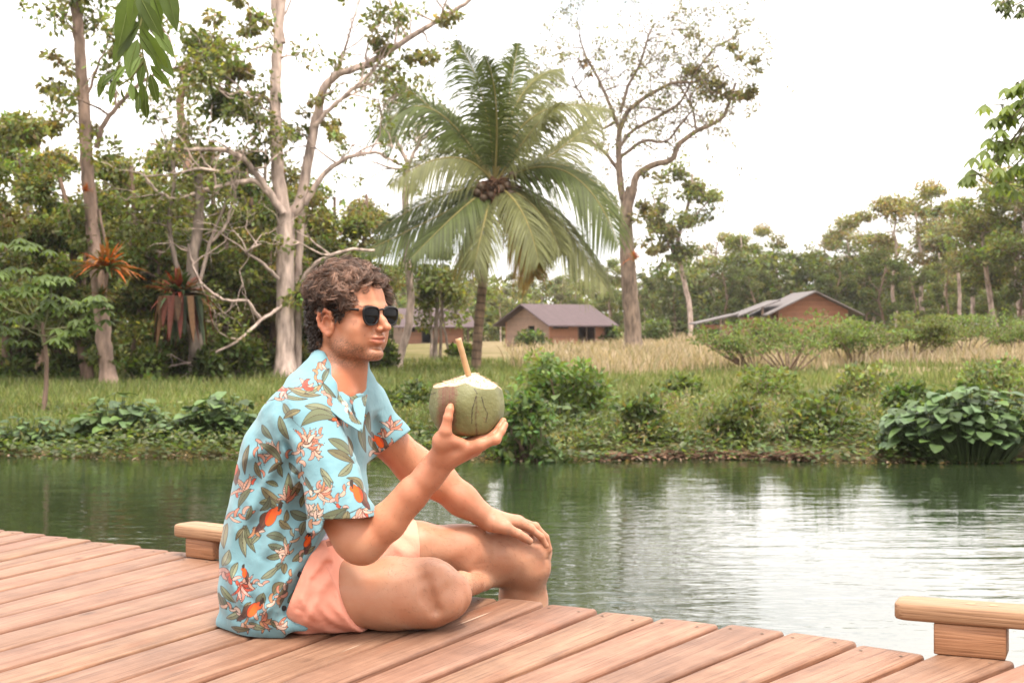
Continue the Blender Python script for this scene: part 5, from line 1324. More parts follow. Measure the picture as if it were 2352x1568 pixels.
# nose
B.cone(Hd(.098, 0, .026), Hd(.122, 0, -.006), .0062, .0080, .009)
B.ball(Hd(.1265, 0, -.0105), (.0092, .0090, .0080), .007, M=HM)
B.cone(Hd(.112, 0, .004), Hd(.108, 0, -.014), .009, .009, .008)
for q in (-1, 1):
    B.ball(Hd(.1115, .0115 * q, -.0140), (.0090, .0058, .0062), .004, M=HM)
    B.ball(Hd(.117, .0062 * q, -.0215), (.0055, .0030, .0045), .003, op='sub', M=HM)
    B.ball(Hd(.1015, .0195 * q, -.0125), (.007, .0035, .007), .004, op='sub', M=HM)
# mouth
B.chain([Hd(.0955, -.024, -.0365), Hd(.1055, -.010, -.0335), Hd(.1095, -.003, -.0325), Hd(.1090, 0, -.0335), Hd(.1095, .003, -.0325), Hd(.1055, .010, -.0335), Hd(.0955, .024, -.0365)], [.0025, .0046, .0050, .0045, .0050, .0046, .0025], .005)
B.chain([Hd(.0950, -.022, -.0385), Hd(.1030, -.010, -.0435), Hd(.1062, 0, -.0440), Hd(.1030, .010, -.0435), Hd(.0950, .022, -.0385)], [.0025, .0052, .0060, .0052, .0025], .005)
B.chain([Hd(.0975, -.0265, -.0368), Hd(.1085, -.010, -.0380), Hd(.1145, 0, -.0378), Hd(.1085, .010, -.0380), Hd(.0975, .0265, -.0368)], [.0018, .0016, .0018, .0016, .0018], .003, op='sub')
B.ball(Hd(.101, 0, -.0555), (.006, .014, .004), .010, op='sub', M=HM)
# ears
for q in (-1, 1):
    e = lambda a, b, o=0: Hd(.010 + a, (.0725 + o) * q, b)
    B.chain([e(.004, -.012), e(-.006, .004), e(.0, .018)], [.011, .012, .010], .010, flat=Hs, ff=.5)
    rim = [e(.014, .012, .002), e(.010, .024, .006), e(-.002, .030, .009), e(-.015, .025, .012), e(-.020, .010, .013), e(-.017, -.006, .011), e(-.009, -.018, .007), e(.001, -.027, .003), e(.007, -.022, .001)]
    B.chain(rim, [.0035, .0042, .0045, .0046, .0045, .0043, .0046, .0060, .0045], .004)
    B.chain([e(.006, .012, .004), e(-.006, .014, .007), e(-.010, .0, .008), e(-.004, -.012, .005)], [.0028, .0030, .0030, .0030], .004)
    B.ball(e(.001, .001, .008), (.0095, .010, .013), .003, op='sub', M=HM)
    B.cone(e(.014, -.002, .001), e(.012, -.008, .001), .004, .0045, .005)
    B.chain([e(-.004, .020, .012), e(-.0135, .012, .0145), e(-.012, -.004, .013)], [.0022, .0028, .0022], .003, op='sub')

# right arm (nearer), elbow on the thigh, coconut held up
SH = P(728, 985, 3.19); EL = P(826, 1240, 3.10); WR = P(1014, 1062, 3.055)
B.cone(SH, EL, .056, .044, .03)
B.cone(P(760, 1120, 3.14), P(812, 1230, 3.10), .054, .047, .03)
B.cone(P(840, 1256, 3.10), P(856, 1240, 3.095), .033, .033, .03)
B.chain([P(832, 1244, 3.10), P(888, 1200, 3.09), P(950, 1130, 3.07), WR], [.041, .0405, .0345, .0262], .012)
B.cone(P(985, 1092, 3.06), P(1010, 1055, 3.05), .027, .0265, .02)
# right hand, palm up under the coconut
WR2 = P(1018, 1053, 3.05); mc = {}
for nme, mcp, pip, dip, tip, rr4 in [
    ('i', (1104, 1021, 3.015), (1139, 1009, 3.010), (1152, 990, 3.018), (1160, 975, 3.026), (.0115, .0098, .0085, .0072)),
    ('m', (1104, 1013, 3.045), (1134, 1001, 3.045), (1147, 982, 3.052), (1156, 966, 3.06), (.0115, .0098, .0085, .0072)),
    ('r', (1100, 1010, 3.073), (1130, 1000, 3.082), (1144, 986, 3.092), (1150, 972, 3.10), (.0110, .0092, .0080, .0070)),
    ('p', (1092, 1012, 3.097), (1118, 1004, 3.113), (1131, 993, 3.124), (1138, 980, 3.130), (.0100, .0082, .0072, .0064))]:
    a, b_, c_, t_ = P(*mcp), P(*pip), P(*dip), P(*tip)
    B.cone(WR2 + (a - WR2) * .15, a, .0185, .0135, .014)
    B.chain([a, b_], rr4[:2], .008); B.chain([b_, c_, t_], rr4[1:], .003)
    B.ball(b_, rr4[1] * 1.06, .006)
B.cone(P(1032, 1040, 3.04), P(1090, 1030, 3.06), .024, .016, .02)
B.chain([P(1012, 1046, 3.035), P(1016, 1012, 3.012), P(1023, 990, 2.998)], [.021, .0185, .0125], .014)
B.chain([P(1023, 990, 2.998), P(1029, 959, 2.996)], [.0125, .0098], .006); B.chain([P(1029, 959, 2.996), P(1033, 941, 3.001), P(1035, 933, 3.006)], [.0102, .0088, .0072], .004)
B.cone(P(1028, 1008, 3.01), P(1058, 1017, 3.02), .012, .011, .014)

# left arm (farther), hand on the far knee
SL = P(822, 945, 3.52); EL2 = P(950, 1068, 3.63); WL = P(1124, 1193, 3.63)
B.cone(SL, EL2, .050, .046, .03)
B.chain([EL2, P(1000, 1098, 3.63), P(1060, 1147, 3.63), WL], [.046, .046, .038, .028], .025)
for mcp, pip, dip, tip, rr4 in [
    ((1186, 1199, 3.655), (1219, 1213, 3.675), (1243, 1232, 3.682), (1254, 1252, 3.690), (.0125, .0105, .0092, .0080)),
    ((1190, 1196, 3.68), (1229, 1209, 3.705), (1253, 1233, 3.715), (1262, 1260, 3.722), (.0125, .0105, .0092, .0080)),
    ((1187, 1197, 3.705), (1226, 1210, 3.735), (1250, 1236, 3.748), (1259, 1263, 3.756), (.0115, .0100, .0088, .0075)),
    ((1180, 1200, 3.727), (1213, 1212, 3.76), (1234, 1232, 3.775), (1245, 1250, 3.784), (.0105, .0090, .0080, .0070))]:
    a, b_, c_, t_ = P(*mcp), P(*pip), P(*dip), P(*tip)
    B.cone(WL + (a - WL) * .1, a, .021, .0145, .014)
    B.chain([a, b_], rr4[:2], .008); B.chain([b_, c_, t_], rr4[1:], .003); B.ball(b_, rr4[1] * 1.06, .006)
B.chain([P(1134, 1203, 3.615), P(1160, 1211, 3.615)], [.020, .0165], .014); B.chain([P(1160, 1211, 3.615), P(1190, 1225, 3.625)], [.0145, .0118], .008); B.chain([P(1190, 1225, 3.625), P(1206, 1235, 3.635), P(1217, 1242, 3.642)], [.0120, .0110, .0090], .004)

# right leg: thigh on the deck, knee forward, shank folded away beneath the other thigh
B.chain([P(700, 1360, 3.27), P(800, 1362, 3.27), P(900, 1359, 3.27), P(985, 1356, 3.27)], [.082, .074, .075, .069], .03, flat=(0, 1, 0), ff=1.1)
B.cone(P(985, 1356, 3.27), P(1024, 1368, 3.28), .069, .056, .03)
B.cone(P(1018, 1345, 3.255), P(1040, 1362, 3.26), .036, .034, .03)
B.cone(P(880, 1386, 3.25), P(985, 1392, 3.25), .045, .042, .04)
B.chain([P(1016, 1370, 3.31), P(1058, 1343, 3.46), P(1088, 1340, 3.58), P(1112, 1339, 3.66), P(1142, 1335, 3.72)], [.048, .034, .027, .0195, .010], .004)
B.ball(P(1000, 1322, 3.225), (.030, .02, .026), .02); B.ball(P(1028, 1386, 3.225), (.030, .022, .028), .02)
B.chain([P(978, 1335, 3.195), P(984, 1368, 3.188), P(1000, 1400, 3.20)], [.008, .009, .006], .022, op='sub')
# heel of flesh resting on the boards beneath the thigh
B.chain([P(915, 1418, 3.30), P(960, 1414, 3.32)], [.026, .024], .012)
# left leg: thigh forward over the edge, shank hanging
B.chain([P(700, 1300, 3.47), P(850, 1275, 3.55), P(956, 1255, 3.60), P(1060, 1262, 3.66), P(1150, 1274, 3.73)], [.085, .070, .058, .060, .066], .03)
B.cone(P(1150, 1274, 3.73), P(1200, 1288, 3.76), .066, .066, .03)
B.cone(P(1216, 1276, 3.745), P(1222, 1305, 3.745), .046, .044, .03)
B.chain([P(1198, 1300, 3.77), P(1202, 1380, 3.79), P(1205, 1440, 3.79), P(1210, 1560, 3.77), P(1214, 1690, 3.76)], [.062, .059, .058, .046, .033], .03)
B.chain([P(1214, 1700, 3.76), P(1250, 1725, 3.74), P(1320, 1740, 3.70)], [.036, .032, .020], .02, flat=(0, 0, 1), ff=.75)
# small swellings and hollows so the surface is not perfectly even
sl = B.win((-.72, 2.9, -.5), (.2, 4, .40)); X, Y, Z = B.pts(sl)
B.put(sl, (.0012 * np.sin(X * 61 + 3 * np.sin(Z * 23)) * np.sin(Y * 47 + 2) * np.sin(Z * 53 + 1)).astype(np.float32), 1, 'disp')
V, F = B.surface(); V = relax(V, F, 1, .5)
del B

# skin colour: lips, stubble, nails and flush are pigment
L = (V - HO) @ HM.T; f, s_, u = L[:, 0], np.abs(L[:, 1]), L[:, 2]
SK = np.array([.76, .345, .195]); col = np.tile(SK, (len(V), 1))
def blend(c, m): 
    global col
    col = col * (1 - m[:, None]) + np.array(c) * m[:, None]
sm = lambda x, a, b: np.clip((x - a) / (b - a), 0, 1) ** 2 * (3 - 2 * np.clip((x - a) / (b - a), 0, 1))
N_V = normals(V, F)
head = (u > -.12) & (np.abs(f) < .16) & (s_ < .12) & (V[:, 2] > .55)
rng2 = np.random.default_rng(5)
ns = rng2.normal(size=len(V))
# stubble: jaw, chin, moustache, fading up the cheek
jaw = sm(-u, .018, .045) * sm(f, -.012, .012) * (1 - sm(-u, .098, .125))
cheek = 1 - sm(u + .040 - (0.062 - f) * .55, -.012, .016)
moust = np.exp(-((u + .027) / .0065) ** 2) * sm(f, .085, .095) * (1 - sm(s_, .022, .030))
st = np.clip(jaw * cheek, 0, 1); mouthzone = sm(f, .092, .100) * (1 - sm(s_, .022, .027)) * np.exp(-((u + .038) / .0085) ** 4)
st = np.maximum(st, moust * .7) * (1 - mouthzone) * head
blend((.20, .11, .07), np.clip(st * (.56 + .24 * ns), 0, .9))
lip = mouthzone * sm(f, .094, .101) * np.exp(-((u + .0385) / .0082) ** 6) * head
blend((.55, .17, .12), np.clip(lip * .75, 0, 1))
flush = head * np.exp(-((f - .07) ** 2 / .0012 + (s_ - .045) ** 2 / .0006 + (u + .008) ** 2 / .0006)); blend((.60, .22, .13), .35 * flush)
blend((.60, .22, .13), .45 * head * np.exp(-((f - .120) ** 2 + u ** 2 + s_ ** 2) / .0003))
blend((.58, .22, .13), .5 * head * sm(s_, .068, .078) * (f < .02))
nape = head * (1 - sm(f, -.02, .0)) * sm(-u, .04, .09); blend((.54, .19, .085), .5 * nape)  # nape, neck and underside of chin: shade painted in as deeper orange
nk = (1 - head) * sm(V[:, 2], .50, .56) * (V[:, 0] < -.30); blend((.58, .20, .085), .7 * nk); blend((.58, .20, .085), .6 * head * sm(-u, .085, .11))
for q in (WR2, WL):
    dd = np.linalg.norm(V - q, axis=1); blend((.58, .24, .15), .45 * np.exp(-(dd / .13) ** 4))
for (nc, nd, rad) in [(P(1217, 1237, 3.632), (0, -.55, .8), .0085)]:
    dd = np.linalg.norm(V - np.array(nc), axis=1); blend((.72, .47, .38), (dd < rad) * (N_V @ np.array(nd) > .55) * .9)
thigh = sm(-(V[:, 2] - .42), 0, .1) * (V[:, 0] > -.40); blend((.66, .37, .235), .6 * thigh * sm(-(V[:, 2] - .26), 0, .05))
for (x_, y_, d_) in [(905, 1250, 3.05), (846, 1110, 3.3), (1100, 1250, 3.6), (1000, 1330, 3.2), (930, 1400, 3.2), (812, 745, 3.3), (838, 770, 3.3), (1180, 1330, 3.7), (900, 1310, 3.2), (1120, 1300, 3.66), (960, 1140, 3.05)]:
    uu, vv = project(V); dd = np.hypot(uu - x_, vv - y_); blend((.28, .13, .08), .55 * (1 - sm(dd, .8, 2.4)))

m, nt, b = new_mat('skin')
at = N(nt, 'ShaderNodeAttribute', attribute_name='tint'); tc = N(nt, 'ShaderNodeTexCoord')
n1 = N(nt, 'ShaderNodeTexNoise', Scale=14.0, Detail=5.0); nt.links.new(tc.outputs['Object'], n1.inputs['Vector'])
r1 = N(nt, 'ShaderNodeValToRGB'); r1.color_ramp.elements[0].position = .3; r1.color_ramp.elements[1].position = .7; r1.color_ramp.elements[0].color = (.90, .76, .70, 1); r1.color_ramp.elements[1].color = (1.05, 1.09, 1.12, 1)
nt.links.new(n1.outputs['Fac'], r1.inputs['Fac'])
mx = N(nt, 'ShaderNodeMix', data_type='RGBA', blend_type='MULTIPLY'); mx.inputs[0].default_value = 1; nt.links.new(at.outputs['Color'], mx.inputs[6]); nt.links.new(r1.outputs[0], mx.inputs[7])
nt.links.new(mx.outputs[2], b.inputs['Base Color'])
b.inputs['Roughness'].default_value = .48; b.inputs['Specular IOR Level'].default_value = .35
b.inputs['Subsurface Weight'].default_value = .18; b.inputs['Subsurface Radius'].default_value = (1.0, .35, .18); b.inputs['Subsurface Scale'].default_value = .012
n2 = N(nt, 'ShaderNodeTexNoise', Scale=260.0, Detail=4.0); nt.links.new(tc.outputs['Object'], n2.inputs['Vector'])
bp = N(nt, 'ShaderNodeBump', Strength=.5, Distance=.0008); nt.links.new(n2.outputs['Fac'], bp.inputs['Height']); nt.links.new(bp.outputs[0], b.inputs['Normal'])
M_SKIN = m

man = tag(empty('person', P(700, 1440, 3.34)), 'person in sunglasses, blue floral shirt and pink shorts sitting on the deck raising a coconut', 'person')
mb = MB(); mb.add(V, F, np.clip(col, .005, 1)); fin(mb, 'body', M_SKIN, man)

# fine body hair on the shins, thighs and forearms
mb = MB(); rh = np.random.default_rng(8); vx, vy = project(V)
leg = (V[:, 2] < .33) & (vx > 870) & (V[:, 2] > -.05); arm = (V[:, 2] > .12) & (V[:, 2] < .42) & (vx > 850) & (vx < 1000) & (vy < 1290)
arm |= (vx > 960) & (vx < 1110) & (vy > 1060) & (vy < 1190)
pool = np.nonzero(leg | arm)[0]; Nn = normals(V, F)
for k in rh.choice(pool, 3400):
    p = V[k]; n_ = Nn[k]; d_ = rh.normal(size=3) * .5 + np.array([.5, 0, -.6]); d_ -= n_ * (d_ @ n_); d_ /= np.linalg.norm(d_); L_ = rh.uniform(.004, .009)
    mb.tube([p, p + (d_ * .6 + n_ * .35) * L_, p + (d_ * 1.1 + n_ * .45) * L_], [.00016, .00013, .00006], 3, (.16, .08, .045), cap=False)
M_FUZZ = mat_tint('body_hair', rough=.6); fin(mb, 'body_hair', M_FUZZ, man)

# ---------------------------------------------------------------- shirt
TA = R(16); Tf = np.array([cos(TA), -sin(TA), 0]); Ts = np.array([-sin(TA), -cos(TA), 0])
S = Field(np.arange(-.72, -.22, .0026), np.arange(2.98, 3.74, .0032), np.arange(-.02, .70, .0028))
rows = [ # row, back column, front column, half width across, depth of the axis
 (800, 724, 815, .060, 3.37), (822, 712, 835, .085, 3.37), (845, 692, 840, .120, 3.37), (870, 674, 846, .155, 3.37), (900, 654, 850, .182, 3.37), (940, 622, 850, .202, 3.37), (980, 594, 845, .209, 3.37), (1020, 575, 840, .207, 3.37),
 (1060, 560, 838, .202, 3.37), (1100, 550, 838, .198, 3.37), (1150, 541, 836, .194, 3.37), (1200, 524, 825, .190, 3.37), (1250, 521, 808, .186, 3.37), (1300, 519, 790, .183, 3.375), (1350, 519, 775, .180, 3.38), (1400, 518, 765, .168, 3.39), (1440, 524, 758, .155, 3.40), (1475, 532, 752, .145, 3.405)]
rz_, ca, cs, cx_, cy_ = [], [], [], [], []
for (py, bx, fx, hw, d) in rows:
    k = d / FPX; E = (fx - bx) / 2 * k; a = math.sqrt(max(E * E - (hw * sin(TA)) ** 2, .0009)) / cos(TA); c = P((bx + fx) / 2, py, d)
    rz_.append(c[2]); ca.append(a); cs.append(hw); cx_.append(c[0]); cy_.append(c[1])
o = np.argsort(rz_); Q = lambda arr: np.interp(S.a[2], np.array(rz_)[o], np.array(arr)[o]).astype(np.float32)
A_, S_, CX, CY = Q(ca), Q(cs), Q(cx_), Q(cy_)
for q in (A_, S_, CX, CY): q[1:-1] = (q[:-2] + 2 * q[1:-1] + q[2:]) / 4
sl = (slice(None),) * 3; X, Y, Z = S.pts(sl)
dx = X - CX[None, None, :]; dy = Y - CY[None, None, :]
f_ = dx * Tf[0] + dy * Tf[1]; t_ = dx * Ts[0] + dy * Ts[1]; n_e = 2.35
q = ((np.abs(f_) / A_) ** n_e + (np.abs(t_) / S_) ** n_e) ** (1 / n_e)
d = (q - 1) * np.minimum(A_, S_) * .92
ztop = Z - (P(0, 798, 3.37)[2]); d = np.maximum(d, ztop)
S.v = d.astype(np.float32); del dx, dy, f_, t_, q, d
# shoulders and sleeves
S.cone(P(745, 905, 3.30), P(712, 968, 3.19), .050, .062, .06)
S.chain([P(716, 975, 3.185), P(748, 1080, 3.135), P(784, 1195, 3.085), P(794, 1240, 3.08)], [.066, .070, .0735, .0745], .016)
S.cone(P(800, 905, 3.45), P(830, 935, 3.52), .045, .058, .05)
S.chain([P(690, 1240, 3.29), P(660, 1330, 3.275), P(640, 1400, 3.265)], [.095, .106, .104], .05)
S.cone(P(690, 1340, 3.275), P(690, 1400, 3.265), .100, .094, .04)
S.chain([P(828, 942, 3.52), P(883, 1022, 3.55), P(905, 1052, 3.56)], [.069, .068, .066], .03)
def hemcut(F_, a, b, dm, side, lo, hi, tilt=0):
    "plane through two image points, seen edge-on from the front, tilted in depth by tilt"
    a = P(a[0], a[1], dm); b = P(b[0], b[1], dm); u = b - a; w = np.array([a[0], a[1], a[2] - CAMZ]); w /= np.linalg.norm(w)
    n = np.cross(u / np.linalg.norm(u), w) * side; n = n + w * tilt
    F_.cutplane((a + b) / 2, n, lo, hi); return n / np.linalg.norm(n), (a + b) / 2
def lohi(x0, y0, x1, y1, d0, d1):
    c = np.array([P(x, y, d) for x in (x0, x1) for y in (y0, y1) for d in (d0, d1)]); return c.min(0), c.max(0)
# fold ridges (columns, rows, depth, amplitude, width)
def fold(F_, pts, amp, wid, reach=.05):
    p = [P(*q) for q in pts]
    for a, b in zip(p[:-1], p[1:]):
        m = reach + wid; m = np.array([m, m + .07, m]); sl = F_.win(np.minimum(a, b) - m, np.maximum(a, b) + m)
        if sl is None: continue
        X, Y, Z = F_.pts(sl); ab = b - a; t = np.clip(((X - a[0]) * ab[0] + (Y - a[1]) * ab[1] + (Z - a[2]) * ab[2]) / (ab @ ab), 0, 1)
        q = (X - a[0] - t * ab[0]) ** 2 + (Z - a[2] - t * ab[2]) ** 2 + ((Y - a[1] - t * ab[1]) * .12) ** 2
        e = -1.6 * amp * np.exp(-q / wid ** 2) * np.sin(np.clip(t, .06, .94) * pi) ** .5
        F_.v[sl] += e.astype(np.float32)
for a in [
  ([(660, 1000, 3.16), (690, 1090, 3.12), (700, 1180, 3.10)], -.010, .012), ([(640, 1010, 3.17), (560, 1060, 3.2)], .004, .012), ([(655, 1040, 3.15), (590, 1130, 3.17), (560, 1220, 3.2)], .006, .016),
  ([(665, 1090, 3.14), (640, 1200, 3.15), (600, 1290, 3.16)], .006, .016), ([(690, 1200, 3.13), (640, 1300, 3.14), (590, 1400, 3.15)], .008, .018), ([(705, 1230, 3.12), (680, 1320, 3.14), (640, 1410, 3.15)], -.010, .014),
  ([(640, 960, 3.17), (680, 1010, 3.12), (700, 1060, 3.10)], .005, .012), ([(720, 1000, 3.10), (760, 1080, 3.05), (800, 1150, 3.03)], .004, .014), ([(780, 960, 3.12), (812, 1050, 3.07), (835, 1120, 3.05)], .006, .012), ([(760, 940, 3.13), (780, 1040, 3.07)], -.004, .010),
  ([(590, 950, 3.2), (640, 900, 3.2)], .004, .012), ([(720, 860, 3.2), (680, 950, 3.15)], .004, .012), ([(520, 1300, 3.2), (560, 1400, 3.18)], .008, .016), ([(560, 1360, 3.15), (600, 1430, 3.13)], -.010, .014), ([(540, 1180, 3.2), (530, 1290, 3.2)], .005, .016),
  ([(745, 1130, 3.06), (735, 1200, 3.05)], -.005, .010), ([(790, 1100, 3.03), (800, 1190, 3.03)], -.003, .012), ([(600, 1080, 3.17), (575, 1160, 3.19)], -.004, .012), ([(840, 900, 3.3), (850, 1000, 3.3)], .006, .010), ([(815, 930, 3.2), (830, 1050, 3.2)], -.010, .010), ([(870, 940, 3.46), (890, 1000, 3.46)], .005, .012)]:
    fold(S, a[0], a[1], a[2])
X, Y, Z = S.pts(sl if False else (slice(None),) * 3)
S.v += (.0034 * np.sin(X * 38 + 4 * np.sin(Z * 11)) * np.sin(Z * 27 + X * 14 + 2 * np.sin(Y * 9)) + .0011 * np.sin(X * 83 + Z * 61 + 3 * np.sin(Y * 21))).astype(np.float32)
# hollows: neck, sleeves, open front
S.cone(P(788, 880, 3.26), P(799, 922, 3.20), .022, .012, .014, op='sub')
S.chain([Hd(-.01, 0, 0), P(774, 862, 3.37), P(795, 915, 3.34)], [.060, .062, .036], .014, op='sub')
S.chain([P(778, 805, 3.27), P(800, 850, 3.26), P(806, 885, 3.25)], [.045, .040, .016], .016, op='sub')
S.chain([P(822, 820, 3.34), P(822, 862, 3.33), P(806, 896, 3.28)], [.045, .032, .014], .016, op='sub')
lo, hi = lohi(690, 1150, 900, 1330, 2.95, 3.30); nrm, pc = hemcut(S, (709, 1219), (863, 1184), 3.09, 1, lo, hi) if False else (None, None)
a3, b3 = P(709, 1219, 3.09), P(863, 1184, 3.09); u3 = (b3 - a3); nn = np.cross(u3, [0, 1, 0]); nn = nn if nn[2] < 0 else -nn
S.cutplane((a3 + b3) / 2, nn, *lohi(712, 1140, 910, 1330, 2.9, 3.185))
S.chain([P(745, 1120, 3.13), P(790, 1215, 3.10), P(810, 1290, 3.09)], [.050, .0675, .072], .004, op='sub')
a3, b3 = P(922, 1003, 3.56), P(836, 1066, 3.56); u3 = (b3 - a3); nn = np.cross(u3, [0, 1, 0]); nn = nn if nn[2] < 0 else -nn
S.cutplane((a3 + b3) / 2, nn, *lohi(850, 960, 1000, 1180, 3.40, 3.72))
S.chain([P(865, 985, 3.55), P(905, 1040, 3.56), P(935, 1080, 3.57)], [.046, .058, .060], .004, op='sub')
# open front below the last button: everything right of the placket line goes
a3, b3 = P(752, 1212, 3.20), P(672, 1416, 3.20); u3 = (b3 - a3); nn = np.cross(u3, [0, 1, 0]); nn = nn if nn[0] > 0 else -nn
nn = nn / np.linalg.norm(nn) + np.array([0, -.25, 0]) * 0
S.cutplane((a3 + b3) / 2, nn, *lohi(640, 1205, 900, 1500, 2.95, 3.7))
S.chain([P(785, 1230, 3.36), P(750, 1330, 3.36), P(728, 1420, 3.36)], [.080, .090, .095], .01, op='sub')
for a in [([(745, 1200, 3.13), (690, 1290, 3.13), (640, 1365, 3.13), (600, 1425, 3.13)], .012, .010), ([(745, 1235, 3.13), (700, 1310, 3.13), (655, 1400, 3.13)], -.014, .010), ([(640, 1380, 3.13), (620, 1440, 3.13)], .010, .01), ([(660, 1395, 3.13), (650, 1440, 3.13)], -.008, .01), ([(520, 1380, 3.15), (530, 1430, 3.15)], -.006, .012), ([(600, 1400, 3.13), (560, 1440, 3.14)], .008, .012)]: fold(S, a[0], a[1], a[2])
# hem gathered on the boards
S.chain([P(515, 1428, 3.30), P(560, 1432, 3.22), P(600, 1438, 3.18), P(650, 1441, 3.18)], [.016, .015, .014, .012], .02)
S.chain([P(620, 1425, 3.17), P(655, 1438, 3.165), P(700, 1441, 3.19)], [.014, .012, .008], .012)
X, Y, Z = S.pts((slice(None),) * 3); S.v = np.maximum(S.v, (-Z + .002 + 0 * X + 0 * Y).astype(np.float32))
SV, SF = S.surface(); SV = relax(SV, SF, 2, .5); SV, SF = subdivide(SV, SF); SV = relax(SV, SF, 1, .4)
del S

# printed pattern: blossoms, long leaves and red birds, laid out over the cloth
PX = 1176 + (SV[:, 0]) * FPX / 3.22; PYy = HZ + (CAMZ - SV[:, 2]) * FPX / 3.22
# cloth coordinates: nearer parts (the sleeve) use their own distance so prints keep their size
kk = FPX / np.clip(SV[:, 1], 3.02, 3.55)
PX = 1176 + SV[:, 0] * kk; PYy = HZ + (CAMZ - SV[:, 2]) * kk
scol = np.tile(np.array([.235, .455, .52]), (len(SV), 1)); order = np.argsort(PX); PXs = PX[order]
def stamp(xc, yc, rad, fn):
    i0, i1 = np.searchsorted(PXs, [xc - rad, xc + rad]); id_ = order[i0:i1]; id_ = id_[np.abs(PYy[id_] - yc) < rad]
    if len(id_):
        c, m = fn(PX[id_] - xc, PYy[id_] - yc); m = np.clip(m, 0, 1)[:, None]; scol[id_] = scol[id_] * (1 - m) + c * m
OUT = np.array([.045, .030, .022])
def leafprint(x0, y0, x1, y1, w, c, bend=.15, outl=1.9, vein=True, c2=None):
    L = math.hypot(x1 - x0, y1 - y0); ux, uy = (x1 - x0) / L, (y1 - y0) / L; w = w * (1.3 if w > 2 else 1)
    def fn(dx, dy):
        a = ((dx + L / 2 * ux) * ux + (dy + L / 2 * uy) * uy) / L; b = -(dx + 0) * uy + (dy + 0) * ux
        b = b - bend * L * (a * (1 - a)) * 4 * .5 + bend * L * .25
        hw = w * np.clip(np.sin(np.clip(a, 0, 1) * pi) ** .75, 0, 1) * (1.15 - .35 * a)
        e = np.abs(b) - hw; e = np.where((a < 0) | (a > 1), 9, e)
        c_ = np.where((b > 0)[:, None], np.array(c) * 1.0, np.array(c2 if c2 is not None else np.array(c) * 1.5)[None] if True else c)
        if vein: c_ = np.where((np.abs(b) < .6)[:, None], OUT * 1.6, c_)
        line = sm(-e, 0.0, outl); 
        c_ = OUT * (1 - line[:, None]) + c_ * line[:, None]
        return c_, 1 - sm(e, -.3, .8)
    stamp((x0 + x1) / 2, (y0 + y1) / 2, L * .6 + w + 4, fn)
def petal(x, y, ang, L, w, c, curl):
    "curved tapering petal drawn as overlapping discs, outline first"
    n = 9; pts = []; a = ang; L *= 1.32; w *= 1.42
    for i in range(n):
        pts.append((x, y)); x += cos(a) * L / n; y += sin(a) * L / n; a += curl / n
    P_ = np.array(pts); W = w * np.sin(np.linspace(.25, .97, n) * pi) ** .6
    xc, yc = P_.mean(0); rad = L * .7 + w + 4
    def fn(dx, dy):
        e = np.full(len(dx), 99.0)
        for (qx, qy), ww in zip(P_, W): e = np.minimum(e, np.hypot(dx + xc - qx, dy + yc - qy) - ww)
        line = sm(-e, .2, 1.3)[:, None]
        return OUT * (1 - line) + np.array(c) * line, 1 - sm(e, -.2, .8)
    stamp(xc, yc, rad, fn)
rp = np.random.default_rng(17)
PK = [(.62, .32, .24), (.70, .44, .33), (.60, .22, .14), (.72, .52, .42), (.55, .26, .13)]; RD = [(.60, .09, .05), (.66, .26, .20), (.72, .40, .34)]
GRN = [(.16, .18, .10), (.12, .15, .10), (.19, .17, .09), (.22, .24, .15)]
def blossom(x, y, ang, L, n, cols=PK, spread=2.2, w=2.8):
    for i in range(n):
        a = ang + (i / (n - 1) - .5) * spread; l = L * rp.uniform(.7, 1.1)
        petal(x + rp.uniform(-3, 3), y + rp.uniform(-3, 3), a, l, w * rp.uniform(.8, 1.2), np.array(cols[rp.integers(len(cols))]), rp.uniform(.6, 1.7) * (1 if i % 2 else -1))
def raceme(x0, y0, x1, y1, n, L, cols=PK, w=2.8):
    "row of curled petals along a stem"
    a0 = math.atan2(y1 - y0, x1 - x0)
    leafprint(x0, y0, x1, y1, 1.2, (.14, .12, .07), vein=False)
    n = max(3, int(n * .72))
    for i in range(n):
        t = i / (n - 1); s = 1 if i % 2 else -1
        petal(x0 + (x1 - x0) * t, y0 + (y1 - y0) * t, a0 + s * rp.uniform(.7, 1.4), L * (1 - .3 * t) * rp.uniform(.8, 1.15), w * rp.uniform(.8, 1.2), np.array(cols[rp.integers(len(cols))]), -s * rp.uniform(1.0, 2.6))
def lf(x0, y0, x1, y1, w, bend=.15): 
    c = GRN[rp.integers(len(GRN))]; leafprint(x0, y0, x1, y1, w, c, bend, c2=np.array(c) * rp.uniform(.55, 1.7))
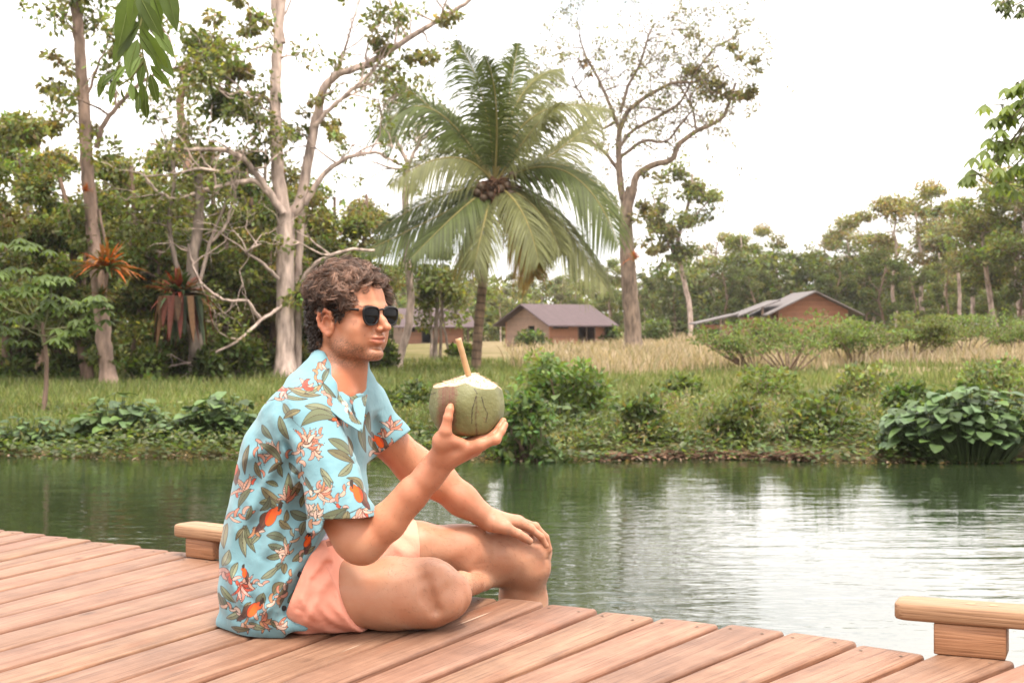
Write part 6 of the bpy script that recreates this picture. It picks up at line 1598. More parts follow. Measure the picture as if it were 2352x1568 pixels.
def birdprint(x, y, ang, s, flip=1):
    ca_, sa_ = cos(ang), sin(ang)
    T = lambda a, b: (x + (a * ca_ - b * flip * sa_) * s, y + (a * sa_ + b * flip * ca_) * s)
    a = T(-.2, .15); b = T(-1.55, .62); leafprint(*a, *b, .20 * s, (.10, .035, .03), 0, vein=False)
    a = T(.35, .25); b = T(-1.0, .42); leafprint(*a, *b, .30 * s, (.12, .05, .03), .1)
    def body(dx, dy):
        u_ = (dx * ca_ + dy * sa_) / s; v_ = (-dx * sa_ + dy * ca_) * flip / s
        e = np.minimum(np.hypot(u_ / .72, v_ / .40) - 1, np.hypot((u_ - .62) / .34, (v_ + .26) / .32) - 1) * s * .4
        c_ = np.where((v_ > .16)[:, None], np.array([.62, .07, .015]), np.array([.90, .13, .012])); line = sm(-e, .1, 1.4)[:, None]
        eye = np.hypot(u_ - .70, v_ + .32) < .085; c_ = np.where(eye[:, None], OUT, c_)
        return OUT * (1 - line) + c_ * line, 1 - sm(e, -.3, .8)
    stamp(x, y, s * 1.3, body)
    bx, by = T(.88, -.30); petal(bx, by, ang - .3 * flip, .45 * s, .055 * s + 1.0, (.05, .03, .02), 1.6 * flip)
# back panel
lf(640, 912, 690, 985, 0.1); raceme(610, 925, 700, 880, 8, 22, PK, 2.2); lf(660, 892, 738, 910, 6); lf(640, 905, 708, 918, 4)
blossom(655, 895, 2.8, 22, 6, RD); lf(650, 926, 672, 962, 6); raceme(590, 1010, 600, 1080, 8, 24); lf(570, 1020, 560, 1090, 5); lf(585, 1060, 600, 1100, 5)
lf(640, 955, 662, 1010, 7); blossom(640, 1040, 3.4, 34, 8); blossom(700, 1020, -.6, 38, 11, [(.60, .20, .12), (.62, .32, .20), (.70, .45, .34)]); raceme(660, 1050, 735, 995, 11, 24, PK[:4]); lf(598, 1015, 650, 1060, 7, -.2); lf(650, 1060, 615, 1085, 5); lf(662, 1062, 690, 1092, 5); lf(640, 1064, 648, 1096, 5)
raceme(545, 1140, 580, 1110, 5, 22, RD); blossom(560, 1125, -1.9, 40, 5, [(.66, .36, .26)]); raceme(520, 1190, 570, 1175, 9, 24, [(.62, .26, .18), (.68, .42, .32)]); lf(520, 1200, 512, 1260, 7); lf(558, 1205, 562, 1280, 7); lf(562, 1205, 585, 1270, 6); lf(566, 1195, 578, 1160, 5); lf(560, 1210, 540, 1240, 4)
birdprint(538, 1078, -1.3, 20)
lf(598, 1120, 650, 1158, 8); lf(596, 1150, 640, 1165, 8, -.3); lf(600, 1175, 622, 1140, 6, .4); lf(655, 1150, 665, 1085, 8); lf(668, 1140, 690, 1105, 7); blossom(662, 1150, -1.6, 34, 7, PK[:4]); lf(665, 1175, 712, 1190, 9); lf(640, 1195, 668, 1215, 7); lf(655, 1200, 660, 1170, 5)
birdprint(622, 1187, -1.15, 27, -1)
lf(612, 1226, 660, 1240, 8, -.2); lf(615, 1252, 655, 1258, 7); lf(612, 1282, 655, 1270, 6); lf(650, 1290, 630, 1312, 5); lf(655, 1292, 652, 1318, 6); raceme(650, 1285, 680, 1215, 9, 26, [(.70, .52, .42), (.60, .42, .28), (.3, .28, .18)]); blossom(660, 1270, -2.6, 26, 5)
birdprint(706, 1245, -1.0, 17); lf(690, 1270, 725, 1255, 6)
lf(512, 1300, 528, 1262, 8); blossom(520, 1310, 1.8, 22, 5, RD); raceme(505, 1310, 560, 1345, 12, 20, RD, 3.2); blossom(550, 1345, .8, 34, 10, RD); lf(505, 1345, 540, 1385, 6); lf(510, 1370, 520, 1400, 6); raceme(560, 1335, 605, 1340, 7, 18, PK)
birdprint(562, 1316, -1.5, 13); lf(540, 1390, 552, 1428, 7); lf(575, 1380, 560, 1410, 5, .3); lf(500, 1360, 515, 1395, 5)
lf(604, 1360, 595, 1400, 9); lf(650, 1335, 625, 1365, 8, .3); lf(590, 1392, 570, 1412, 8); birdprint(578, 1402, -1.0, 24, -1); raceme(590, 1420, 640, 1360, 11, 22, PK); blossom(600, 1430, 0, 26, 8); lf(570, 1430, 610, 1445, 6); lf(620, 1425, 650, 1440, 6); blossom(560, 1435, .5, 20, 6)
for (a_, b_, c_, d__, e_) in [(560, 980, 545, 1040, 6), (700, 905, 745, 880, 5), (575, 1120, 545, 1165, 6), (640, 1115, 610, 1105, 5), (700, 1195, 690, 1230, 6), (545, 1290, 530, 1330, 6), (600, 1330, 640, 1300, 6), (660, 1340, 640, 1395, 6), (520, 1420, 555, 1405, 6), (600, 1225, 575, 1250, 5), (600, 975, 625, 1010, 6), (690, 940, 650, 960, 6), (755, 845, 740, 880, 5)]: lf(a_, b_, c_, d__, e_)
blossom(585, 1215, .6, 22, 6); blossom(700, 890, -.6, 22, 7, RD);  raceme(720, 850, 740, 900, 7, 14); blossom(735, 835, .7, 16, 7)
raceme(560, 1410, 520, 1390, 8, 18); blossom(640, 1440, -.4, 22, 7); lf(530, 1440, 575, 1446, 5); raceme(640, 1385, 668, 1320, 7, 16); blossom(690, 1345, 1.4, 20, 7); lf(672, 1380, 690, 1400, 5)
# collar side and chest
lf(700, 930, 772, 948, 8, -.1); lf(690, 968, 775, 955, 11, -.45); lf(740, 880, 772, 915, 5); raceme(745, 905, 800, 965, 9, 20); blossom(772, 960, .3, 22, 7, RD + PK); birdprint(768, 963, .3, 9); raceme(800, 905, 842, 965, 9, 14, [(.62, .20, .10), (.5, .3, .15)]); lf(800, 900, 830, 925, 6); lf(830, 960, 838, 1040, 7); lf(845, 945, 850, 1000, 5)
# near sleeve
lf(755, 1005, 812, 1045, 9, -.15); lf(752, 1032, 815, 1062, 8, -.1); lf(778, 1095, 812, 1060, 7, .2); lf(808, 1050, 800, 1000, 4); raceme(690, 1060, 700, 1110, 5, 16); lf(800, 1092, 838, 1130, 6, -.5)
blossom(735, 1135, -.2, 34, 9, RD + PK); raceme(700, 1150, 730, 1120, 7, 24); raceme(760, 1150, 790, 1165, 5, 14, RD); birdprint(823, 1135, -1.85, 24, 1); leafprint(735, 1195, 835, 1165, 1.4, (.12, .10, .06), vein=False)
lf(740, 1188, 800, 1168, 9, .2); lf(765, 1205, 795, 1170, 8); lf(790, 1200, 800, 1172, 7); blossom(828, 1172, 1.2, 26, 9, PK + RD); blossom(712, 1180, -.6, 30, 9, [(.72, .52, .42), (.55, .45, .32)]); raceme(715, 1210, 735, 1170, 7, 18)
raceme(695, 1000, 690, 1050, 6, 18, PK); lf(700, 1095, 720, 1130, 4); lf(735, 1075, 765, 1110, 6); blossom(720, 1040, .4, 22, 6); lf(760, 1120, 740, 1090, 5); raceme(775, 1150, 800, 1110, 6, 15, PK); lf(700, 1135, 690, 1165, 5)
# far sleeve and front
birdprint(872, 1015, -2.1, 19); blossom(900, 985, -1.2, 26, 9, RD + PK); blossom(895, 1030, .3, 24, 9, PK); raceme(850, 1045, 905, 1020, 9, 16, PK); blossom(885, 1000, -2.0, 20, 6, PK); lf(845, 1000, 870, 1040, 5); lf(870, 1050, 910, 1035, 5)
# strip of the front panel that shows below the sleeve
raceme(700, 1330, 690, 1370, 6, 16, RD); lf(662, 1385, 690, 1350, 8); blossom(690, 1385, .6, 24, 7, PK); birdprint(705, 1245, -1.2, 16)
lf(672, 1290, 700, 1262, 6); raceme(720, 1220, 690, 1280, 7, 16, PK)
for a_ in [(538, 1078, -1.3, 22, 1), (622, 1187, -1.15, 31, -1), (706, 1245, -1.0, 18, 1), (562, 1316, -1.5, 15, 1), (580, 1400, -1.0, 27, -1), (823, 1135, -1.85, 27, 1), (872, 1015, -2.1, 22, 1)]: birdprint(*a_)
# the far side of the cloth carries the same design; fade fabric tint a little by weave
m, nt, b = new_mat('shirt_cloth')
at = N(nt, 'ShaderNodeAttribute', attribute_name='tint'); tc = N(nt, 'ShaderNodeTexCoord')
n1 = N(nt, 'ShaderNodeTexNoise', Scale=9.0, Detail=4.0); nt.links.new(tc.outputs['Object'], n1.inputs['Vector'])
mr = N(nt, 'ShaderNodeMapRange'); mr.inputs[3].default_value = .93; mr.inputs[4].default_value = 1.07; nt.links.new(n1.outputs['Fac'], mr.inputs[0])
sc_ = N(nt, 'ShaderNodeVectorMath', operation='SCALE'); nt.links.new(at.outputs['Color'], sc_.inputs[0]); nt.links.new(mr.outputs[0], sc_.inputs['Scale']); nt.links.new(sc_.outputs[0], b.inputs['Base Color'])
b.inputs['Roughness'].default_value = .8; b.inputs['Specular IOR Level'].default_value = .25; b.inputs['Sheen Weight'].default_value = .15
n2 = N(nt, 'ShaderNodeTexNoise', Scale=24.0, Detail=4.0, Distortion=.8); nt.links.new(tc.outputs['Object'], n2.inputs['Vector'])
bp = N(nt, 'ShaderNodeBump', Strength=.7, Distance=.004); nt.links.new(n2.outputs['Fac'], bp.inputs['Height']); nt.links.new(bp.outputs[0], b.inputs['Normal'])
M_SHIRT = m
mb = MB(); mb.add(SV, SF, np.clip(scol, .01, 1)); shirt = fin(mb, 'shirt', M_SHIRT, man)

# collar: a folded band round the neck with a lapel on each side
def band(inner, outer, name, par, th=.0022, lift=.004):
    a = np.array([P(*q) for q in inner]); b_ = np.array([P(*q) for q in outer]); n = 40
    t = np.linspace(0, len(a) - 1, n); ip = lambda q: np.stack([np.interp(t, np.arange(len(q)), q[:, k]) for k in range(3)], 1)
    a, b_ = ip(a), ip(b_)
    for _ in range(3):
        for q in (a, b_): q[1:-1] = (q[:-2] + 2 * q[1:-1] + q[2:]) / 4
    K = 9; g = np.array([a + (b_ - a) * k / (K - 1) for k in range(K)]); T_ = np.gradient(a, axis=0); nn = np.cross(T_, b_ - a); nn /= np.linalg.norm(nn, axis=1, keepdims=True); nn *= np.where(nn[:, 1:2] > 0, -1, 1)
    for k in range(K): g[k] += nn * lift * math.sin(pi * min(1, k / (K - 1) + .12)) 
    top = g; bot = g - nn[None] * th; v = np.vstack([top.reshape(-1, 3), bot.reshape(-1, 3)]); off = K * n; f = []
    for k in range(K - 1):
        for i in range(n - 1):
            p = k * n + i; f.append((p, p + 1, p + n + 1, p + n)); f.append((off + p, off + p + n, off + p + n + 1, off + p + 1))
    for i in range(n - 1): f.append((i, off + i, off + i + 1, i + 1)); p = (K - 1) * n + i; f.append((p, p + 1, off + p + 1, off + p))
    for k in range(K - 1): p = k * n; f.append((p, p + n, off + p + n, off + p)); p += n - 1; f.append((p, off + p, off + p + n, p + n))
    v_ = np.array(v); F4 = np.array(f); v_, F4 = subdivide(v_, F4)
    global scol, PX, PYy, PXs, order
    keep = (scol, PX, PYy, PXs, order)
    scol = np.tile(np.array([.235, .455, .52]), (len(v_), 1)); PX, PYy = project(v_); order = np.argsort(PX); PXs = PX[order]
    blossom(740, 850, .8, 24, 9, PK); raceme(725, 825, 765, 880, 9, 16, PK); lf(760, 868, 776, 905, 7); lf(775, 905, 790, 930, 4); raceme(788, 925, 815, 960, 6, 12); lf(800, 950, 830, 975, 5); raceme(826, 880, 850, 950, 9, 12, [(.6, .25, .12), (.5, .3, .2)]); lf(835, 900, 845, 940, 5)
    mb = MB(); mb.add(v_, F4, np.clip(scol, .01, 1)); scol, PX, PYy, PXs, order = keep
    o = mb.build(name, M_SHIRT, par); mb2 = o.data; 
    for v__ in mb2.vertices: v__.co -= Vector(man.location)
    return o
band([(728, 803, 3.44), (722, 803, 3.38), (730, 822, 3.31), (745, 850, 3.275), (762, 878, 3.25), (780, 902, 3.235), (800, 932, 3.20), (828, 985, 3.165)],
     [(716, 822, 3.45), (706, 830, 3.38), (706, 852, 3.29), (717, 882, 3.225), (735, 914, 3.18), (760, 942, 3.155), (792, 968, 3.145), (828, 990, 3.155)], 'collar', man)
band([(826, 985, 3.19), (812, 940, 3.25), (806, 910, 3.30), (822, 885, 3.38), (826, 868, 3.44), (815, 850, 3.47)],
     [(832, 992, 3.19), (838, 950, 3.25), (842, 918, 3.31), (846, 896, 3.38), (842, 880, 3.45), (828, 862, 3.49)], 'collar', man)
sx2, sy2 = project(SV)
for (x, y) in [(688, 1318), (652, 1396)]:
    w_ = np.hypot(sx2 - x, sy2 - y) < 4; d_ = SV[w_, 1].min() if w_.any() else 3.17
    mb = MB(); c = P(x, y, d_); mb.tube([c + [0, .002, 0], c, c + [0, -.002, 0]], [.006, .0062, .0045], 14, (.03, .02, .02)); fin(mb, 'button', M_GLOSSLEAF, man)

# ---------------------------------------------------------------- shorts
S = Field(np.arange(-.66, -.10, .003), np.arange(3.08, 3.72, .0034), np.arange(-.01, .32, .003))
S.cone(P(735, 1335, 3.28), P(740, 1310, 3.50), .100, .095, .05)
S.cone(P(690, 1345, 3.27), P(700, 1330, 3.48), .108, .100, .05)
S.chain([P(730, 1240, 3.30), P(735, 1330, 3.28)], [.060, .09], .05)
S.cone(P(770, 1232, 3.34), P(790, 1300, 3.36), .055, .08, .05)
S.chain([P(720, 1362, 3.26), P(800, 1364, 3.265), P(860, 1364, 3.265)], [.083, .0795, .082], .03, flat=(0, 1, 0), ff=1.1)
S.chain([P(740, 1290, 3.46), P(850, 1270, 3.54), P(975, 1252, 3.605)], [.09, .078, .066], .03)
for a in [([(760, 1260, 3.2), (720, 1320, 3.18), (690, 1400, 3.18)], .010, .012), ([(790, 1290, 3.19), (740, 1350, 3.17), (710, 1420, 3.18)], .009, .012), ([(800, 1300, 3.19), (770, 1370, 3.17)], -.007, .009), ([(745, 1250, 3.2), (790, 1265, 3.2)], .006, .008), ([(760, 1380, 3.17), (800, 1425, 3.18)], .006, .010), ([(730, 1380, 3.17), (770, 1430, 3.18)], .006, .010),
          ([(700, 1370, 3.18), (740, 1430, 3.18)], .006, .010), ([(770, 1310, 3.18), (790, 1400, 3.16)], .004, .009), ([(735, 1290, 3.19), (775, 1300, 3.18)], -.006, .008), ([(690, 1390, 3.18), (720, 1330, 3.17), (750, 1300, 3.17)], -.007, .008), ([(900, 1240, 3.5), (930, 1270, 3.52)], .004, .01)]:
    fold(S, a[0], a[1], a[2])
X, Y, Z = S.pts((slice(None),) * 3); S.v += (.0024 * np.sin(X * 90 + 40 * Z + 3 * np.sin(Z * 31)) * np.sin(Z * 63 + 9 * Y)).astype(np.float32)
# hems
p0, p1, p2 = P(803, 1287, 3.28), P(853, 1440, 3.28), P(782, 1352, 3.19); nn = np.cross(p1 - p0, p2 - p0); nn = nn if nn[0] > 0 else -nn
S.cutplane(p0, nn, *lohi(760, 1270, 1010, 1470, 3.0, 3.375)); 
S.chain([P(770, 1362, 3.268), P(900, 1362, 3.268)], [.070, .0785], .004, op='sub', flat=(0, 1, 0), ff=1.1)
a3 = P(956, 1240, 3.58); S.cutplane(a3, (1, .25, 0), *lohi(930, 1180, 1060, 1330, 3.38, 3.75))
S.chain([P(900, 1262, 3.57), P(1000, 1252, 3.63)], [.060, .062], .004, op='sub')
a3, b3 = P(735, 1212, 3.20), P(655, 1416, 3.20); u3 = b3 - a3; nn = np.cross(u3, [0, 1, 0]); nn = nn if nn[0] < 0 else -nn; S.cutplane((a3 + b3) / 2, nn, *lohi(480, 1180, 760, 1470, 3.0, 3.33))
a3, b3 = P(738, 1219, 3.2), P(800, 1200, 3.2); u3 = b3 - a3; nn = np.cross(u3, [0, 1, 0]); nn = nn if nn[2] > 0 else -nn; S.cutplane(a3, nn, *lohi(640, 1100, 900, 1240, 3.05, 3.7))
X, Y, Z = S.pts((slice(None),) * 3); S.v = np.maximum(S.v, (-Z + .0015 + 0 * X + 0 * Y).astype(np.float32))
QV, QF = S.surface(); QV = relax(QV, QF, 2, .5); del S
qx, qy = project(QV); qc = np.tile(np.array([1.28, .56, .40]), (len(QV), 1))
wb = qy - (1219 - (qx - 738) * .31); mwb = (wb < 22) & (qx < 830)
qc[mwb] = np.where((((wb[mwb] // 5).astype(int)) % 2 == 0)[:, None], np.array([.95, .80, 1.05]), np.array([1.2, 1.02, 1.05]))
seam = np.exp(-((qx - (786 + (qy - 1380) * .45)) ** 2) / 3.0) * (qy > 1300); qc *= (1 - .12 * seam)[:, None]
M_SHORTS = mat_tint('shorts_cloth', rough=.85, nscale=10.0, noise=(.93, 1.06), bump=.004, bscale=30.0, spec=.2)
mb = MB(); mb.add(QV, QF, qc); fin(mb, 'shorts', M_SHORTS, man)
mb = MB(); pk = np.array([P(748, 1243, 3.165), P(772, 1236, 3.16), P(796, 1232, 3.165)]); pk2 = pk + [0.004, -.001, -.012]
mb.add(np.vstack([pk, pk2]), [(0, 1, 4, 3), (1, 2, 5, 4)], (.82, .38, .27)); fin(mb, 'pocket_flap', M_SHORTS, man)

# ---------------------------------------------------------------- hair
hair_poly = np.array([(690, 600), (697, 660), (693, 740), (706, 790), (722, 812), (737, 800), (742, 776), (738, 748), (737, 722), (746, 708), (760, 706), (770, 732), (781, 736), (790, 720), (795, 700), (806, 690), (811, 664), (808, 647), (847, 647), (872, 652), (905, 656), (905, 580), (690, 580)], float)
def inpoly(x, y, poly):
    c = np.zeros(len(x), bool); j = len(poly) - 1
    for i in range(len(poly)):
        xi, yi = poly[i]; xj, yj = poly[j]; c ^= ((yi > y) != (yj > y)) & (x < (xj - xi) * (y - yi) / (yj - yi + 1e-9) + xi); j = i
    return c
def to_px(f, s, u):
    p = HO[None] + f[:, None] * Hf + s[:, None] * Hs + u[:, None] * Hu; return project(p)
M_HAIR = mat_tint('hair', rough=.42, nscale=30.0, noise=(.75, 1.25), spec=.5)
# scalp points taken from the body surface itself
sel = np.nonzero(head & (u > -.075))[0]; fx_, fy_ = to_px(f[sel], s_[sel], u[sel])
ok = inpoly(fx_, fy_, hair_poly) & ~((s_[sel] > .071) & (f[sel] < .012) & (f[sel] > -.034) & (u[sel] < .030) & (u[sel] > -.04))
sel = sel[ok]; hp = V[sel]; hn = N_V[sel]; hf, hs_, hu = f[sel], L[sel, 1], u[sel]
topness = np.clip(sm(hu, .035, .085) + sm(hf, .03, .07) * .6, 0, 1)           # long curls above, cropped sides and nape
# undercoat: thin shell of short dark hair
mb = MB(); r = np.random.default_rng(23)
ks = r.choice(len(sel), 9000)
c = hp[ks] + hn[ks] * .001; Y_ = hn[ks] * .45 + r.normal(size=(9000, 3)) * .45 + np.array([0, 0, -.5]); Y_ /= np.linalg.norm(Y_, axis=1, keepdims=True)
X_, Y_, Z_ = frames(Y_, r, .3)
LOCK = (np.array([[-.12, 0, 0], [.12, 0, 0], [.10, .5, .12], [-.10, .5, .12], [.02, 1, .05], [-.02, 1, .05]]), np.array([[0, 1, 2, 3], [3, 2, 4, 5]]))
ln = .009 + .006 * r.random(9000) + .006 * topness[ks]
mb.scatter(LOCK[0], LOCK[1], c, X_, Y_, Z_, np.stack([ln * .9, ln, ln], 1), np.array((.040, .022, .014)) * r.uniform(.5, 1.7, (9000, 1)))
hb = fin(mb, 'short_hair', M_HAIR, man)
mb = MB()
kt = r.choice(len(sel), 2300, p=(.20 + topness) / (.20 + topness).sum())
cl_c = hp[r.choice(len(sel), 46)]; cl_h = r.uniform(.35, 1.5, 46); cl_b = r.uniform(.55, 1.5, 46); cl_d = r.normal(size=(46, 3)) * .8
for k in kt:
    tp_ = topness[k]; n_ = hn[k]; p = hp[k].copy(); j_ = np.argmin(((cl_c - p) ** 2).sum(1)); base_r = .0042 + .0075 * tp_ * r.uniform(.5, 1.25)
    rise = (.004 + .0135 * tp_ * cl_h[j_]) * r.uniform(.6, 1.15)
    ax = r.normal(size=3) * .6 + cl_d[j_]; ax -= n_ * (ax @ n_); ax /= np.linalg.norm(ax) + 1e-9; bx_ = np.cross(n_, ax)
    turns = r.uniform(.6, 1.35); ph = r.uniform(0, 6.28); n = 11; t = np.linspace(0, 1, n)
    drift = (Hf * r.uniform(-.4, .45) + ax * r.uniform(-.5, .5) + np.array([0, 0, -.35])) * .018 * (.3 + tp_)
    cc = np.array((.175, .098, .066)) * r.uniform(.4, 1.8) * cl_b[j_] * (.28 + .85 * tp_)
    for q in range(6):
        off = r.normal(size=3) * .0011; a = ph + t * turns * 2 * pi + q * .10; rr_ = base_r * (1 + .10 * q) * (1 - .2 * t)
        pts = p + off + n_ * (rise * (t ** .7) + .001)[:, None] + drift * (t ** 1.5)[:, None] + (np.cos(a) - cos(ph))[:, None] * ax * rr_[:, None] + ((np.sin(a) - sin(ph)) * rr_)[:, None] * (bx_ * .55 + n_ * .55)
        ct = cc * r.uniform(.75, 1.3)
        mb.tube(pts, np.linspace(.00068, .00028, n), 3, ct * np.linspace(.8, 1.5, n)[:, None], cap=False)
for k in r.choice(kt, 420):                                   # loose single hairs
    p = hp[k] + hn[k] * (.004 + .012 * topness[k]); n_ = hn[k]; ax = r.normal(size=3); ax -= n_ * (ax @ n_); ax /= np.linalg.norm(ax); bx_ = np.cross(n_, ax); n = 12; t = np.linspace(0, 1, n); a = r.uniform(0, 6.28) + t * r.uniform(3, 8)
    rr_ = r.uniform(.003, .008); pts = p + n_ * (t * r.uniform(.006, .018))[:, None] + ((np.cos(a) - np.cos(a[0])) * rr_)[:, None] * ax + ((np.sin(a) - np.sin(a[0])) * rr_)[:, None] * bx_
    mb.tube(pts, np.linspace(.0004, .0002, n), 3, (.20, .12, .08), cap=False)
fin(mb, 'curls', M_HAIR, man)
# eyebrows
mb = MB()
for q in (-1, 1):
    for i in range(70):
        t = r.random(); p = Hd(.1045 - .018 * t ** 1.6, (.012 + .038 * t) * q, .0345 + .004 * sin(t * 2.6) + r.normal() * .0015); d_ = Hs * q * .8 - Hf * .3 + np.array([0, 0, .35 - .5 * t])
        mb.tube([p, p + d_ * .004 + Hf * .001, p + d_ * .008], [.0005, .0004, .0002], 3, (.09, .05, .03), cap=False)
fin(mb, 'eyebrows', M_HAIR, man)

# ---------------------------------------------------------------- sunglasses
gl = tag(empty('sunglasses', tuple(Hd(.108, 0, .022))), None); gl.parent = man; gl.location = Vector(Hd(.108, 0, .022)) - Vector(man.location)
G_O = Hd(.108, 0, .022)
m, nt, b = new_mat('black_acetate'); b.inputs['Base Color'].default_value = (.004, .003, .003, 1); b.inputs['Roughness'].default_value = .3; b.inputs['Specular IOR Level'].default_value = .25; M_FRAME = m
m, nt, b = new_mat('dark_lens'); b.inputs['Base Color'].default_value = (.001, .001, .0015, 1); b.inputs['Roughness'].default_value = .06; b.inputs['Specular IOR Level'].default_value = .12; M_LENS = m
fm = MB()
for q in (-1, 1):
    n = 48; a = np.arange(n + 1) * 2 * pi / n
    # rounded lens, flatter brow line, wraps back towards the temple
    wx = .0268 * np.sign(np.cos(a)) * np.abs(np.cos(a)) ** .8; hz_ = np.where(np.sin(a) > 0, .0165 * np.abs(np.sin(a)) ** .5, -.0250 * np.abs(np.sin(a)) ** .95)
    sx_ = (.0355 + wx) * q; fz = .108 - .10 * (np.abs(sx_) - .008) ** 1.0 * .34 - .0
    pts = np.array([Hd(ff, ss, .0205 + zz) for ff, ss, zz in zip(fz, sx_, hz_)])
    fm.tube(pts, np.where(np.sin(a) > .2, .0027, .0021), 8, cap=False)
    lm = MB(); cen = pts[:-1].mean(0) + Hf * .0012; ring = pts[:-1]
    mid_ = (ring + cen) / 2 + Hf * .0006
    v = np.vstack([ring, mid_, [cen + Hf * .0004]]); ff_ = [(i, (i + 1) % n, n + (i + 1) % n, n + i) for i in range(n)]
    lm.add(v, ff_); lm.f3.append(np.array([(n + i, n + (i + 1) % n, 2 * n) for i in range(n)]))
    o = lm.build('lens', M_LENS, gl); 
    for vv_ in o.data.vertices: vv_.co -= Vector(G_O)
    # temple
    tpts = np.array([Hd(.0905, .0605 * q, .030), Hd(.088, .0665 * q, .0315), Hd(.075, .0705 * q, .0315), Hd(.03, .0765 * q, .0300), Hd(.004, .0790 * q, .0285), Hd(-.016, .079 * q, .018)])
    fm.tube(tpts, [.0032, .0030, .0023, .0020, .0020, .0018], 8)
fm.tube([Hd(.1065, -.0125, .0285), Hd(.1110, -.006, .0315), Hd(.1120, 0, .0322), Hd(.1110, .006, .0315), Hd(.1065, .0125, .0285)], .0022, 8)
for q in (-1, 1): fm.tube([Hd(.105, .0140 * q, .012), Hd(.102, .0125 * q, .008)], .0022, 6)
o = fm.build('frame', M_FRAME, gl)
for vv_ in o.data.vertices: vv_.co -= Vector(G_O)

# ---------------------------------------------------------------- the coconut and its straw
CD = 3.085; CC = P(1072, 935, CD)
co = tag(empty('opened_coconut', CC), 'green young coconut with its top hacked open, held up in the person\'s hand', 'coconut')
k_ = CD / FPX
C = Field(np.arange(CC[0] - .095, CC[0] + .095, .0016), np.arange(CC[1] - .095, CC[1] + .095, .0016), np.arange(CC[2] - .075, CC[2] + .10, .0016))
C.ball(CC + [0, 0, -.004], (.0805, .079, .082), .01)
C.ball(CC + [.002, 0, .012], (.0795, .078, .074), .02)
C.cutplane(CC + [0, 0, -(998 - 935) * k_], (0, 0, -1), CC - .2, CC + .2, .012)
for n_c, q_c in (((-.85, -.1, -.5), .079), ((.85, -.2, -.48), .0795), ((-.3, -.9, -.3), .078), ((.5, -.85, -.1), .078), ((-.95, -.3, .1), .0815), ((.97, -.2, .1), .080)):
    n_c = np.array(n_c) / np.linalg.norm(n_c); C.cutplane(CC + n_c * q_c, n_c, CC - .2, CC + .2, .010)
cuts = [((-.080, -.02, .042), (-.30, -.10, 1)), ((.045, -.045, .050), (.36, -.42, 1)), ((-.03, -.06, .052), (-.30, -.55, 1)), ((.05, .02, .054), (.60, .1, 1)), ((0, .06, .05), (0, .55, 1)), ((-.05, .03, .05), (-.42, .3, 1)), ((0, 0, .079), (.02, -.05, 1))]
for p, n in cuts: C.cutplane(CC + np.array(p), n, CC - .2, CC + .2, .0015)
VV, FF = C.surface(); VV = relax(VV, FF, 1, .4); Lc = VV - CC; NN = normals(VV, FF)
cut = np.zeros(len(VV))
for p, n in cuts:
    n = np.array(n) / np.linalg.norm(n); cut = np.maximum(cut, (np.abs((Lc - p) @ n) < .0016) & (Lc[:, 2] > .015))
rc = np.random.default_rng(3); gx = 1072 + Lc[:, 0] / k_; gy = 935 - Lc[:, 2] / k_
ccol = np.tile(np.array([.235, .235, .095]), (len(VV), 1)); nv = vnoise(Lc[:, 0] * 30, Lc[:, 2] * 30, 1.0, 9)[:, None]; ccol *= 1 + .10 * nv
def cb(c, m): 
    global ccol
    ccol = ccol * (1 - m[:, None]) + np.array(c) * m[:, None]
fr_ = Lc[:, 1] < 0
fib = rc.random(len(VV)); brown = (1 - sm(np.abs(gx - (1032 - (gy - 900) * .05) + 6 * vnoise(gx, gy, 9., 4) + 4 * vnoise(gx, gy, 2.5, 41)), 13, 26)) * (1 - sm(gy, 965, 1000)) * fr_
cb((.22, .09, .055), np.clip(brown * (.62 + .35 * vnoise(gx, gx * 0 + gy * .05, 1.6, 44) + .35 * fib), 0, 1))
streak = np.exp(-((gx - 1096 - 3 * vnoise(gy, gy, 14., 2)) / 2.2) ** 2) * (gy > 905) * fr_ * np.clip(.75 + .5 * vnoise(gx, gy, 5., 6), .2, 1); cb((.09, .04, .025), .85 * streak)
for x0, y0, x1, y1 in [(1096, 905, 1087, 935), (1087, 935, 1086, 965), (1108, 908, 1113, 929), (1113, 929, 1121, 945), (1121, 945, 1117, 965), (1092, 890, 1098, 900), (985, 907, 1004, 899)]:
    t = np.clip(((gx - x0) * (x1 - x0) + (gy - y0) * (y1 - y0)) / ((x1 - x0) ** 2 + (y1 - y0) ** 2), 0, 1); dd = np.hypot(gx - x0 - t * (x1 - x0), gy - y0 - t * (y1 - y0)); cb((.05, .03, .02), .9 * (dd < 1.0 + .6 * vnoise(gx, gy, 3., 8)) * fr_)
sp = vnoise(gx, gy, 4.5, 31) + .5 * vnoise(gx, gy, 2.0, 32); cb((.22, .10, .05), .6 * sm(sp, .42, .6) * np.exp(-((gx - 1100) / 26) ** 2) * (gy > 930) * fr_)
rust = (sm(vnoise(gx, gy, 10., 33) + (gy - 985) * .02 - (gx - 1060) * .008, .0, .5)) * (gx < 1085) * (gx > 1030) * (gy > 940) * fr_; cb((.30, .15, .07), .7 * rust)
cb(np.array((.88, .64, .41)), cut * .99); ccol[cut > 0] *= (1 + .10 * rc.normal(size=(int(cut.sum()), 1))) 
ctr = cut * (np.hypot(Lc[:, 0], Lc[:, 1]) < .05) * (Lc[:, 2] > .06); cb((.95, .72, .50), .6 * ctr)
M_COCO = mat_tint('coconut_husk', rough=.5, nscale=40.0, noise=(.9, 1.1), bump=.0015, bscale=120.0, spec=.4)
low = cut[FF].mean(1) < .5
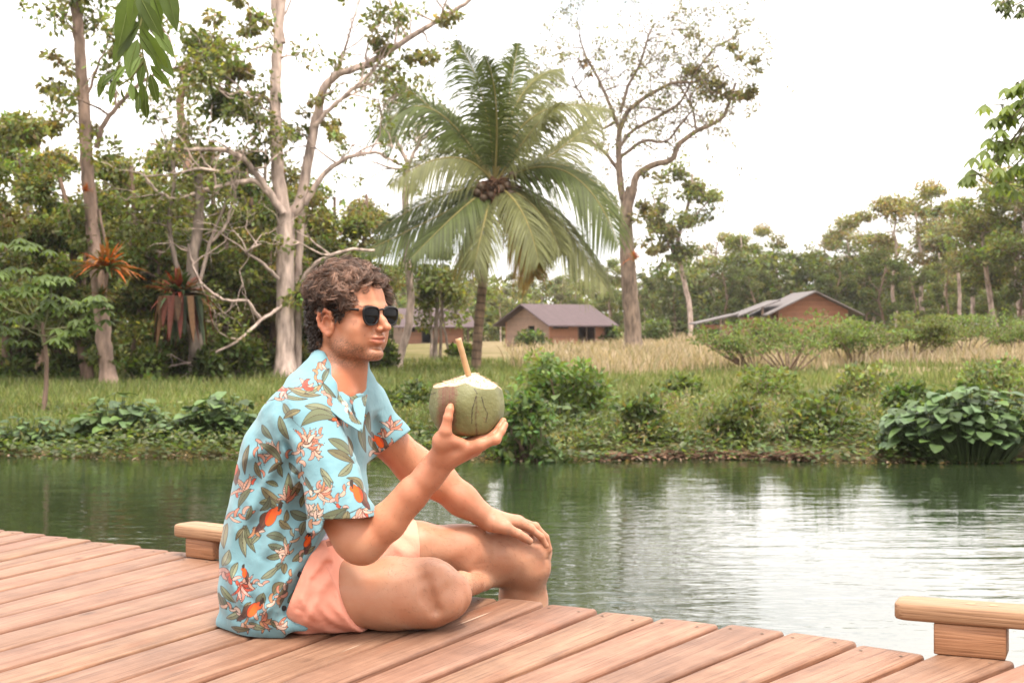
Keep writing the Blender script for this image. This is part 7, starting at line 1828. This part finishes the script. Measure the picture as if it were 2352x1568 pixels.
for nme, mask in (('husk', low), ('cut_top', ~low)):
    mb = MB(); f4 = FF[mask]; uq, inv = np.unique(f4, return_inverse=True); mb.add(VV[uq] - CC, inv.reshape(-1, 4), np.clip(ccol[uq], .01, 1)); mb.build(nme, M_COCO, co)
mb = MB()
for i in range(240):
    a = rc.uniform(0, 6.28); q = rc.uniform(.015, .07); p = np.array([cos(a) * q, sin(a) * q, 0]); j = np.argmin(np.hypot(Lc[:, 0] - p[0], Lc[:, 1] - p[1]) + (Lc[:, 2] < .02) * 9)
    p = Lc[j]; d_ = np.array([cos(a), sin(a), -.2]) * rc.uniform(.003, .009) + [0, 0, rc.uniform(.0, .003)]; mb.tube([p, p + d_ * .6 + [0, 0, .001], p + d_], [.0006, .0005, .0002], 3, np.array((.74, .52, .33)) * rc.uniform(.7, 1.2), cap=False)
mb.build('fibres', M_COCO, co)
a, b_ = P(1076, 862, CD - .01), P(1052.4, 777, CD - .015)
st = tag(empty('drinking_straw', a), 'bamboo drinking straw sticking up out of the opened coconut', 'straw')
mb = MB(); n = 14; t = np.linspace(0, 1, n); pts = a + (b_ - a) * t[:, None]; ax_ = (b_ - a) / np.linalg.norm(b_ - a)
pts_in = pts[::-1]; allp = np.vstack([pts, pts_in[:8]]); rad_ = np.concatenate([np.full(n, .0066), np.full(8, .0050)]); rad_[:n] += .0004 * np.sin(t * 40)
mb.tube(allp, rad_, 16, np.vstack([np.tile((.62, .36, .17), (n, 1)) * (1 + .08 * rc.normal(size=(n, 1))), np.tile((.35, .2, .1), (8, 1))]), cap=False)
M_STRAW = mat_tint('bamboo', rough=.45, nscale=60.0, noise=(.88, 1.1), stretch=(1, 1, .15))
fin(mb, 'tube', M_STRAW, st)
# ---------------------------------------------------------------- air: pale even haze that lifts the far trees
hm = bpy.data.materials.new('haze'); hm.use_nodes = True; nt = hm.node_tree
for n in list(nt.nodes):
    if n.type == 'BSDF_PRINCIPLED': nt.nodes.remove(n)
pv = N(nt, 'ShaderNodeVolumePrincipled'); pv.inputs['Color'].default_value = (.97, .96, .97, 1); pv.inputs['Density'].default_value = .0002; pv.inputs['Anisotropy'].default_value = .2
nt.links.new(pv.outputs[0], nt.nodes['Material Output'].inputs['Volume'])
hb_ = MB(); box(hb_, -560, 560, -70, 620, -3.6, 30.0); tag(hb_.build('haze', hm, None, False), 'thin pale haze in the humid air over the river', 'haze', None, 'stuff')
